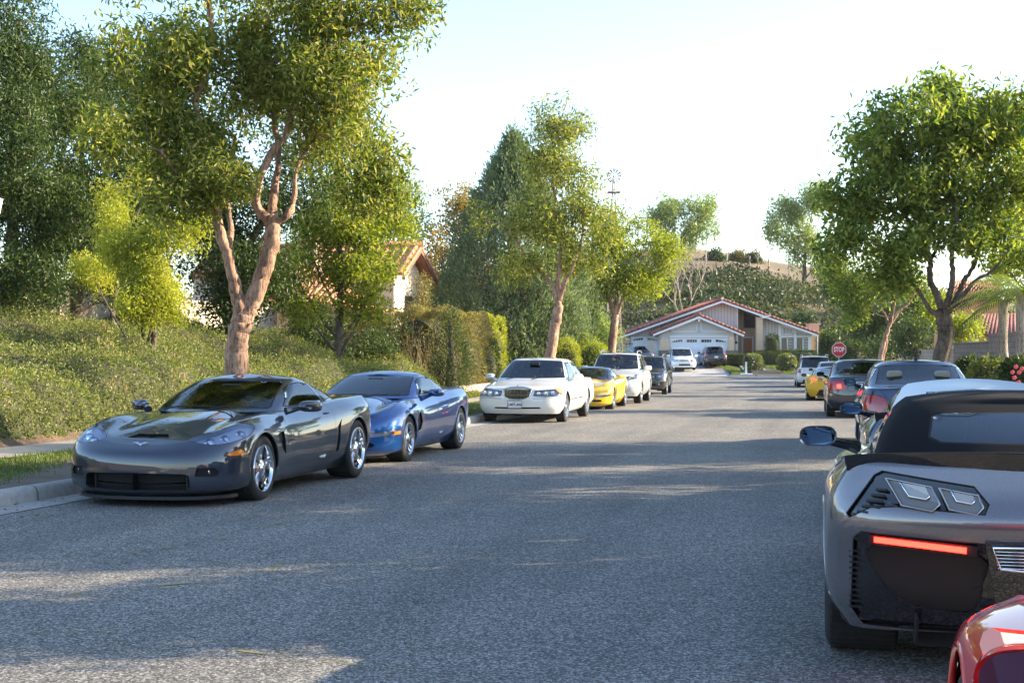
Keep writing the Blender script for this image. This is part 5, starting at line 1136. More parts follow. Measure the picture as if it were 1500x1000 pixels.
def make_interior(parent, sp, seats=True):
    x, l, z = sp.get('seat', (.36, -.25, .42)); m = sp.get('seat_mat', M_SEAT); hh = sp.get('seat_h', .62)
    rows = sp.get('seat_rows', [l])
    for ll in rows:
        for s in (-1, 1):
            bm = rbox((s*x - .24, ll - .25, z - .15), (s*x + .24, ll + .28, z + .02), .05)
            st = bm_obj('seat', bm, m, parent, True)
            bm = rbox((-.23, -.06, 0), (.23, .06, hh), .05); Mx = Matrix.Translation((s*x, ll - .25, z - .02)) @ Matrix.Rotation(R_(14), 4, 'X')
            for v in bm.verts: v.co = Mx @ v.co
            bm_obj('backrest', bm, m, st, True)
            bm = rbox((-.12, -.05, hh + .02), (.12, .05, hh + .17), .048)
            for v in bm.verts: v.co = Mx @ v.co
            bm_obj('headrest', bm, m, st, True)
    lc, zc = sp['cowl']; bm = rbox((-sp['W0'] + .12, lc - .62, zc - .22), (sp['W0'] - .12, lc - .10, zc - .045), .06); bm_obj('dashboard', bm, M_BLACK, parent, True)
    bm = bmesh.new(); Mx = Matrix.Translation((-x, lc - .72, zc - .06)) @ Matrix.Rotation(R_(65), 4, 'X')
    tube(bm, [Mx @ Vector((.185*math.cos(a), .185*math.sin(a), 0)) for a in np.linspace(0, 2*PI, 25)], .015, 8, cap=False)
    for a in (0.2, PI - .2, -PI/2): tube(bm, [Mx @ Vector((0, 0, 0)), Mx @ Vector((.18*math.cos(a), .18*math.sin(a), 0))], .018, 6)
    bm_obj('steering_wheel', bm, M_BLACK, parent, True)
    zr = sp.get('mir_z', None)
    if zr: bm_obj('rear_view_mirror', rbox((-.12, zr[0] - .02, zr[1] - .035), (.12, zr[0] + .02, zr[1] + .035), .015), M_BLACK, parent, True)
def font_mesh(txt, size, depth=.002, bold=0.0):
    cu = bpy.data.curves.new('txt', 'FONT'); cu.body = txt; cu.size = size; cu.extrude = depth; cu.align_x = 'CENTER'; cu.align_y = 'CENTER'; cu.offset = bold; cu.resolution_u = 2
    o = bpy.data.objects.new('txt', cu); COL.objects.link(o); dg = bpy.context.evaluated_depsgraph_get(); me = bpy.data.meshes.new_from_object(o.evaluated_get(dg)); bpy.data.objects.remove(o); bpy.data.curves.remove(cu); return me
def plate(parent, l, z, txt, front=True, tilt=0, xoff=0, small=None):
    """licence plate with raised characters"""
    s = 1 if front else -1; M = Matrix.Translation((xoff, l, z)) @ Matrix.Rotation(PI if front else 0, 4, 'Z') @ Matrix.Rotation(R_(90 + tilt), 4, 'X')
    bm = bmesh.new(); box(bm, (-.152, -.076, -.004), (.152, .076, 0)); p = bm_obj('licence_plate', bm, plain('plate_white', (.72, .72, .70), .4), parent); p.matrix_local = M
    if txt: c = link_mesh('plate_characters', font_mesh(txt, .085, .001, .002), plain('plate_blue', (.03, .05, .20), .5), p); c.location = (0, -.008, .001)
    if small: c = link_mesh('plate_state_name', font_mesh(small, .026, .001), plain('plate_red', (.5, .03, .03), .5), p); c.location = (0, .055, .001)
    bm = bmesh.new(); P = [(-.16, -.084, .002), (.16, -.084, .002), (.16, .084, .002), (-.16, .084, .002), (-.16, -.084, .002)]
    tube(bm, P, .006, 4, cap=False); bm_obj('plate_frame', bm, M_BLACK, p); return p
def make_car(name, label, sp, loc, heading, group=None, cat='car'):
    """sp: body / cabin shell specs, features [(part, shell, proj, poly, opts)], wheels, trims"""
    t = thing(name, label, cat, loc, heading, group)
    body = shell(sp['body'], sp.get('nc', 60), sp.get('nf', 7)); cab = shell(sp['cabin'], sp.get('ncc', 44), 6) if 'cabin' in sp else None
    fa, ra = sp['axles']; wf, wr = sp['wheels']  # wheel: (r, width, rim r, |x| outer, arch r)
    arch(body, fa, wf[0], wf[4], 90); arch(body, ra, wr[0], wr[4], 91)
    tagn = 2; feats = []
    if cab is not None:                                      # opening under the greenhouse
        cb = sp['cabin']; xf, xr = cb['rows'][0][0], cb['rows'][0][1]; ls = np.linspace(xr + .06, xf - .06, 26); e = 0.05
        def cw(l): w = interp(cb['W'], l) - (interp(cb['rows'][0][2], l) if isinstance(cb['rows'][0][2], list) else cb['rows'][0][2]); Lf = cb['Lf'][0] if isinstance(cb['Lf'], list) else cb['Lf']; Lr = cb['Lr'][0] if isinstance(cb['Lr'], list) else cb['Lr']; return w * corner((xf - e - l) / Lf, cb['pf']) * corner((l - xr - e) / Lr, cb['pr']) - .03
        poly = [(-.05, ls[0])] + [(max(.02, float(cw(l))), l) for l in ls] + [(-.05, ls[-1])]
        cut(body, poly, 'top', 80, t=.3)
    for part, sh, proj, poly, op in sp['feats']:
        bm = body if sh == 'b' else cab; k = tagn; tagn += 1
        if k == 80: tagn = k = 100
        hit = cut(bm, poly, proj, k, op.get('t', .12), op.get('lim'), op.get('smooth', 0), op.get('only', None if sh == 'c' else None) if not op.get('keep') else {0})
        if 'gap' in op: gap(bm, k, op['gap'])
        feats.append((part, bm, k, op))
    body.normal_update()
    if cab is not None: cab.normal_update()
    P = sp['paint']; tags = lambda bm: {f[bm.faces.layers.int['tag']] for f in bm.faces}
    extract(body, {0}, 'body', P, t); extract(body, {1}, 'shut_line', M_GAP, t)
    if cab is not None:
        extract(cab, {0}, sp.get('roof_name', 'roof'), sp.get('roof_mat', P), t); extract(cab, {1}, 'window_seal', M_GAP, t)
    doors = {}
    for part, bm, k, op in feats:
        if op.get('delete'): continue
        objs = extract(bm, {k}, part, op.get('mat', P), t, op.get('mode', 'sym'), off=op.get('off', 0))
        if op.get('label'):
            for o in objs: o['label'] = op['label']
        if 'cup' in op:
            dep, dr, cm = op['cup']; cup_part(bm, {k}, part + '_housing', cm, objs if op.get('mode') == 'pair' else [objs[0], objs[0]], dep, dr)
            for j, (bx, bl, bz, br) in enumerate(op.get('bulbs', [])):
                for sg, o in zip((1, -1), objs if len(objs) == 2 else [objs[0]] * 2):
                    b2 = bmesh.new(); dv = Vector((op.get('bdir', (0, 1, .15)))); dv.x *= sg; q = dv.to_track_quat('X', 'Z').to_matrix().to_4x4()
                    lathe(b2, [(0, .03*br/.06), (br*.5, .022*br/.06), (br*.72, .0), (br*.8, .012), (br, .018), (br*1.02, .0), (br*.9, -.05)], 20, Matrix.Translation((sg*bx, bl, bz)) @ q); bm_obj('projector_lamp', b2, M_CHROME, o, True)
    if cab is not None: 
        o = cup_part(body, {80}, 'cabin_tub', sp.get('tub_mat', M_BLACK), [t, t], sp.get('tub', .42), (0, 0, -1))
    for l0, w_, tg, rd in ((fa, wf, 90, wf[4]), (ra, wr, 91, wr[4])):
        arch_lip(body, tg, l0, w_[0], rd, 'wheel_arch', sp.get('arch_mat', P), t, sp.get('lip', .012))
        for s in (1, -1):
            b2 = bmesh.new(); rg = []
            for xx in (w_[3] - .03, w_[3] - .42):
                rg.append([b2.verts.new((s*xx, l0 + (rd + .004)*math.cos(a), w_[0] + (rd + .004)*math.sin(a))) for a in np.linspace(-.45, PI + .45, 20)])
            for k in range(19): b2.faces.new((rg[0][k], rg[0][k+1], rg[1][k+1], rg[1][k]))
            b2.faces.new(rg[1]); bm_obj('wheel_liner', b2, M_DARK, t)
            wheel(t, w_[3], l0, w_[0], w_[1], w_[2], sp.get('wstyle', 'split5'), sp.get('wmat', M_ALU), s, sp.get('caliper'))
    b2 = bmesh.new(); y0 = sp['body']['rows'][0][1] + .12; y1 = sp['body']['rows'][0][0] - .15; W0 = sp['W0']
    box(b2, (-W0 + .34, y0, sp.get('floor_z', .13)), (W0 - .34, y1, sp.get('floor_z', .13) + .12)); box(b2, (-W0 + .12, ra + wr[4] + .03, sp.get('floor_z', .13) + .01), (W0 - .12, fa - wf[4] - .03, sp.get('floor_z', .13) + .1)); bm_obj('underbody', b2, M_DARK, t)
    if sp.get('interior', True) and cab is not None: make_interior(t, sp)
    if sp.get('extra'): sp['extra'](t, sp)
    body.free()
    if cab is not None: cab.free()
    return t
# ------------------------------------------------------------------ paints
P_CHAR = paint('charcoal_metallic', (.030, .037, .056), .35, .45, .35); P_BLUE = paint('electric_blue_metallic', (.001, .055, .23), .35, .35, .30); P_WHITE = paint('white_paint', (.74, .74, .72), 0, .02, .4)
P_PEARL = paint('pearl_white_paint', (.70, .70, .68), .1, .06, .35); P_YEL = paint('yellow_paint', (.78, .47, .015), 0, .03, .4); P_BLACKP = paint('black_paint', (.010, .010, .012), .2, .3, .3); P_SHARK = paint('shark_grey_metallic', (.16, .15, .165), .55, .30, .26)
P_NAVY = paint('dark_slate_metallic', (.035, .038, .055), .5, .4, .3); P_SLATE = paint('slate_blue_metallic', (.015, .03, .075), .45, .35, .28); P_RED = paint('bright_red_paint', (.62, .012, .012), 0, .03, .4); P_BROWN = paint('dark_taupe_metallic', (.06, .055, .05), .5, .4, .3); P_SOFT = plain('soft_top_cloth', (.007, .007, .009), .95, var=.15, vscale=40, spec=.2)
def flags_badge(parent, loc, size, normal_rot, outline=False):
    """crossed flags emblem: two swept wings meeting in a V"""
    bm = bmesh.new(); s = size
    for sg, mi in ((-1, 0), (1, 1)):
        pts = [(0, -.22*s), (sg*.14*s, -.02*s), (sg*.80*s, .20*s), (sg*1.0*s, .30*s), (sg*.55*s, .28*s), (sg*.45*s, .34*s), (sg*.10*s, .16*s), (0, .10*s)]
        prism(bm, [(x, y, 0) for x, y in pts], (0, 0, .006), mi)
        for k in range(3): prism(bm, [(sg*(.18+.2*k)*s, (.04+.06*k)*s, .006), (sg*(.26+.2*k)*s, (.07+.06*k)*s, .006), (sg*(.24+.2*k)*s, (.17+.05*k)*s, .006), (sg*(.16+.2*k)*s, (.14+.05*k)*s, .006)], (0, 0, .002), 2 if (k % 2 == 0) == (sg > 0) else 3)
    o = bm_obj('emblem', bm, [M_CHROME, M_CHROME, plain('emblem_red', (.5, .02, .02), .3), M_BLACK], parent); o.matrix_local = Matrix.Translation(loc) @ normal_rot; return o
def wipers(t, l0, z0, w, l1, z1, crown=0):
    for sx in (-.05, .48):
        bm = bmesh.new(); tube(bm, [(sx*w*1.6, l0, z0), (sx*w*1.6 - .16, l0 - .02, z0 + .03), (sx*w*1.6 - .55, l0 - .015 - .04, z0 + .03)], [.010, .008, .006], 5); bm_obj('wiper', bm, M_BLACK, t)
def vette_body(dl=0):
    """low two seater: long nose, hip over the rear wheels"""
    return dict(
        W=[(-2.2, .86), (-1.9, .93), (-1.35, .965), (-.75, .93), (-.2, .895), (.45, .89), (1.0, .925), (1.35, .94), (1.75, .925), (2.3, .90)],
        rows=[(2.22, -2.08, .13, [(-2.1, .20), (-1.9, .16), (0, .14), (1.9, .13), (2.3, .12)]),
              (2.29, -2.15, [(-2.2, .02), (-.6, .035), (.9, .03), (2.2, .01)], [(-2.2, .36), (0, .25), (2.3, .19)]),
              (2.30, -2.18, 0.0, [(-2.2, .56), (-1.3, .48), (0, .42), (1.5, .40), (2.3, .36)]),
              (2.285, -2.19, [(-2.2, .005), (-.5, .0), (0, .0), (1.4, .0), (2.3, .0)], [(-2.2, .74), (-1.3, .66), (0, .60), (1.35, .58), (1.9, .53), (2.3, .49)]),
              (2.235, -2.18, [(-2.2, .02), (-1.35, .03), (-.2, .035), (.6, .04), (1.35, .03), (2.0, .03), (2.3, .02)], [(-2.2, .86), (-1.35, .83), (-.4, .76), (.5, .735), (1.35, .735), (1.75, .67), (2.24, .55)]),
              (2.15, -2.16, [(-2.2, .06), (-1.35, .15), (-.3, .15), (.4, .16), (1.35, .17), (1.9, .12), (2.2, .06)], [(-2.2, .955), (-1.9, .95), (-1.35, .935), (-.7, .90), (-.1, .875), (.55, .85), (1.0, .845), (1.35, .825), (1.7, .755), (2.0, .66), (2.17, .59)])],
        top=(2.12, -2.13, [(-2.2, .965), (-1.9, .96), (-1.2, .95), (0, .92), (.55, .885), (.9, .86), (1.4, .795), (1.8, .71), (2.0, .655), (2.13, .60)]), tp=2.2,
        Lf=[.60, .62, .64, .66, .72, .80], Lr=[.35, .36, .38, .40, .42, .40], pf=2.4, pr=2.6,
        bump=lambda l, x: -.030 * np.exp(-((x - .50) / .13) ** 2) * np.clip((l - .5) / .3, 0, 1) * np.clip((2.0 - l) / .5, 0, 1) + .014 / (1 + np.exp((x - .30) / .02)) * np.clip((1.95 - l) / .3, 0, 1) * np.clip((l - .5) / .2, 0, 1))
C6CAB = dict(W=[(-1.9, .60), (-1.3, .70), (-.6, .735), (.3, .73), (.8, .70)],
             rows=[(.86, -1.78, 0.0, [(-1.8, .945), (-1.0, .90), (0, .86), (.9, .855)]),
                   (.50, -1.42, [(-1.4, .06), (-.3, .055), (.5, .04)], [(-1.4, 1.02), (-.4, 1.01), (.5, .99)]),
                   (.17, -1.02, [(-1.0, .14), (-.3, .135), (.2, .12)], [(-1.0, 1.115), (-.4, 1.135), (.2, 1.105)]),
                   (-.02, -.80, [(-.8, .22), (-.3, .20), (0, .20)], [(-.8, 1.17), (-.4, 1.192), (0, 1.165)])],
             top=(-.08, -.74, [(-.9, 1.20), (-.62, 1.232), (-.35, 1.240), (-.1, 1.200)]), tp=2.0, Lf=[.52, .40, .34, .30], Lr=[.7, .6, .5, .45], pf=2.1, pr=2.2)
def vette_common(kind):
    F = []
    # windscreen, side window, quarter window, backlight
    F.append(('windscreen', 'c', 'front', [(-.1, .885), (.61, .885), (.635, .90), (.535, 1.135), (.50, 1.158), (-.1, 1.175)], dict(mat=M_GLASS, t=.2, gap=.012, lim=(-.15, 1, 1))))
    F.append(('side_window', 'c', 'side', [(.36, .90), (.33, .925), (.06, 1.085), (-.10, 1.135), (-.35, 1.15), (-.56, 1.135), (-.74, .93), (-.70, .905)], dict(mat=M_GLASS, mode='pair', gap=.012, t=.3, smooth=0, keep=True)))
    F.append(('quarter_window', 'c', 'side', [(-.82, .93), (-.63, 1.12), (-.80, 1.09), (-1.30, .96)], dict(mat=M_GLASS, mode='pair', gap=.008, t=.2, keep=True)))
    F.append(('rear_window', 'c', 'rear', [(-.1, .965), (.50, .955), (.40, 1.13), (-.1, 1.165)], dict(mat=M_GLASS, t=.1, gap=.012, lim=(-2, -.78, 1), keep=True)))
    F.append(('door', 'b', 'side', [(.66, .30), (.70, .55), (.62, .80), (.60, .95), (-.66, .97), (-.70, .80), (-.64, .45), (-.56, .30)], dict(mode='pair', gap=.0045, t=.2, lim=(.6, 2, 0))))
    return F
def nose_lip(t, sp, name, z, h, out, l0, mat=None):
    """a lip that follows the plan curve of the lowest body line round the nose"""
    b = sp['body']; xf, xr, ins, zk = b['rows'][0]; Lf = b['Lf'][0] if isinstance(b['Lf'], list) else b['Lf']; ls = xf - (xf - l0) * (1 - np.sin(np.linspace(0, PI/2, 24)))
    P = [(float((interp(b['W'], l) - (float(interp(ins, l)) if isinstance(ins, list) else ins)) * corner((xf - l) / Lf, b['pf'])) + out * (1 if l < xf - .02 else .3), float(l) + out) for l in ls[::-1]]
    P = [(-x, y) for x, y in P[::-1]] + P[1:] if P[0][0] < P[-1][0] else [(-x, y) for x, y in P] + P[::-1]
    bm = bmesh.new(); rg = []
    for x, y in P: rg.append([bm.verts.new((x, y, z)), bm.verts.new((x, y, z + h)), bm.verts.new((x * .86, y - .14, z + h + .01)), bm.verts.new((x * .86, y - .14, z))])
    for A, B in zip(rg, rg[1:]):
        for k in range(4): bm.faces.new((A[k], A[(k+1) % 4], B[(k+1) % 4], B[k]))
    bm.faces.new(rg[0]); bm.faces.new(rg[-1]); bmesh.ops.recalc_face_normals(bm, faces=bm.faces[:]); return bm_obj(name, bm, mat or M_BLACK, t, True)
def c6_extra(t, sp):
    flags_badge(t, (0, 2.148, .600), .085, Matrix.Rotation(PI, 4, 'Z') @ Matrix.Rotation(R_(62), 4, 'X'))
    M = sp['paint']
    door_mirror(t, sp.get('mx', .90), sp.get('ml', .33), sp.get('mz', .905), .21, .125, .17, M, ((.80, .50, .86), (.87, .42, .88), (.94, .36, .90)))
    for s in (1, -1):
        bm = bmesh.new(); tube(bm, [(s*.915, -.30, .80), (s*.922, -.38, .80), (s*.92, -.46, .80)], [.008, .012, .008], 6); bm_obj('door_handle', bm, M_BLACK, t)
        # fender flash and vent strake
        bm = bmesh.new(); box(bm, (s*.905 if s > 0 else -.925, .80, .665), (s*.925 if s > 0 else -.905, .98, .69), None, 0, .004); bm_obj('fender_strake', bm, M_CHROME, t)
        for k in range(3):
            bm = rbox((min(s*.55, s*.78), 2.0 - .03*k, .30), (max(s*.55, s*.78), 2.03 - .03*k, .315), .003)
    nose_lip(t, sp, 'front_splitter', .085, .03, .03, 1.72)
    wipers(t, .80, .885, .6, 0, 0)
    bm = bmesh.new()                                        # grille mesh and bars
    for k in range(5): box(bm, (-.48 + .24*k - .006, 2.12, .18), (-.48 + .24*k + .006, 2.14, .32))
    bm_obj('grille_bars', bm, M_BLACK, t)
    for s in (1, -1):
        bm = bmesh.new(); lathe(bm, [(0, .02), (.03, .015), (.045, 0), (.05, -.03)], 16, Matrix.Translation((s*.66, 2.095, .345)) @ Matrix.Rotation(PI/2 - s*.2, 4, 'Z')); bm_obj('fog_lamp', bm, M_CHROME, t, True)
    bm = bmesh.new()
    for s in (1, -1):
        for k in (0, 1): tube(bm, [(s*(.08 + .13*k), -2.10, .27), (s*(.08 + .13*k), -2.22, .27)], .05, 12)
    bm_obj('exhaust_tips', bm, M_CHROME, t)
def c6_feats():
    F = vette_common('c6')
    F.append(('grille', 'b', 'front', [(-.1, .175), (.50, .185), (.545, .215), (.535, .315), (.50, .335), (-.1, .345)], dict(mat=M_DARK, cup=None) | {}))
    F[-1][4].pop('cup'); F[-1][4]['cup'] = (.12, (0, -1, 0), M_DARK); F[-1][4]['delete'] = False; F[-1][4]['off'] = -.11
    F.append(('fog_lamp_recess', 'b', 'front', [(.585, .31), (.60, .39), (.745, .385), (.775, .345), (.75, .305)], dict(mat=M_DARK, mode='pair', off=-.035, cup=(.03, (0, -1, 0), M_DARK))))
    F.append(('headlight', 'b', 'top', [(.44, 2.00), (.50, 2.065), (.68, 2.04), (.83, 1.89), (.905, 1.66), (.88, 1.47), (.82, 1.50), (.63, 1.74)], dict(mat=M_LENS, mode='pair', gap=.005, smooth=3, t=.05, cup=(.07, (0, -.75, -.6), M_LAMPB), bulbs=[(.62, 1.94, .605, .050), (.73, 1.83, .635, .046), (.82, 1.67, .675, .044)], bdir=(.1, 1, .35))))
    F.append(('hood_scoop', 'b', 'top', [(-.1, 1.90), (.16, 1.90), (.22, 2.00), (-.1, 2.0)], dict(mat=M_DARK, off=-.02, t=.05, cup=(.05, (0, -.8, -.6), M_DARK))))
    F.append(('hood', 'b', 'top', [(-.1, .72), (.66, .60), (.735, .95), (.72, 1.35), (.60, 1.75), (.40, 2.02), (-.1, 2.08)], dict(gap=.004, t=.2, keep=True)))
    F.append(('side_marker', 'b', 'side', [(1.80, .50), (1.965, .49), (1.985, .515), (1.83, .555)], dict(mat=M_AMBER, mode='pair', gap=.004, smooth=3)))
    F.append(('rear_scoop', 'b', 'side', [(-.70, .34), (-.74, .64), (-.86, .72), (-.80, .60), (-.78, .36)], dict(mat=M_DARK, mode='pair', off=-.03, t=.2, cup=(.05, (-1, 0, 0), M_DARK))))
    F.append(('fender_vent', 'b', 'side', [(.74, .42), (.78, .70), (.98, .64), (.88, .50)], dict(mat=M_DARK, mode='pair', off=-.03, t=.2, cup=(.04, (-1, 0, 0), M_DARK))))
    F.append(('tail_light', 'b', 'rear', [(.48 + .085*math.cos(a), .78 + .07*math.sin(a)) for a in np.linspace(0, 2*PI, 16, endpoint=False)], dict(mat=M_REDL, mode='pair', gap=.006)))
    F.append(('tail_light', 'b', 'rear', [(.70 + .08*math.cos(a), .79 + .068*math.sin(a)) for a in np.linspace(0, 2*PI, 16, endpoint=False)], dict(mat=M_LIT, mode='pair', gap=.006)))
    F.append(('rear_valance', 'b', 'rear', [(-.1, .20), (.62, .20), (.50, .42), (-.1, .44)], dict(mat=M_BLACK)))
    return F
SP_C6 = dict(body=vette_body(), cabin=C6CAB, axles=(1.34, -1.345), wheels=((.327, .275, .235, .915, .362), (.342, .325, .249, .95, .378)), W0=.90, feats=c6_feats(), paint=P_CHAR, wstyle='split5', wmat=M_CHROME, caliper=M_REDC,
             cowl=(.80, .86), seat=(.36, -.20, .40), seat_h=.58, mir_z=(.10, 1.10), extra=c6_extra)
# C5 style
def c5_extra(t, sp):
    M = sp['paint']; flags_badge(t, (0, 2.225, .50), .06, Matrix.Rotation(PI, 4, 'Z') @ Matrix.Rotation(R_(80), 4, 'X'))
    door_mirror(t, .92, .42, .935, .20, .12, .17, M, ((.82, .55, .85), (.88, .50, .875), (.95, .45, .905)))
    nose_lip(t, sp, 'air_dam', .09, .04, -.05, 1.80); wipers(t, .80, .88, .6, 0, 0)
def c5_feats():
    F = vette_common('c5')
    F.append(('fog_turn_lamp', 'b', 'front', [(.50, .365), (.80, .395), (.86, .43), (.85, .455), (.50, .435)], dict(mat=M_LAMPB, mode='pair', gap=.005, cup=(.05, (0, -1, 0), M_LAMPB), t=.02) | dict(mat=M_LENS)))
    F.append(('turn_lamp', 'b', 'side', [(1.72, .41), (1.90, .40), (1.90, .45), (1.73, .46)], dict(mat=M_AMBER, mode='pair', gap=.004, keep=True)))
    F.append(('air_intake', 'b', 'front', [(.34, .25), (.62, .25), (.66, .275), (.62, .31), (.34, .305)], dict(mat=M_DARK, mode='pair', off=-.03, cup=(.05, (0, -1, 0), M_DARK))))
    F.append(('headlight_cover', 'b', 'top', [(.46, 1.60), (.76, 1.56), (.74, 1.80), (.60, 1.93), (.46, 1.92)], dict(mode='pair', gap=.005, t=.1)))
    F.append(('hood', 'b', 'top', [(-.1, .72), (.66, .60), (.735, .95), (.76, 1.50), (.42, 1.56), (.40, 2.02), (-.1, 2.08)], dict(gap=.004, t=.2, keep=True)))
    F.append(('side_cove', 'b', 'side', [(.98, .40), (.76, .42), (.66, .52), (.72, .68), (.95, .60)], dict(mat=M_DARK, mode='pair', off=-.03, t=.2, cup=(.04, (-1, 0, 0), M_DARK))))
    F.append(('tail_light', 'b', 'rear', [(.48 + .095*math.cos(a), .76 + .06*math.sin(a)) for a in np.linspace(0, 2*PI, 16, endpoint=False)], dict(mat=M_REDL, mode='pair', gap=.006)))
    F.append(('tail_light', 'b', 'rear', [(.72 + .09*math.cos(a), .765 + .058*math.sin(a)) for a in np.linspace(0, 2*PI, 16, endpoint=False)], dict(mat=M_REDL, mode='pair', gap=.006)))
    return F
def dz(spec, **kw): s = dict(spec); s.update(kw); return s
SP_C5 = dict(SP_C6, body=dz(vette_body(), W=[(-2.2, .85), (-1.9, .90), (-1.35, .925), (-.75, .91), (-.2, .885), (.45, .88), (1.0, .91), (1.35, .92), (1.75, .905), (2.3, .87)], pf=2.25), feats=c5_feats(), paint=P_BLUE, wstyle='twin5', wmat=M_ALU,
             wheels=((.322, .265, .225, .90, .350), (.330, .295, .232, .915, .358)), extra=c5_extra, caliper=None)
C = curve_x
def street_pos(x, y): return (x + C(y), y, street_z(y))
def heading_out(y): return PI + math.atan(.001 * y)      # facing the camera end of the street
def heading_in(y): return math.atan(.001 * y)
LK = 'cars parked along the left kerb'; RK = 'cars parked along the right kerb'
def gen(L=4.8, W=1.84, zb=.92, fa=1.38, ra=-1.38, xf=2.35, hood=(.74, .86, .95), deck=None, cab=(1.05, -2.1, .25, -1.2), H=1.45, zbot=.20, nose=.42, pf=2.6, tailr=.30, pr=3.0, Lr=None, tumble=.16, belt_rise=.05, roof_crown=.035, flare=.015, boxy=False):
    """generic road car. hood = centre heights at nose edge, mid, cowl; cab = base front, base rear, roof front, roof rear (l)"""
    xr = xf - L; h = W / 2; hz0, hz1, hz2 = hood; zdk = deck or (zb + .06); ze = hz0 - .03
    body = dict(W=[(xr, h - .05), (xr + .5, h - .01), (ra, h), (0, h - .012), (fa, h), (xf - .35, h - .02), (xf, h - .06)],
        rows=[(xf - .08, xr + .10, .10, [(xr, zbot + .06), (ra - .3, zbot + .02), (0, zbot), (fa + .3, zbot - .01), (xf, zbot)]),
              (xf - .01, xr + .02, [(xr, .01), (0, .035), (xf, .01)], [(xr, zbot + .18), (0, zbot + .12), (xf, zbot + .12)]),
              (xf, xr, [(xr, 0), (ra, -flare), (0, .01), (fa, -flare), (xf, 0)], [(xr, zbot + .34), (0, zbot + .30), (xf, zbot + .28)]),
              (xf - .015, xr + .01, [(xr, .0), (0, .0), (xf, .0)], [(xr, zbot + .50), (0, zbot + .48), (xf, zbot + .42)]),
              (xf - .06, xr + .03, [(xr, .01), (0, .015), (fa, .01), (xf, .03)], [(xr, zdk - .20), (ra, zb - .14), (0, zb - .15), (fa, hz0 + (hz1 - hz0) * .55 - .07), (xf, hz0 - .14)]),
              (xf - .13, xr + .07, [(xr, .07), (ra, .07), (0, .065), (fa, .09), (xf, .10)], [(xr, zdk - .04), (ra, zb + belt_rise - .01), (0, zb), (1.0, zb - .015), (fa, (hz1 + zb) / 2 - .045), (xf - .3, hz0 + .02), (xf, ze)])],
        top=(xf - .15, xr + .10, [(xr, zdk), (cab[1] + .1, zdk + .02), (0, hz2 + .02), (cab[0], hz2), ((cab[0] + xf) / 2, hz1), (xf - .3, (hz0 + hz1) / 2 + .01), (xf, hz0)]), tp=2.3,
        Lf=nose if isinstance(nose, list) else [nose - .04, nose, nose, nose + .03, nose + .06, nose + .06], Lr=[(Lr or tailr)] * 6, pf=pf, pr=pr)
    bf, br, rf, rr = cab; w0 = h - .085; zr = H - .02
    cabin = dict(W=[(br, w0 - .04), (-.5, w0), (bf, w0 - .02)],
        rows=[(bf + .06, br, 0.0, [(br, zdk - .02), (-.2, zb - .03), (bf, hz2 - .04)]),
              (bf - (bf - rf) * .42, br + (rr - br) * .45, tumble * .38, [(br, zb + (H - zb) * .42), (0, zb + (H - zb) * .40), (bf, zb + (H - zb) * .40)]),
              (rf + (bf - rf) * .12, rr - (rr - br) * .12, tumble * .9, [(br, H - .12), (0, H - .115), (bf, H - .13)]),
              (rf - .03, rr + .03, tumble + .09, [(rr, H - .05), (0, H - .032), (rf, H - .06)])],
        top=(rf - .08, rr + .06, [(rr, H - .02), ((rf + rr) / 2, H), (rf - .1, H - .025)]), tp=2.0, Lf=[.42, .32, .26, .22], Lr=[tailr + .1, tailr + .05, tailr, tailr], pf=2.3, pr=2.5)
    d = dict(h=h, xr=xr, xf=xf, zb=zb, H=H, bf=bf, br=br, rf=rf, rr=rr, w0=w0, tumble=tumble, hz2=hz2, zdk=zdk, zbot=zbot, fa=fa, ra=ra, hz0=hz0)
    return body, cabin, d
def glazing(d, pillars, glass_rear=None, dlo_rear=None, side_glass=None, ws_x=None):
    """windscreen, side windows split at the pillars and the rear window"""
    F = []; gr = glass_rear or M_GLASS; gs = side_glass or M_GLASS; H = d['H']; zb = d['zb']; w0 = d['w0']; wt = w0 - d['tumble']
    F.append(('windscreen', 'c', 'front', [(-.1, d['hz2'] + .02), (w0 - .10, d['hz2'] + .03), (wt - .02, H - .10), (wt - .07, H - .075), (-.1, H - .058)], dict(mat=M_GLASS, t=.18, gap=.014, lim=(d['rf'] - .25, 3, 1))))
    zt = H - .115; zl = zb + .03; a = (d['bf'] - .32, zl); b = (d['rf'] - .08, zt)
    dr = dlo_rear or (d['br'] + .45, d['rr'] + .1)
    xs = [None] + list(pillars) + [None]; top = lambda l: (zt + .01 if l < d['rf'] - .3 else zt)
    for i in range(len(pillars) + 1):
        lo = pillars[i] if i < len(pillars) else None; hi = pillars[i-1] if i > 0 else None; pl = []
        if hi is None: pl += [a, b]
        else: pl += [(hi - .035, zl), (hi - .06, top(hi))]
        if lo is None: pl += [(dr[1], zt), (dr[0], zl + .06), (dr[0] + .06, zl + .02)]
        else: pl += [(lo + .0, top(lo)), (lo + .03, zl + .01)]
        F.append(('side_window' if i < 2 else 'quarter_window', 'c', 'side', pl, dict(mat=gs, mode='pair', gap=.012, t=.3, keep=True)))
    F.append(('rear_window', 'c', 'rear', [(-.1, d['zdk'] + .03), (w0 - .15, d['zdk'] + .03), (wt - .05, H - .11), (wt - .10, H - .09), (-.1, H - .07)], dict(mat=gr, t=.12, gap=.014, lim=(-4, d['rr'] + .2, 1), keep=True)))
    return F
def doors(d, splits):
    F = []; zl = d['zbot'] + .14
    for i, (lo, hi) in enumerate(splits):
        F.append(('door', 'b', 'side', [(lo, zl), (hi, zl), (hi + (.05 if i == 0 else .0), d['zb'] + .2), (lo - (.03 if i else 0), d['zb'] + .2)], dict(mode='pair', gap=.0045, t=.25, lim=(d['h'] - .20, 3, 0))))
    return F
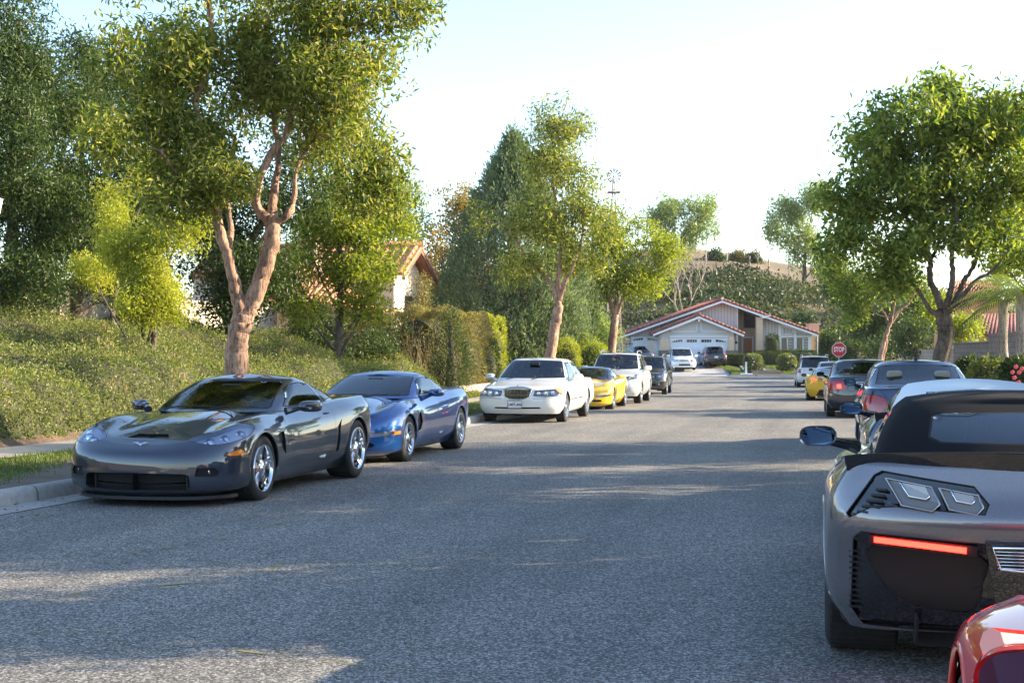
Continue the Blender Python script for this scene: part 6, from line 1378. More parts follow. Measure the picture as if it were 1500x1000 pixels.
def handles(t, d, ls, mat, z=None):
    for l in ls:
        for s in (1, -1):
            z_ = (z or d['zb'] - .12); bm = bmesh.new(); tube(bm, [(s*(d['h'] - .012), l + .09, z_), (s*(d['h'] + .022), l + .06, z_), (s*(d['h'] + .022), l - .06, z_), (s*(d['h'] - .012), l - .09, z_)], .011, 6); bm_obj('door_handle', bm, mat, t)
def rack(t, d, l0, l1, mat):
    for s in (1, -1):
        x = d['w0'] - d['tumble'] - .05; z = d['H'] - .02
        bm = bmesh.new(); tube(bm, catmull([(s*x, l0, z), (s*x, l0 - .12, z + .06), (s*x, (l0 + l1)/2, z + .075), (s*x, l1 + .12, z + .06), (s*x, l1, z)], 4), .017, 8); bm_obj('roof_rail', bm, mat, t)
def bars(t, name, x0, x1, l, z0, z1, n, mat, vert=True, w=.008, tilt=0.0, curve=0.0):
    bm = bmesh.new()
    for k in range(n):
        f = (k + .5) / n
        if vert: x = x0 + (x1 - x0) * f; lz = l - curve * (x * x); box(bm, (x - w, lz - .02, z0), (x + w, lz + .01, z1))
        else:
            z = z0 + (z1 - z0) * f; P = [(x, l - curve * x * x - tilt * (z - z0), z) for x in np.linspace(x0, x1, 9)]; tube(bm, P, w, 6)
    return bm_obj(name, bm, mat, t)
def wheels_for(d, r=.33, w=.215, rr=.215, arch=.375): x = d['h'] - .015; return ((r, w, rr, x, arch), (r, w, rr, x, arch))
def nose_l(d, x, x0=0): return d['xf'] - (d['xf'] - d['fa']) * 0
# --- long white luxury sedan
def town_car():
    b, c, d = gen(L=5.45, W=1.94, zb=.93, fa=1.50, ra=-1.49, xf=2.52, hood=(.76, .88, .97), deck=.97, cab=(1.05, -1.98, .22, -1.30), H=1.475, zbot=.23, nose=.50, pf=2.5, tailr=.40, tumble=.25)
    F = glazing(d, [-.42], dlo_rear=(-1.58, -1.05)) + doors(d, [(-.42, .74), (-1.42, -.42)])
    F.append(('headlight', 'b', 'front', [(.37, .62), (.37, .74), (.62, .765), (.97, .80), (.97, .66), (.90, .61), (.62, .60)], dict(mat=M_LENS, mode='pair', gap=.006, t=.02, cup=(.07, (0, -1, 0), M_LAMPB), bulbs=[(.48, 2.43, .68, .05), (.64, 2.39, .685, .055), (.78, 2.31, .70, .05)], bdir=(.1, 1, 0))))
    F.append(('turn_lamp', 'b', 'side', [(1.93, .64), (2.12, .64), (2.12, .80), (1.95, .77)], dict(mat=M_AMBER, mode='pair', gap=.004, t=.3)))
    F.append(('grille', 'b', 'front', [(-.1, .545), (.16, .55), (.27, .60), (.31, .68), (.32, .76), (.20, .765), (-.1, .77)], dict(mat=M_DARK, off=-.03, gap=.0, t=.1, cup=(.04, (0, -1, 0), M_DARK))))
    F[-1][4].pop('gap')
    F.append(('bumper_slot', 'b', 'front', [(-.1, .335), (.52, .345), (.53, .365), (.50, .38), (-.1, .375)], dict(mat=M_DARK, off=-.03, t=.1, cup=(.03, (0, -1, 0), M_DARK))))
    F.append(('hood', 'b', 'top', [(-.1, 1.16), (.78, 1.0), (.80, 1.6), (.74, 2.2), (.34, 2.34), (-.1, 2.36)], dict(gap=.005, t=.3)))
    F.append(('bumper_strip', 'b', 'front', [(.36, .555), (.95, .575), (.95, .59), (.36, .575)], dict(mat=plain('trim_grey', (.35, .36, .38), .4), mode='pair', t=.0, keep=True)))
    F.append(('body_moulding', 'b', 'side', [(-1.05, .50), (1.10, .50), (1.10, .525), (-1.05, .525)], dict(mat=M_BLACK, mode='pair', t=.3)))
    F.append(('tail_light', 'b', 'rear', [(.35, .70), (.93, .70), (.93, .85), (.35, .85)], dict(mat=M_REDL, mode='pair', gap=.005, t=.05)))
    def ex(t, sp):
        bars(t, 'grille_bars', -.29, .29, 2.52, .58, .765, 18, M_CHROME, True, .006, 0, .25)
        P = [(.0, .548), (.16, .553), (.27, .603), (.315, .68), (.325, .765)]; P = [(-x, z) for x, z in P[::-1]] + P[1:]
        bm = bmesh.new(); tube(bm, [(x, 2.525 - .28*x*x - .12*max(0, z-.66), z) for x, z in catmull([(x, z, 0) for x, z in P], 4) for x, z in ((x, z),)] if False else [(p[0], 2.525 - .28*p[0]**2 - .12*max(0, p[1]-.66), p[1]) for p in catmull([(x, z, 0) for x, z in P], 4)], .012, 6); bm_obj('grille_surround', bm, M_CHROME, t)
        bm = bmesh.new(); tube(bm, catmull([(-.34, 2.44, .765), (-.2, 2.455, .805), (0, 2.46, .82), (.2, 2.455, .805), (.34, 2.44, .765)], 5), .022, 8); bm_obj('grille_header', bm, M_ALU, t)
        bm = bmesh.new(); box(bm, (-.012, 2.40, .81), (.012, 2.44, .87), None, 0, .003); bm_obj('hood_ornament', bm, M_CHROME, t)
        plate(t, 2.555, .44, 'LMPL486', small='California', tilt=0, xoff=.04)
        door_mirror(t, .94, .62, 1.02, .24, .15, .16, sp['paint'], ((.86, .70, .93), (.92, .67, .96), (1.0, .64, .98))); handles(t, d, (-.28, -1.20), sp['paint']); wipers(t, 1.14, .975, .7, 0, 0)
    return dict(body=b, cabin=c, axles=(d['fa'], d['ra']), wheels=wheels_for(d, .335, .225, .215, .40), W0=d['h'] - .03, feats=F, paint=P_WHITE, wstyle='many', wmat=M_CHROME, cowl=(1.05, .95), seat=(.38, -.05, .55), seat_rows=[-.05, -1.0], seat_mat=M_SEATL, seat_h=.55, tub=.45, mir_z=(.45, 1.33), extra=ex, floor_z=.19)
# --- sport utility and minivan shapes
def suv(kind, paintm):
    if kind == 'crossover':
        b, c, d = gen(L=4.74, W=1.92, zb=1.08, fa=1.42, ra=-1.41, xf=2.34, hood=(.92, 1.03, 1.12), deck=1.12, cab=(1.00, -2.22, .20, -1.75), H=1.71, zbot=.27, nose=.46, pf=2.4, tailr=.25, tumble=.19, flare=.02)
        hl = [(.52, .84), (.50, .90), (.72, .97), (.95, 1.02), (.95, .88), (.78, .82)]; grl = [(-.1, .66), (.38, .68), (.46, .76), (.44, .92), (-.1, .93)]; pil = [-.38, -1.30]; dl = (-1.95, -1.72); ws = 'five'; whl = wheels_for(d, .375, .245, .245, .43); gl = M_GLASS
    elif kind == 'compact':
        b, c, d = gen(L=4.60, W=1.815, zb=1.04, fa=1.34, ra=-1.32, xf=2.22, hood=(.90, 1.0, 1.08), deck=1.06, cab=(.95, -2.18, .18, -1.85), H=1.67, zbot=.26, nose=.42, pf=2.5, tailr=.2, tumble=.18, flare=.02)
        hl = [(.50, .74), (.48, .82), (.62, .90), (.90, .93), (.90, .78), (.70, .73)]; grl = [(-.1, .70), (.42, .70), (.46, .78), (.42, .84), (-.1, .86)]; pil = [-.35, -1.25]; dl = (-1.90, -1.80); ws = 'five'; whl = wheels_for(d, .35, .225, .225, .40); gl = M_GLASSD
    else:
        b, c, d = gen(L=5.08, W=1.98, zb=1.02, fa=1.52, ra=-1.50, xf=2.50, hood=(.82, .95, 1.08), deck=1.05, cab=(1.35, -2.50, .45, -2.25), H=1.75, zbot=.22, nose=.52, pf=2.4, tailr=.18, tumble=.17)
        hl = [(.50, .70), (.48, .76), (.74, .90), (.97, .98), (.97, .82), (.76, .70)]; grl = [(-.1, .68), (.34, .69), (.40, .75), (.36, .80), (-.1, .82)]; pil = [-.10, -1.25]; dl = (-2.25, -2.20); ws = 'five'; whl = wheels_for(d, .335, .215, .215, .385); gl = M_GLASSD
    F = glazing(d, pil, glass_rear=gl, dlo_rear=dl, side_glass=M_GLASSD if kind != 'crossover' else M_GLASS) + doors(d, [(pil[0], d['bf'] - .35), (pil[1] + .02, pil[0])])
    F.append(('headlight', 'b', 'front', hl, dict(mat=M_LENS, mode='pair', gap=.006, t=.02, cup=(.09, (0, -1, 0), M_LAMPB), bulbs=[(hl[0][0] + .13, d['xf'] - .12, (hl[1][1] + hl[5][1]) / 2 + .02, .05), (hl[0][0] + .26, d['xf'] - .20, hl[1][1] + .01, .05)], bdir=(.1, 1, 0))))
    F.append(('grille', 'b', 'front', grl, dict(mat=M_DARK, off=-.03, t=.1, cup=(.04, (0, -1, 0), M_DARK))))
    F.append(('lower_grille', 'b', 'front', [(-.1, d['zbot'] + .13), (.48, d['zbot'] + .14), (.42, d['zbot'] + .26), (-.1, d['zbot'] + .27)], dict(mat=M_DARK, off=-.03, t=.1, cup=(.04, (0, -1, 0), M_DARK))))
    F.append(('fog_lamp', 'b', 'front', [(.60 + .05*math.cos(a), d['zbot'] + .21 + .045*math.sin(a)) for a in np.linspace(0, 2*PI, 14, endpoint=False)], dict(mat=M_LAMPB, mode='pair', gap=.012, t=.05)))
    F.append(('hood', 'b', 'top', [(-.1, d['bf'] + .08), (d['h'] - .15, d['bf'] - .05), (d['h'] - .15, 1.6), (d['h'] - .22, d['xf'] - .28), (-.1, d['xf'] - .17)], dict(gap=.005, t=.3)))
    zt = .95 if kind != 'minivan' else .92; th = [(.62, zt - .10), (1.0, zt - .12), (1.0, zt + .13), (.66, zt + .13)] if kind != 'minivan' else [(.78, zt - .12), (1.1, zt - .12), (1.1, zt + .20), (.80, zt + .20)]
    F.append(('tail_light', 'b', 'rear', th, dict(mat=M_REDL, mode='pair', gap=.006, t=.03, label=None)))
    F.append(('tailgate', 'b', 'rear', [(-.1, .62), (.58, .62), (.60, 1.3), (-.1, 1.3)], dict(gap=.006, t=.3, keep=True)))
    F.append(('rear_bumper', 'b', 'rear', [(-.1, d['zbot'] + .06), (.70, d['zbot'] + .06), (.66, d['zbot'] + .20), (-.1, d['zbot'] + .20)], dict(mat=M_BLACK, t=.2, keep=True)))
    if kind == 'crossover': F.append(('sill_cladding', 'b', 'side', [(-1.0, .2), (1.0, .2), (1.0, .42), (-1.0, .42)], dict(mat=plain('grey_cladding', (.20, .20, .20), .6), mode='pair', t=-.5, lim=(.6, 3, 0), keep=True)))
    def ex(t, sp):
        m = sp['paint']; bars(t, 'grille_bars', -.40, .40, d['xf'] - .0, grl[0][1] + .02, grl[-1][1] - .02, 3, M_CHROME, False, .008, .25, .22)
        zm = d['zb'] + .10; x = d['h'] + .0; door_mirror(t, x, d['bf'] - .42, zm, .24, .17, .15, sp.get('mirror_mat', m), ((x - .07, d['bf'] - .38, zm - .10), (x - .02, d['bf'] - .40, zm - .08), (x + .04, d['bf'] - .41, zm - .06)))
        handles(t, d, (pil[0] + .16, pil[1] + .16), sp.get('handle_mat', m)); rack(t, d, d['rf'] - .25, d['rr'] + .15, sp.get('rail_mat', M_ALU)); plate(t, d['xr'] - .025, .80 if kind != 'minivan' else .72, sp.get('ptxt', ''), False); wipers(t, d['bf'] + .10, d['hz2'] + .0, .7, 0, 0)
        if sp.get('fplate'): plate(t, d['xf'] + .03, d['zbot'] + .28, sp['fplate'])
        bm = bmesh.new(); lathe(bm, [(0, .01), (.05, .006), (.055, -.01)], 16, Matrix.Translation((0, d['xf'] - .02, grl[-1][1] - .05)) @ Matrix.Rotation(PI/2, 4, 'Z')); bm_obj('emblem', bm, M_CHROME, t, True)
        bm = rbox((-.35, d['rr'] - .28, d['H'] - .055), (.35, d['rr'] - .05, d['H'] - .02), .012); bm_obj('roof_spoiler', bm, m, t, True)
    return dict(body=b, cabin=c, axles=(d['fa'], d['ra']), wheels=whl, W0=d['h'] - .03, feats=F, paint=paintm, wstyle=ws, wmat=M_ALU, cowl=(d['bf'], d['hz2'] - .03), seat=(.38, 0, .72), seat_rows=[0, -.95], seat_mat=M_SEATL, seat_h=.58, tub=.45, mir_z=(d['rf'] + .18, d['H'] - .17), extra=ex, floor_z=.22)
def sedan(paintm, lit=False, kind='accord'):
    if kind == 'accord': b, c, d = gen(L=4.90, W=1.845, zb=.96, fa=1.42, ra=-1.38, xf=2.38, hood=(.74, .88, .98), deck=1.06, cab=(1.10, -1.90, .25, -1.05), H=1.47, zbot=.21, nose=.46, tailr=.30, tumble=.17, belt_rise=.08)
    else: b, c, d = gen(L=4.55, W=1.79, zb=.94, fa=1.36, ra=-1.34, xf=2.26, hood=(.70, .84, .95), deck=1.02, cab=(1.20, -1.85, .35, -1.05), H=1.43, zbot=.20, nose=.46, tailr=.34, tumble=.18, belt_rise=.08)
    F = glazing(d, [-.35], dlo_rear=(-1.42, -.98)) + doors(d, [(-.35, .80), (-1.35, -.35)])
    tl = [(.40, .80), (.50, .70), (1.0, .70), (1.0, .93), (.60, .94), (.45, .90)] if kind == 'accord' else [(.50, .72), (.60, .62), (1.0, .66), (1.0, .90), (.66, .90), (.52, .84)]
    F.append(('tail_light', 'b', 'rear', tl, dict(mat=M_REDL, mode='pair', gap=.006, t=.02, cup=(.01, (0, 1, 0), M_REDL)))); F[-1][4].pop('cup')
    if lit: F.append(('brake_lamp', 'b', 'rear', [(.56, .76), (.66, .74), (.68, .84), (.58, .86)], dict(mat=M_LIT, mode='pair', t=.05)))
    F.append(('trunk_lid', 'b', 'rear', [(-.1, .68), (.38, .68), (.60, .96), (.66, 1.2), (-.1, 1.2)], dict(gap=.006, t=.15, keep=True)))
    F.append(('plate_recess', 'b', 'rear', [(-.1, .72), (.24, .72), (.26, .86), (-.1, .87)], dict(mat=M_BLACK, off=-.01, t=.3)))
    F.append(('headlight', 'b', 'front', [(.45, .62), (.44, .70), (.92, .80), (.92, .66), (.7, .60)], dict(mat=M_LENS, mode='pair', gap=.006, t=.02, cup=(.07, (0, -1, 0), M_LAMPB))))
    F.append(('grille', 'b', 'front', [(-.1, .56), (.36, .58), (.38, .68), (-.1, .70)], dict(mat=M_DARK, off=-.03, t=.1, cup=(.04, (0, -1, 0), M_DARK))))
    def ex(t, sp):
        m = sp['paint']; zm = d['zb'] + .09; x = d['h'] - .0; door_mirror(t, x, d['bf'] - .52, zm, .20, .13, .15, m, ((x - .07, d['bf'] - .48, zm - .08), (x - .03, d['bf'] - .50, zm - .06), (x + .02, d['bf'] - .51, zm - .04)))
        handles(t, d, (-.20, -1.12), m); plate(t, d['xr'] - .02, .79, sp.get('ptxt', ''), False); wipers(t, d['bf'] + .10, d['hz2'], .6, 0, 0)
        bm = bmesh.new(); tube(bm, [(-.36, d['xr'] + .0, .895), (0, d['xr'] - .028, .90), (.36, d['xr'] + .0, .895)], .012, 6); bm_obj('trunk_garnish', bm, M_CHROME, t)
        for s in (1, -1): bm = bmesh.new(); tube(bm, [(s*.55, d['xr'] + .15, .25), (s*.55, d['xr'] - .01, .25)], .045, 12); bm_obj('exhaust_tip', bm, M_CHROME, t)
        if sp.get('antenna'):
            bm = bmesh.new(); y0 = d['rr'] + .22; lathe(bm, [(.03, 0), (.028, .02), (.012, .045), (0, .05)], 10, Matrix.Translation((0, y0, d['H'] - .015)) @ Matrix.Rotation(-PI/2, 4, 'Y')); tube(bm, [(0, y0, d['H']), (.0, y0 - .06, d['H'] + .09), (.0, y0 - .14, d['H'] + .17)], [.007, .006, .004], 6); bm_obj('roof_antenna', bm, M_BLACK, t)
    return dict(body=b, cabin=c, axles=(d['fa'], d['ra']), wheels=wheels_for(d, .325, .215, .215, .375), W0=d['h'] - .03, feats=F, paint=paintm, wstyle='ten', wmat=M_ALU, cowl=(d['bf'], d['hz2'] - .03), seat=(.36, -.05, .55), seat_rows=[-.05, -.95], seat_mat=M_SEATL if kind != 'accord' else M_SEAT, seat_h=.58, tub=.40, mir_z=(d['rf'] + .2, d['H'] - .16), extra=ex, floor_z=.17)

# --- wide angular roadster with black soft top (right foreground) and its coupe sister
def c7_body():
    b = vette_body(); b = dict(b)
    b['W'] = [(-2.2, .91), (-1.95, .955), (-1.35, .985), (-.75, .945), (-.2, .90), (.45, .89), (1.0, .925), (1.35, .95), (1.75, .93), (2.3, .90)]
    b['rows'] = [(2.22, -2.02, .10, [(-2.1, .24), (-1.9, .20), (0, .14), (1.9, .13), (2.3, .12)]),
        (2.29, -2.08, [(-2.2, .01), (-.6, .035), (.9, .03), (2.2, .01)], [(-2.2, .36), (0, .25), (2.3, .19)]),
        (2.30, -2.13, 0.0, [(-2.2, .54), (-1.3, .48), (0, .42), (1.5, .40), (2.3, .36)]),
        (2.285, -2.205, [(-2.2, .008), (-.5, .0), (0, .0), (1.4, .0), (2.3, .0)], [(-2.2, .705), (-1.3, .66), (0, .60), (1.35, .58), (1.9, .53), (2.3, .49)]),
        (2.235, -2.16, [(-2.2, .03), (-1.35, .02), (-.2, .035), (.6, .04), (1.35, .03), (2.0, .03), (2.3, .02)], [(-2.2, .83), (-1.35, .83), (-.4, .76), (.5, .735), (1.35, .735), (1.75, .67), (2.24, .55)]),
        (2.15, -2.13, [(-2.2, .10), (-1.8, .11), (-1.35, .10), (-.7, .13), (-.3, .15), (.4, .16), (1.35, .17), (1.9, .12), (2.2, .06)], [(-2.2, .965), (-1.9, .965), (-1.35, .935), (-.7, .90), (-.1, .875), (.55, .85), (1.0, .845), (1.35, .825), (1.7, .755), (2.0, .66), (2.17, .59)])]
    b['top'] = (2.12, -2.12, [(-2.2, .985), (-1.9, .985), (-1.2, .965), (0, .92), (.55, .885), (.9, .86), (1.4, .795), (1.8, .71), (2.0, .655), (2.13, .60)])
    b['Lr'] = [.30, .32, .34, .36, .34, .30]; b['pr'] = 3.0; return b
C7SOFT = dict(W=[(-1.7, .60), (-1.3, .69), (-.6, .735), (.3, .73), (.8, .70)],
    rows=[(.86, -1.42, 0.0, [(-1.6, .945), (-1.0, .90), (0, .86), (.9, .855)]),
          (.50, -1.25, [(-1.3, .05), (-.3, .055), (.5, .04)], [(-1.3, 1.04), (-.4, 1.02), (.5, .99)]),
          (.17, -1.05, [(-1.0, .13), (-.3, .130), (.2, .12)], [(-1.0, 1.14), (-.4, 1.145), (.2, 1.105)]),
          (-.02, -.93, [(-.9, .20), (-.3, .19), (0, .20)], [(-.9, 1.185), (-.4, 1.20), (0, 1.165)])],
    top=(-.08, -.88, [(-.9, 1.215), (-.62, 1.235), (-.35, 1.240), (-.1, 1.200)]), tp=2.4, Lf=[.52, .40, .34, .30], Lr=[.42, .36, .30, .25], pf=2.1, pr=2.6)
def lamp_poly(pts): return [(p[0], p[1]) for p in pts]
def c7_feats(soft=True):
    F = [('windscreen', 'c', 'front', [(-.1, .885), (.61, .885), (.635, .90), (.535, 1.135), (.50, 1.158), (-.1, 1.175)], dict(mat=M_GLASS, t=.2, gap=.012, lim=(-.15, 1, 1))),
         ('side_window', 'c', 'side', [(.36, .90), (.33, .925), (.06, 1.085), (-.10, 1.135), (-.30, 1.145), (-.48, 1.12), (-.80, .92), (-.76, .90)], dict(mat=M_GLASS, mode='pair', gap=.012, t=.3, keep=True)),
         ('rear_window', 'c', 'rear', [(-.1, 1.00), (.42, 1.00), (.475, 1.025), (.45, 1.12), (.40, 1.14), (-.1, 1.15)], dict(mat=glass('rear_screen', (.5, .6, .75), .7, .0, .12), t=.05, gap=.012, lim=(-2, -.85, 1), keep=True)),
         ('door', 'b', 'side', [(.66, .30), (.70, .55), (.62, .80), (.60, .95), (-.66, .97), (-.70, .80), (-.64, .45), (-.56, .30)], dict(mode='pair', gap=.0045, t=.2, lim=(.6, 2, 0)))]
    F.append(('tail_light_housing', 'b', 'rear', [(.30, .755), (.28, .80), (.34, .875), (.72, .928), (.755, .908), (.875, .735), (.86, .715), (.77, .765), (.66, .775)], dict(mat=M_GLOSSB, mode='pair', off=-.012, t=-.2, lim=(-3, -1.7, 1), gap=.006, cup=(.03, (0, 1, 0), M_GLOSSB))))
    F.append(('lower_fascia', 'b', 'rear', [(-.1, .22), (.80, .22), (.855, .30), (.845, .63), (.81, .662), (.30, .635), (-.1, .65)], dict(mat=M_GLOSSB, t=-.3, lim=(-3, -1.6, 1), gap=.006, off=-.02)))
    F.append(('diffuser_panel', 'b', 'rear', [(.765, .595), (.73, .44), (.62, .345), (.45, .31), (.33, .33), (.30, .45), (.32, .575)], dict(mat=plain('speckled_black', (.012, .009, .008), .5, var=.6, vscale=300), mode='pair', t=-.3, lim=(-3, -1.6, 1), off=-.012, smooth=3, gap=.004)))
    F.append(('hood', 'b', 'top', [(-.1, .72), (.66, .60), (.735, .95), (.72, 1.35), (.60, 1.75), (.40, 2.02), (-.1, 2.08)], dict(gap=.004, t=.2, keep=True)))
    return F
def c7_extra(t, sp):
    M = sp['paint']; yb = lambda x, z: float(-2.19 + max(0, abs(x) - .45) ** 2 * .75 + max(0, z - .72) * .32 + max(0, .70 - z) * .28)
    def quad(bm, P, dy=0.0, depth=.02, mi=0): prism(bm, [(x, yb(x, z) - dy, z) for x, z in P], (0, depth, 0), mi)
    for s in (1, -1):
        for k, P in enumerate(([(.705, .897), (.64, .785), (.515, .765), (.485, .795), (.515, .867)], [(.485, .864), (.445, .775), (.335, .755), (.308, .785), (.325, .837)])):
            bm = bmesh.new(); quad(bm, [(s*x, z) for x, z in P], .000, .02); o = bm_obj('tail_light', bm, plain('smoked_tail_lamp', (.16, .15, .14), .12, .3, coat=1.0), t)
            bm = bmesh.new(); tube(bm, [(s*x, yb(x, z) - .004, z) for x, z in P + P[:1]], .007, 6, cap=False); bm_obj('lamp_rim', bm, plain('satin_trim', (.30, .30, .31), .2, .9), o)
            cx = sum(p[0] for p in P) / len(P); cz = sum(p[1] for p in P) / len(P); Q = [(cx + (x - cx) * .55, cz + .022 + (z - cz) * .50) for x, z in P]
            bm = bmesh.new(); quad(bm, [(s*x, z) for x, z in Q], .004, .008); bm_obj('lamp_reflector', bm, plain('lamp_reflector', (.42, .38, .34), .25, .7), o)
            q4 = Q[:4]; bm = bmesh.new(); tube(bm, [(s*x, yb(x, z) - .01, z) for x, z in (Q[0], Q[1], Q[2], Q[3])], .005, 6); bm_obj('lamp_light_pipe', bm, M_CHROME, o)
        bm = bmesh.new()
        for k in range(5): z = .745 + .025*k; x1 = .825 - .020*k; x0 = .74 - .010*k if k > 0 else .78; tube(bm, [(s*x0, yb(x0, z) - .0, z), (s*x1, yb(x1, z) + .01, z)], .007, 5)
        bm_obj('vent_slats', bm, M_BLACK, t)
        P = [(.755, .640), (.755, .617), (.375, .588), (.375, .613)]; bm = bmesh.new(); quad(bm, [(s*x, z) for x, z in P], .012, .015); bm_obj('brake_light_bar' , bm, M_LIT, t)
        bm = bmesh.new(); quad(bm, [(s*x, z) for x, z in [(.78, .648), (.78, .604), (.33, .575), (.33, .620)]], .006, .01); bm_obj('reflector_surround', bm, M_DARK, t)
        bm = bmesh.new()
        for k in range(11): z = .30 + .026*k; box(bm, (min(s*.80, s*.86), yb(.83, z) + .02, z), (max(s*.80, s*.86), yb(.83, z) + .06, z + .009))
        bm_obj('side_vent', bm, M_DARK, t)
        for k in range(3): bm = bmesh.new(); x = s*(.18 + .2*k); prism(bm, [(x, -2.16, .30), (x, -2.02, .16), (x, -1.7, .16), (x, -1.7, .30)], (.012, 0, 0)); bm_obj('diffuser_fin', bm, M_BLACK, t)
    bm = bmesh.new(); prism(bm, [(-.30, -2.19, .64), (.30, -2.19, .64), (.25, -2.14, .36), (-.25, -2.14, .36)], (0, .03, 0)); bm_obj('plate_panel', bm, P_BLACKP, t)
    bm = bmesh.new()                                        # licence plate frame shaped as a barred emblem
    for s in (1, -1):
        P = [(s*.04, .40), (s*.09, .52), (s*.24, .53), (s*.27, .62), (s*.06, .625), (s*.0, .50)]
        tube(bm, [(x, -2.20, z) for x, z in P + P[:1]], .007, 5, cap=False)
        for k in range(6): z = .535 + .014*k; tube(bm, [(s*.09, -2.20, z), (s*(.25 + .003*k), -2.20, z)], .003, 4)
    bm_obj('emblem', bm, M_CHROME, t)
    bm = bmesh.new()                                        # black deck spoiler
    S = [(-.88, -1.95), (-.60, -2.08), (-.30, -2.13), (0, -2.14)]; S = S + [(-x, y) for x, y in S[:-1][::-1]]; S = [(p[0], p[1]) for p in catmull([(x, y, 0) for x, y in S], 5)]; rg = []
    for x, y in S:
        e = 1 - abs(x/.88) ** 4; rg.append([bm.verts.new((x, y + .18, .955 + .02*e)), bm.verts.new((x, y + .02, .965 + .03*e)), bm.verts.new((x, y - .035, .985 + .035*e)), bm.verts.new((x, y - .03, .968 + .03*e)), bm.verts.new((x*.985, y + .02, .90 + .015*e))])
    for A, B in zip(rg, rg[1:]):
        for k in range(5): bm.faces.new((A[k], A[(k+1) % 5], B[(k+1) % 5], B[k]))
    bm.faces.new(rg[0]); bm.faces.new(rg[-1]); bmesh.ops.recalc_face_normals(bm, faces=bm.faces[:]); bm_obj('rear_spoiler', bm, M_GLOSSB, t, True, 40)
    door_mirror(t, .925, .42, .93, .22, .125, .17, M, ((.80, .56, .85), (.86, .51, .87), (.98, .45, .90)), stalk_mat=M_GLOSSB)
    bm = bmesh.new()
    for x in (-.12, -.04, .04, .12): tube(bm, [(x, -2.0, .29), (x, -2.19, .29)], .045, 12)
    bm_obj('exhaust_tips', bm, M_CHROME, t); wipers(t, .80, .885, .6, 0, 0)
    nose_lip(t, sp, 'front_splitter', .085, .03, .02, 1.72)
SP_C7 = dict(SP_C6, body=c7_body(), cabin=C7SOFT, axles=(1.35, -1.36), feats=c7_feats(), paint=P_SHARK, roof_mat=P_SOFT, roof_name='soft_top', wheels=((.335, .285, .245, .925, .368), (.350, .335, .258, .965, .385)), extra=c7_extra, caliper=None, wmat=M_BLACK, nc=76)
SP_C7C = dict(SP_C7, cabin=C6CAB, feats=[f if f[0] != 'rear_window' else ('rear_window', 'c', 'rear', [(-.1, .965), (.50, .955), (.40, 1.13), (-.1, 1.165)], dict(mat=M_GLASS, t=.1, gap=.012, lim=(-2, -.78, 1), keep=True)) for f in c7_feats()], paint=P_SLATE, roof_mat=None, roof_name='roof')
def want(k): return ONLY is None or k in ONLY
def add(key, *a, **k):
    if want(key): return make_car(*a, **k)
add('c6', 'sports_car', 'charcoal grey sports coupe with chrome split spoke wheels, nearest car at the left kerb', SP_C6, street_pos(-6.55, 13.98), heading_out(14), LK)
add('c5', 'sports_car', 'electric blue sports coupe parked behind the charcoal one', SP_C5, street_pos(-6.70, 19.35), heading_out(19), LK)
add('town', 'luxury_sedan', 'long white sedan with chrome waterfall grille and licence plate at the left kerb', town_car() if want('town') else None, street_pos(-6.83, 32.1), heading_out(32), LK)
add('yel', 'sports_car', 'yellow sports coupe nose on between the white sedan and the white crossover', dict(SP_C5, paint=P_YEL, roof_mat=P_BLACKP, wmat=M_ALU, extra=c5_extra), street_pos(-6.88, 40.7), heading_out(40), LK)
add('xover', 'crossover', 'pearl white crossover with roof rails behind the yellow coupe at the left kerb', dict(suv('crossover', P_PEARL), wmat=M_ALU) if want('xover') else None, street_pos(-6.78, 46.9), heading_out(47), LK)
add('rav', 'crossover', 'dark taupe small crossover, farthest car at the left kerb', suv('compact', P_BROWN) if want('rav') else None, street_pos(-6.93, 60.2), heading_out(60), LK)
def drive_pos(px, D): return ud((px - 750) / 2000 * D, D, float(np.interp(D, [103.6, 117], [-.39, .485])))
add('van', 'minivan', 'white minivan facing the street on the driveway', suv('minivan', P_WHITE) | dict(fplate='') if want('van') else None, drive_pos(997, 109.6), YAW + PI, 'cars on the driveway', cat='minivan')
add('blk', 'crossover', 'black crossover parked tail out in front of the double garage door', suv('compact', P_BLACKP) if want('blk') else None, drive_pos(1043, 113.0), YAW, 'cars on the driveway')
add('drk', 'crossover', 'dark crossover in front of the single garage door behind the diamond sign', suv('compact', P_NAVY) if want('drk') else None, drive_pos(930, 113.6), YAW + .25, 'cars on the driveway')
add('wvan', 'minivan', 'white minivan with dark rear glass, farthest car at the right kerb', dict(suv('minivan', P_WHITE), mirror_mat=M_BLACK) if want('wvan') else None, street_pos(.98, 79.3), heading_in(79), RK, cat='minivan')
add('silv', 'sedan', 'silver sedan half hidden between the white minivan and the yellow coupe', sedan(paint('silver_metallic', (.45, .47, .50), .7, .2, .3)) if want('silv') else None, street_pos(1.35, 67.0), heading_in(66), RK)
C6Y = dict(SP_C6, paint=P_YEL, roof_mat=P_BLACKP)
add('yelr', 'sports_car', 'yellow sports coupe with round red tail lamps at the right kerb', C6Y, street_pos(.62, 52.7), heading_in(53), RK)
add('acc', 'sedan', 'dark slate sedan with red tail lamps behind the yellow coupe at the right kerb', sedan(P_NAVY, True) if want('acc') else None, street_pos(.90, 37.2), heading_in(37), RK)
add('civ', 'sedan', 'slate blue sedan with a short roof antenna ahead of the blue roadster row', dict(sedan(P_SLATE, False, 'civic'), antenna=True) if want('civ') else None, street_pos(1.25, 23.7), heading_in(24), RK)
add('c7b', 'sports_car', 'slate blue sports coupe directly ahead of the grey soft top roadster', SP_C7C, street_pos(1.12, 13.55), heading_in(14), RK)
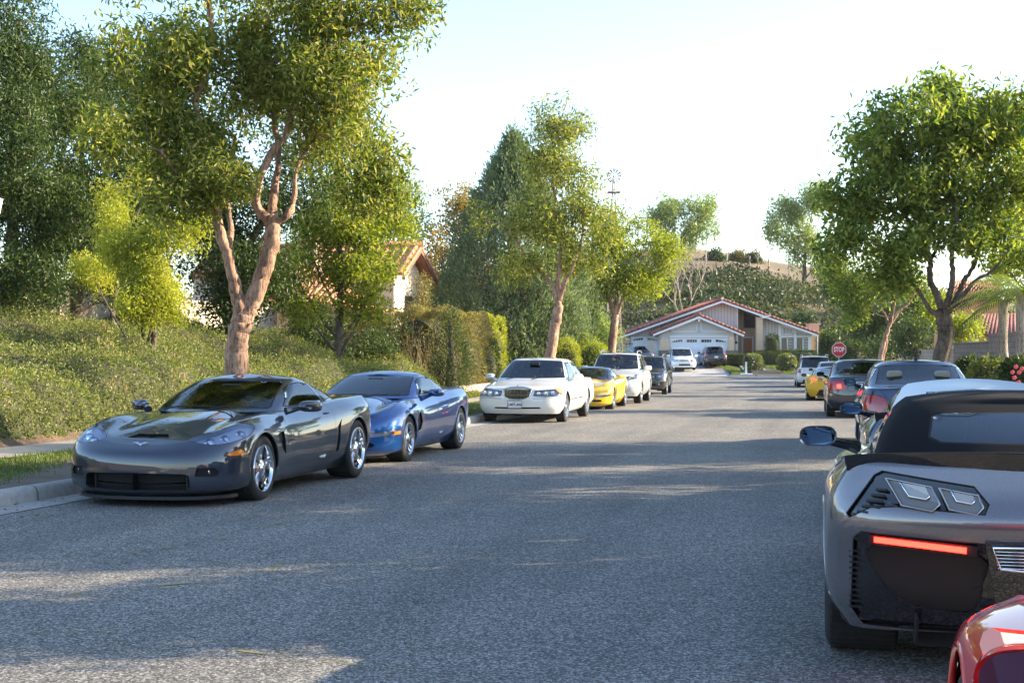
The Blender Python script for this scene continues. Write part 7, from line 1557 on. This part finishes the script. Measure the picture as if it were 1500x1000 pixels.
add('c7', 'roadster', 'shark grey wide roadster with black soft top and lit red bar, right foreground', SP_C7, (.83, 8.30, 0), heading_in(8), RK, cat='sports car')
add('red', 'sports_car', 'bright red sports car at the bottom right corner showing fender and mirror', dict(SP_C6, paint=P_RED, mx=.78, mz=.865, ml=.25), (1.195, 2.36, 0), 0.0, RK)
HAZE = 0.00012
# ------------------------------------------------------------------ signs, mailbox, gate, windmill, lamp
M_POLE = plain('galvanised_post', (.45, .45, .44), .5, .6)
def sign_post(label, name, px, d, cz, kind):
    p = at(px, 515, d); g = street_z(p.y) + .1; t = thing(name, label, 'sign', (p.x, p.y, g), YAW if kind == 'stop' else YAW)
    z = cz - g; bm = bmesh.new(); box(bm, (-.03, .02, -.1), (.03, .05, z + .3)); bm_obj('post', bm, M_POLE, t)
    if kind == 'stop':
        R8 = [(.381/math.cos(PI/8)*math.cos(a), .381/math.cos(PI/8)*math.sin(a)) for a in np.linspace(PI/8, 2*PI + PI/8, 8, endpoint=False)]
        bm = bmesh.new(); prism(bm, [(x, 0, z + y) for x, y in R8], (0, .006, 0)); pl = bm_obj('sign_plate', bm, plain('sign_white', (.80, .80, .80), .4), t)
        bm = bmesh.new(); prism(bm, [(x*.93, -.003, z + y*.93) for x, y in R8], (0, .002, 0)); bm_obj('red_face', bm, plain('sign_red', (.62, .02, .035), .4), pl)
        me = font_mesh('STOP', .36, .001, .010); c = link_mesh('sign_letters', me, plain('sign_white', (.8, .8, .8), .4), pl); c.location = (0, -.0055, z); c.rotation_euler = (PI/2, 0, 0); c.scale = (.66, 1, 1)
    else:
        h = .43; bm = bmesh.new(); prism(bm, [(h, 0, z), (0, 0, z + h), (-h, 0, z), (0, 0, z - h)], (0, .006, 0)); pl = bm_obj('sign_plate', bm, plain('sign_back', (.42, .42, .42), .45, .4), t); pl.location.y = .055
    return t
sign_post('red octagonal stop sign on the right verge', 'stop_sign', 1229, 73, 1.56, 'stop')
sign_post('grey back of a diamond shaped sign in front of the left garage', 'diamond_sign', 955, 86, 1.76, 'back')
t = thing('mailbox', 'dark mailbox on a pale post at the kerb in front of the house', 'mailbox', ud(.1715*103.95, 103.95, -.27), YAW)
bm = bmesh.new(); box(bm, (-.06, -.06, -.1), (.06, .06, .95)); bm_obj('post', bm, M_WHITE, t)
bm = bmesh.new(); P = [(-.16, 0, 1.0), (.16, 0, 1.0), (.16, 0, 1.22)] + [(.16*math.cos(a), 0, 1.22 + .14*math.sin(a)) for a in np.linspace(.3, PI - .3, 7)] + [(-.16, 0, 1.22)]
prism(bm, [(x, -.28, z) for x, y, z in P], (0, .56, 0)); bm_obj('box', bm, plain('dark_bronze', (.04, .03, .025), .4, .6), t)
bm = bmesh.new(); box(bm, (-.45, -.3, -.05), (.45, .2, .07), None, 0, .02); bm_obj('base', bm, M_WHITE, t)
t = thing('metal_gate', 'black railing gate left of the garage behind the third street tree', 'gate', at(900, 531, 116), YAW)
for k in range(15):
    bm = bmesh.new(); tube(bm, [(-1.6 + .22*k, 0, 0), (-1.6 + .22*k, 0, 1.75)], .018, 5); bm_obj('bar', bm, M_BLACK, t)
for z in (.15, 1.55): bm = bmesh.new(); box(bm, (-1.65, -.02, z), (1.6, .02, z + .05)); bm_obj('rail', bm, M_BLACK, t)
# ornamental windmill above the trees
p = at(899, 262, 92); g = -.3; hz = p.z
t = thing('windmill', 'small farm windmill rising above the third street tree', 'windmill', (p.x, p.y, g), YAW); H_ = hz - g
M_WM = plain('windmill_metal', (.38, .33, .30), .6, .5)
bm = bmesh.new()
for sx in (-1, 1):
    for sy in (-1, 1): tube(bm, [(sx*.6, sy*.6, 0), (sx*.06, sy*.06, H_ - .1)], .03, 4)
for k in range(9):
    f = (k + .5) / 9; w = .6 + (.06 - .6) * f; z = H_ * f; P = [(-w, -w, z), (w, -w, z), (w, w, z), (-w, w, z), (-w, -w, z)]; tube(bm, P, .018, 4, cap=False); w2 = .6 + (.06 - .6) * (f + .11); z2 = z + H_ * .11; tube(bm, [(-w, -w, z), (w2, -w2, z2)], .012, 4); tube(bm, [(w, -w, z), (-w2, -w2, z2)], .012, 4)
bm_obj('tower', bm, M_WM, t)
bm = bmesh.new(); box(bm, (-.42, -.42, H_ - .95), (.42, .42, H_ - .88)); bm_obj('platform', bm, M_WM, t)
bm = bmesh.new()
for k in range(12):
    a = 2*PI*k/12; ca, sa = math.cos(a), math.sin(a); q = [(.16, -.02), (.16, .02), (.50, .065), (.50, -.065)]
    f = bm.faces.new([bm.verts.new((r*ca - s*sa, -.25 + s*.5, H_ + .15 + r*sa + s*ca)) for r, s in q])
r = bmesh.ops.solidify(bm, geom=bm.faces[:], thickness=.008)
bm_obj('blades', bm, M_WM, t)
bm = bmesh.new(); tube(bm, [(0, -.28, H_ + .15), (0, .1, H_ + .15)], .05, 8); bm_obj('hub', bm, M_WM, t)
bm = bmesh.new(); box(bm, (-.015, .15, H_ + .13), (.015, .5, H_ + .17)); prism(bm, [(0, .45, H_ + .05), (0, .75, H_), (0, .75, H_ + .3), (0, .45, H_ + .25)], (.01, 0, 0)); bm_obj('tail_vane', bm, M_WM, t)
# lamp post whose lantern touches the left edge of the view
p = at(-7, 302, 27); t = thing('street_lamp', 'pale lantern of a lamp post touching the left edge of the view', 'street lamp', (p.x, p.y, 1.2))
bm = bmesh.new(); tube(bm, [(0, 0, -.2), (0, 0, p.z - 1.2 - .16)], .045, 8); bm_obj('post', bm, M_POLE, t)
bm = bmesh.new(); lathe(bm, [(0, -.16), (.09, -.15), (.14, .12), (.16, .14), (0, .20)], 12, Matrix.Translation((0, 0, p.z - 1.2)) @ Matrix.Rotation(-PI/2, 4, 'Y')); bm_obj('lantern', bm, M_WHITE, t, True)

# ------------------------------------------------------------------ trims made of several loose lengths become one object each
def split_islands(o):
    me = o.data; bm = bmesh.new(); bm.from_mesh(me); seen = set(); isl = []
    for f in bm.faces:
        if f in seen: continue
        st = [f]; seen.add(f); grp = []
        while st:
            g = st.pop(); grp.append(g)
            for e in g.edges:
                for q in e.link_faces:
                    if q not in seen: seen.add(q); st.append(q)
        isl.append(grp)
    if len(isl) > 1:
        for grp in isl:
            b2 = bmesh.new(); mp = {}
            for f in grp:
                for v_ in f.verts:
                    if v_ not in mp: mp[v_] = b2.verts.new(v_.co)
                nf_ = b2.faces.new([mp[v_] for v_ in f.verts]); nf_.smooth = f.smooth; nf_.material_index = f.material_index
            c = bm_obj(o.name.split('.')[0], b2, [m_ for m_ in me.materials], o.parent); c.matrix_local = o.matrix_local
        bpy.data.objects.remove(o)
    bm.free()
for o in list(scene.objects):
    if o.type == 'MESH' and o.name.split('.')[0] in ('shut_line', 'window_seal', 'gable_trim', 'wall_trim', 'window_trim', 'exhaust_tips', 'vent_slats', 'grille_bars', 'fascia', 'window_bars', 'garden_wall') and not o.children and o.name.split('.')[0] != 'garden_wall': split_islands(o)
# ------------------------------------------------------------------ thin haze volume added to imitate a lens veil over the distance
bm = bmesh.new(); box(bm, (-3100, -3100, -2), (3100, 3100, 34)); hz_ = bpy.data.materials.new('veil_haze'); hz_.use_nodes = True; nt = hz_.node_tree; nt.nodes.clear()
out = N(nt, 'ShaderNodeOutputMaterial'); pv_ = N(nt, 'ShaderNodeVolumePrincipled'); pv_.inputs['Color'].default_value = (.92, .95, 1, 1); pv_.inputs['Density'].default_value = HAZE; pv_.inputs['Anisotropy'].default_value = .3
nt.links.new(pv_.outputs[0], out.inputs['Volume']); o = bm_obj('haze', bm, hz_); o['kind'] = 'stuff'
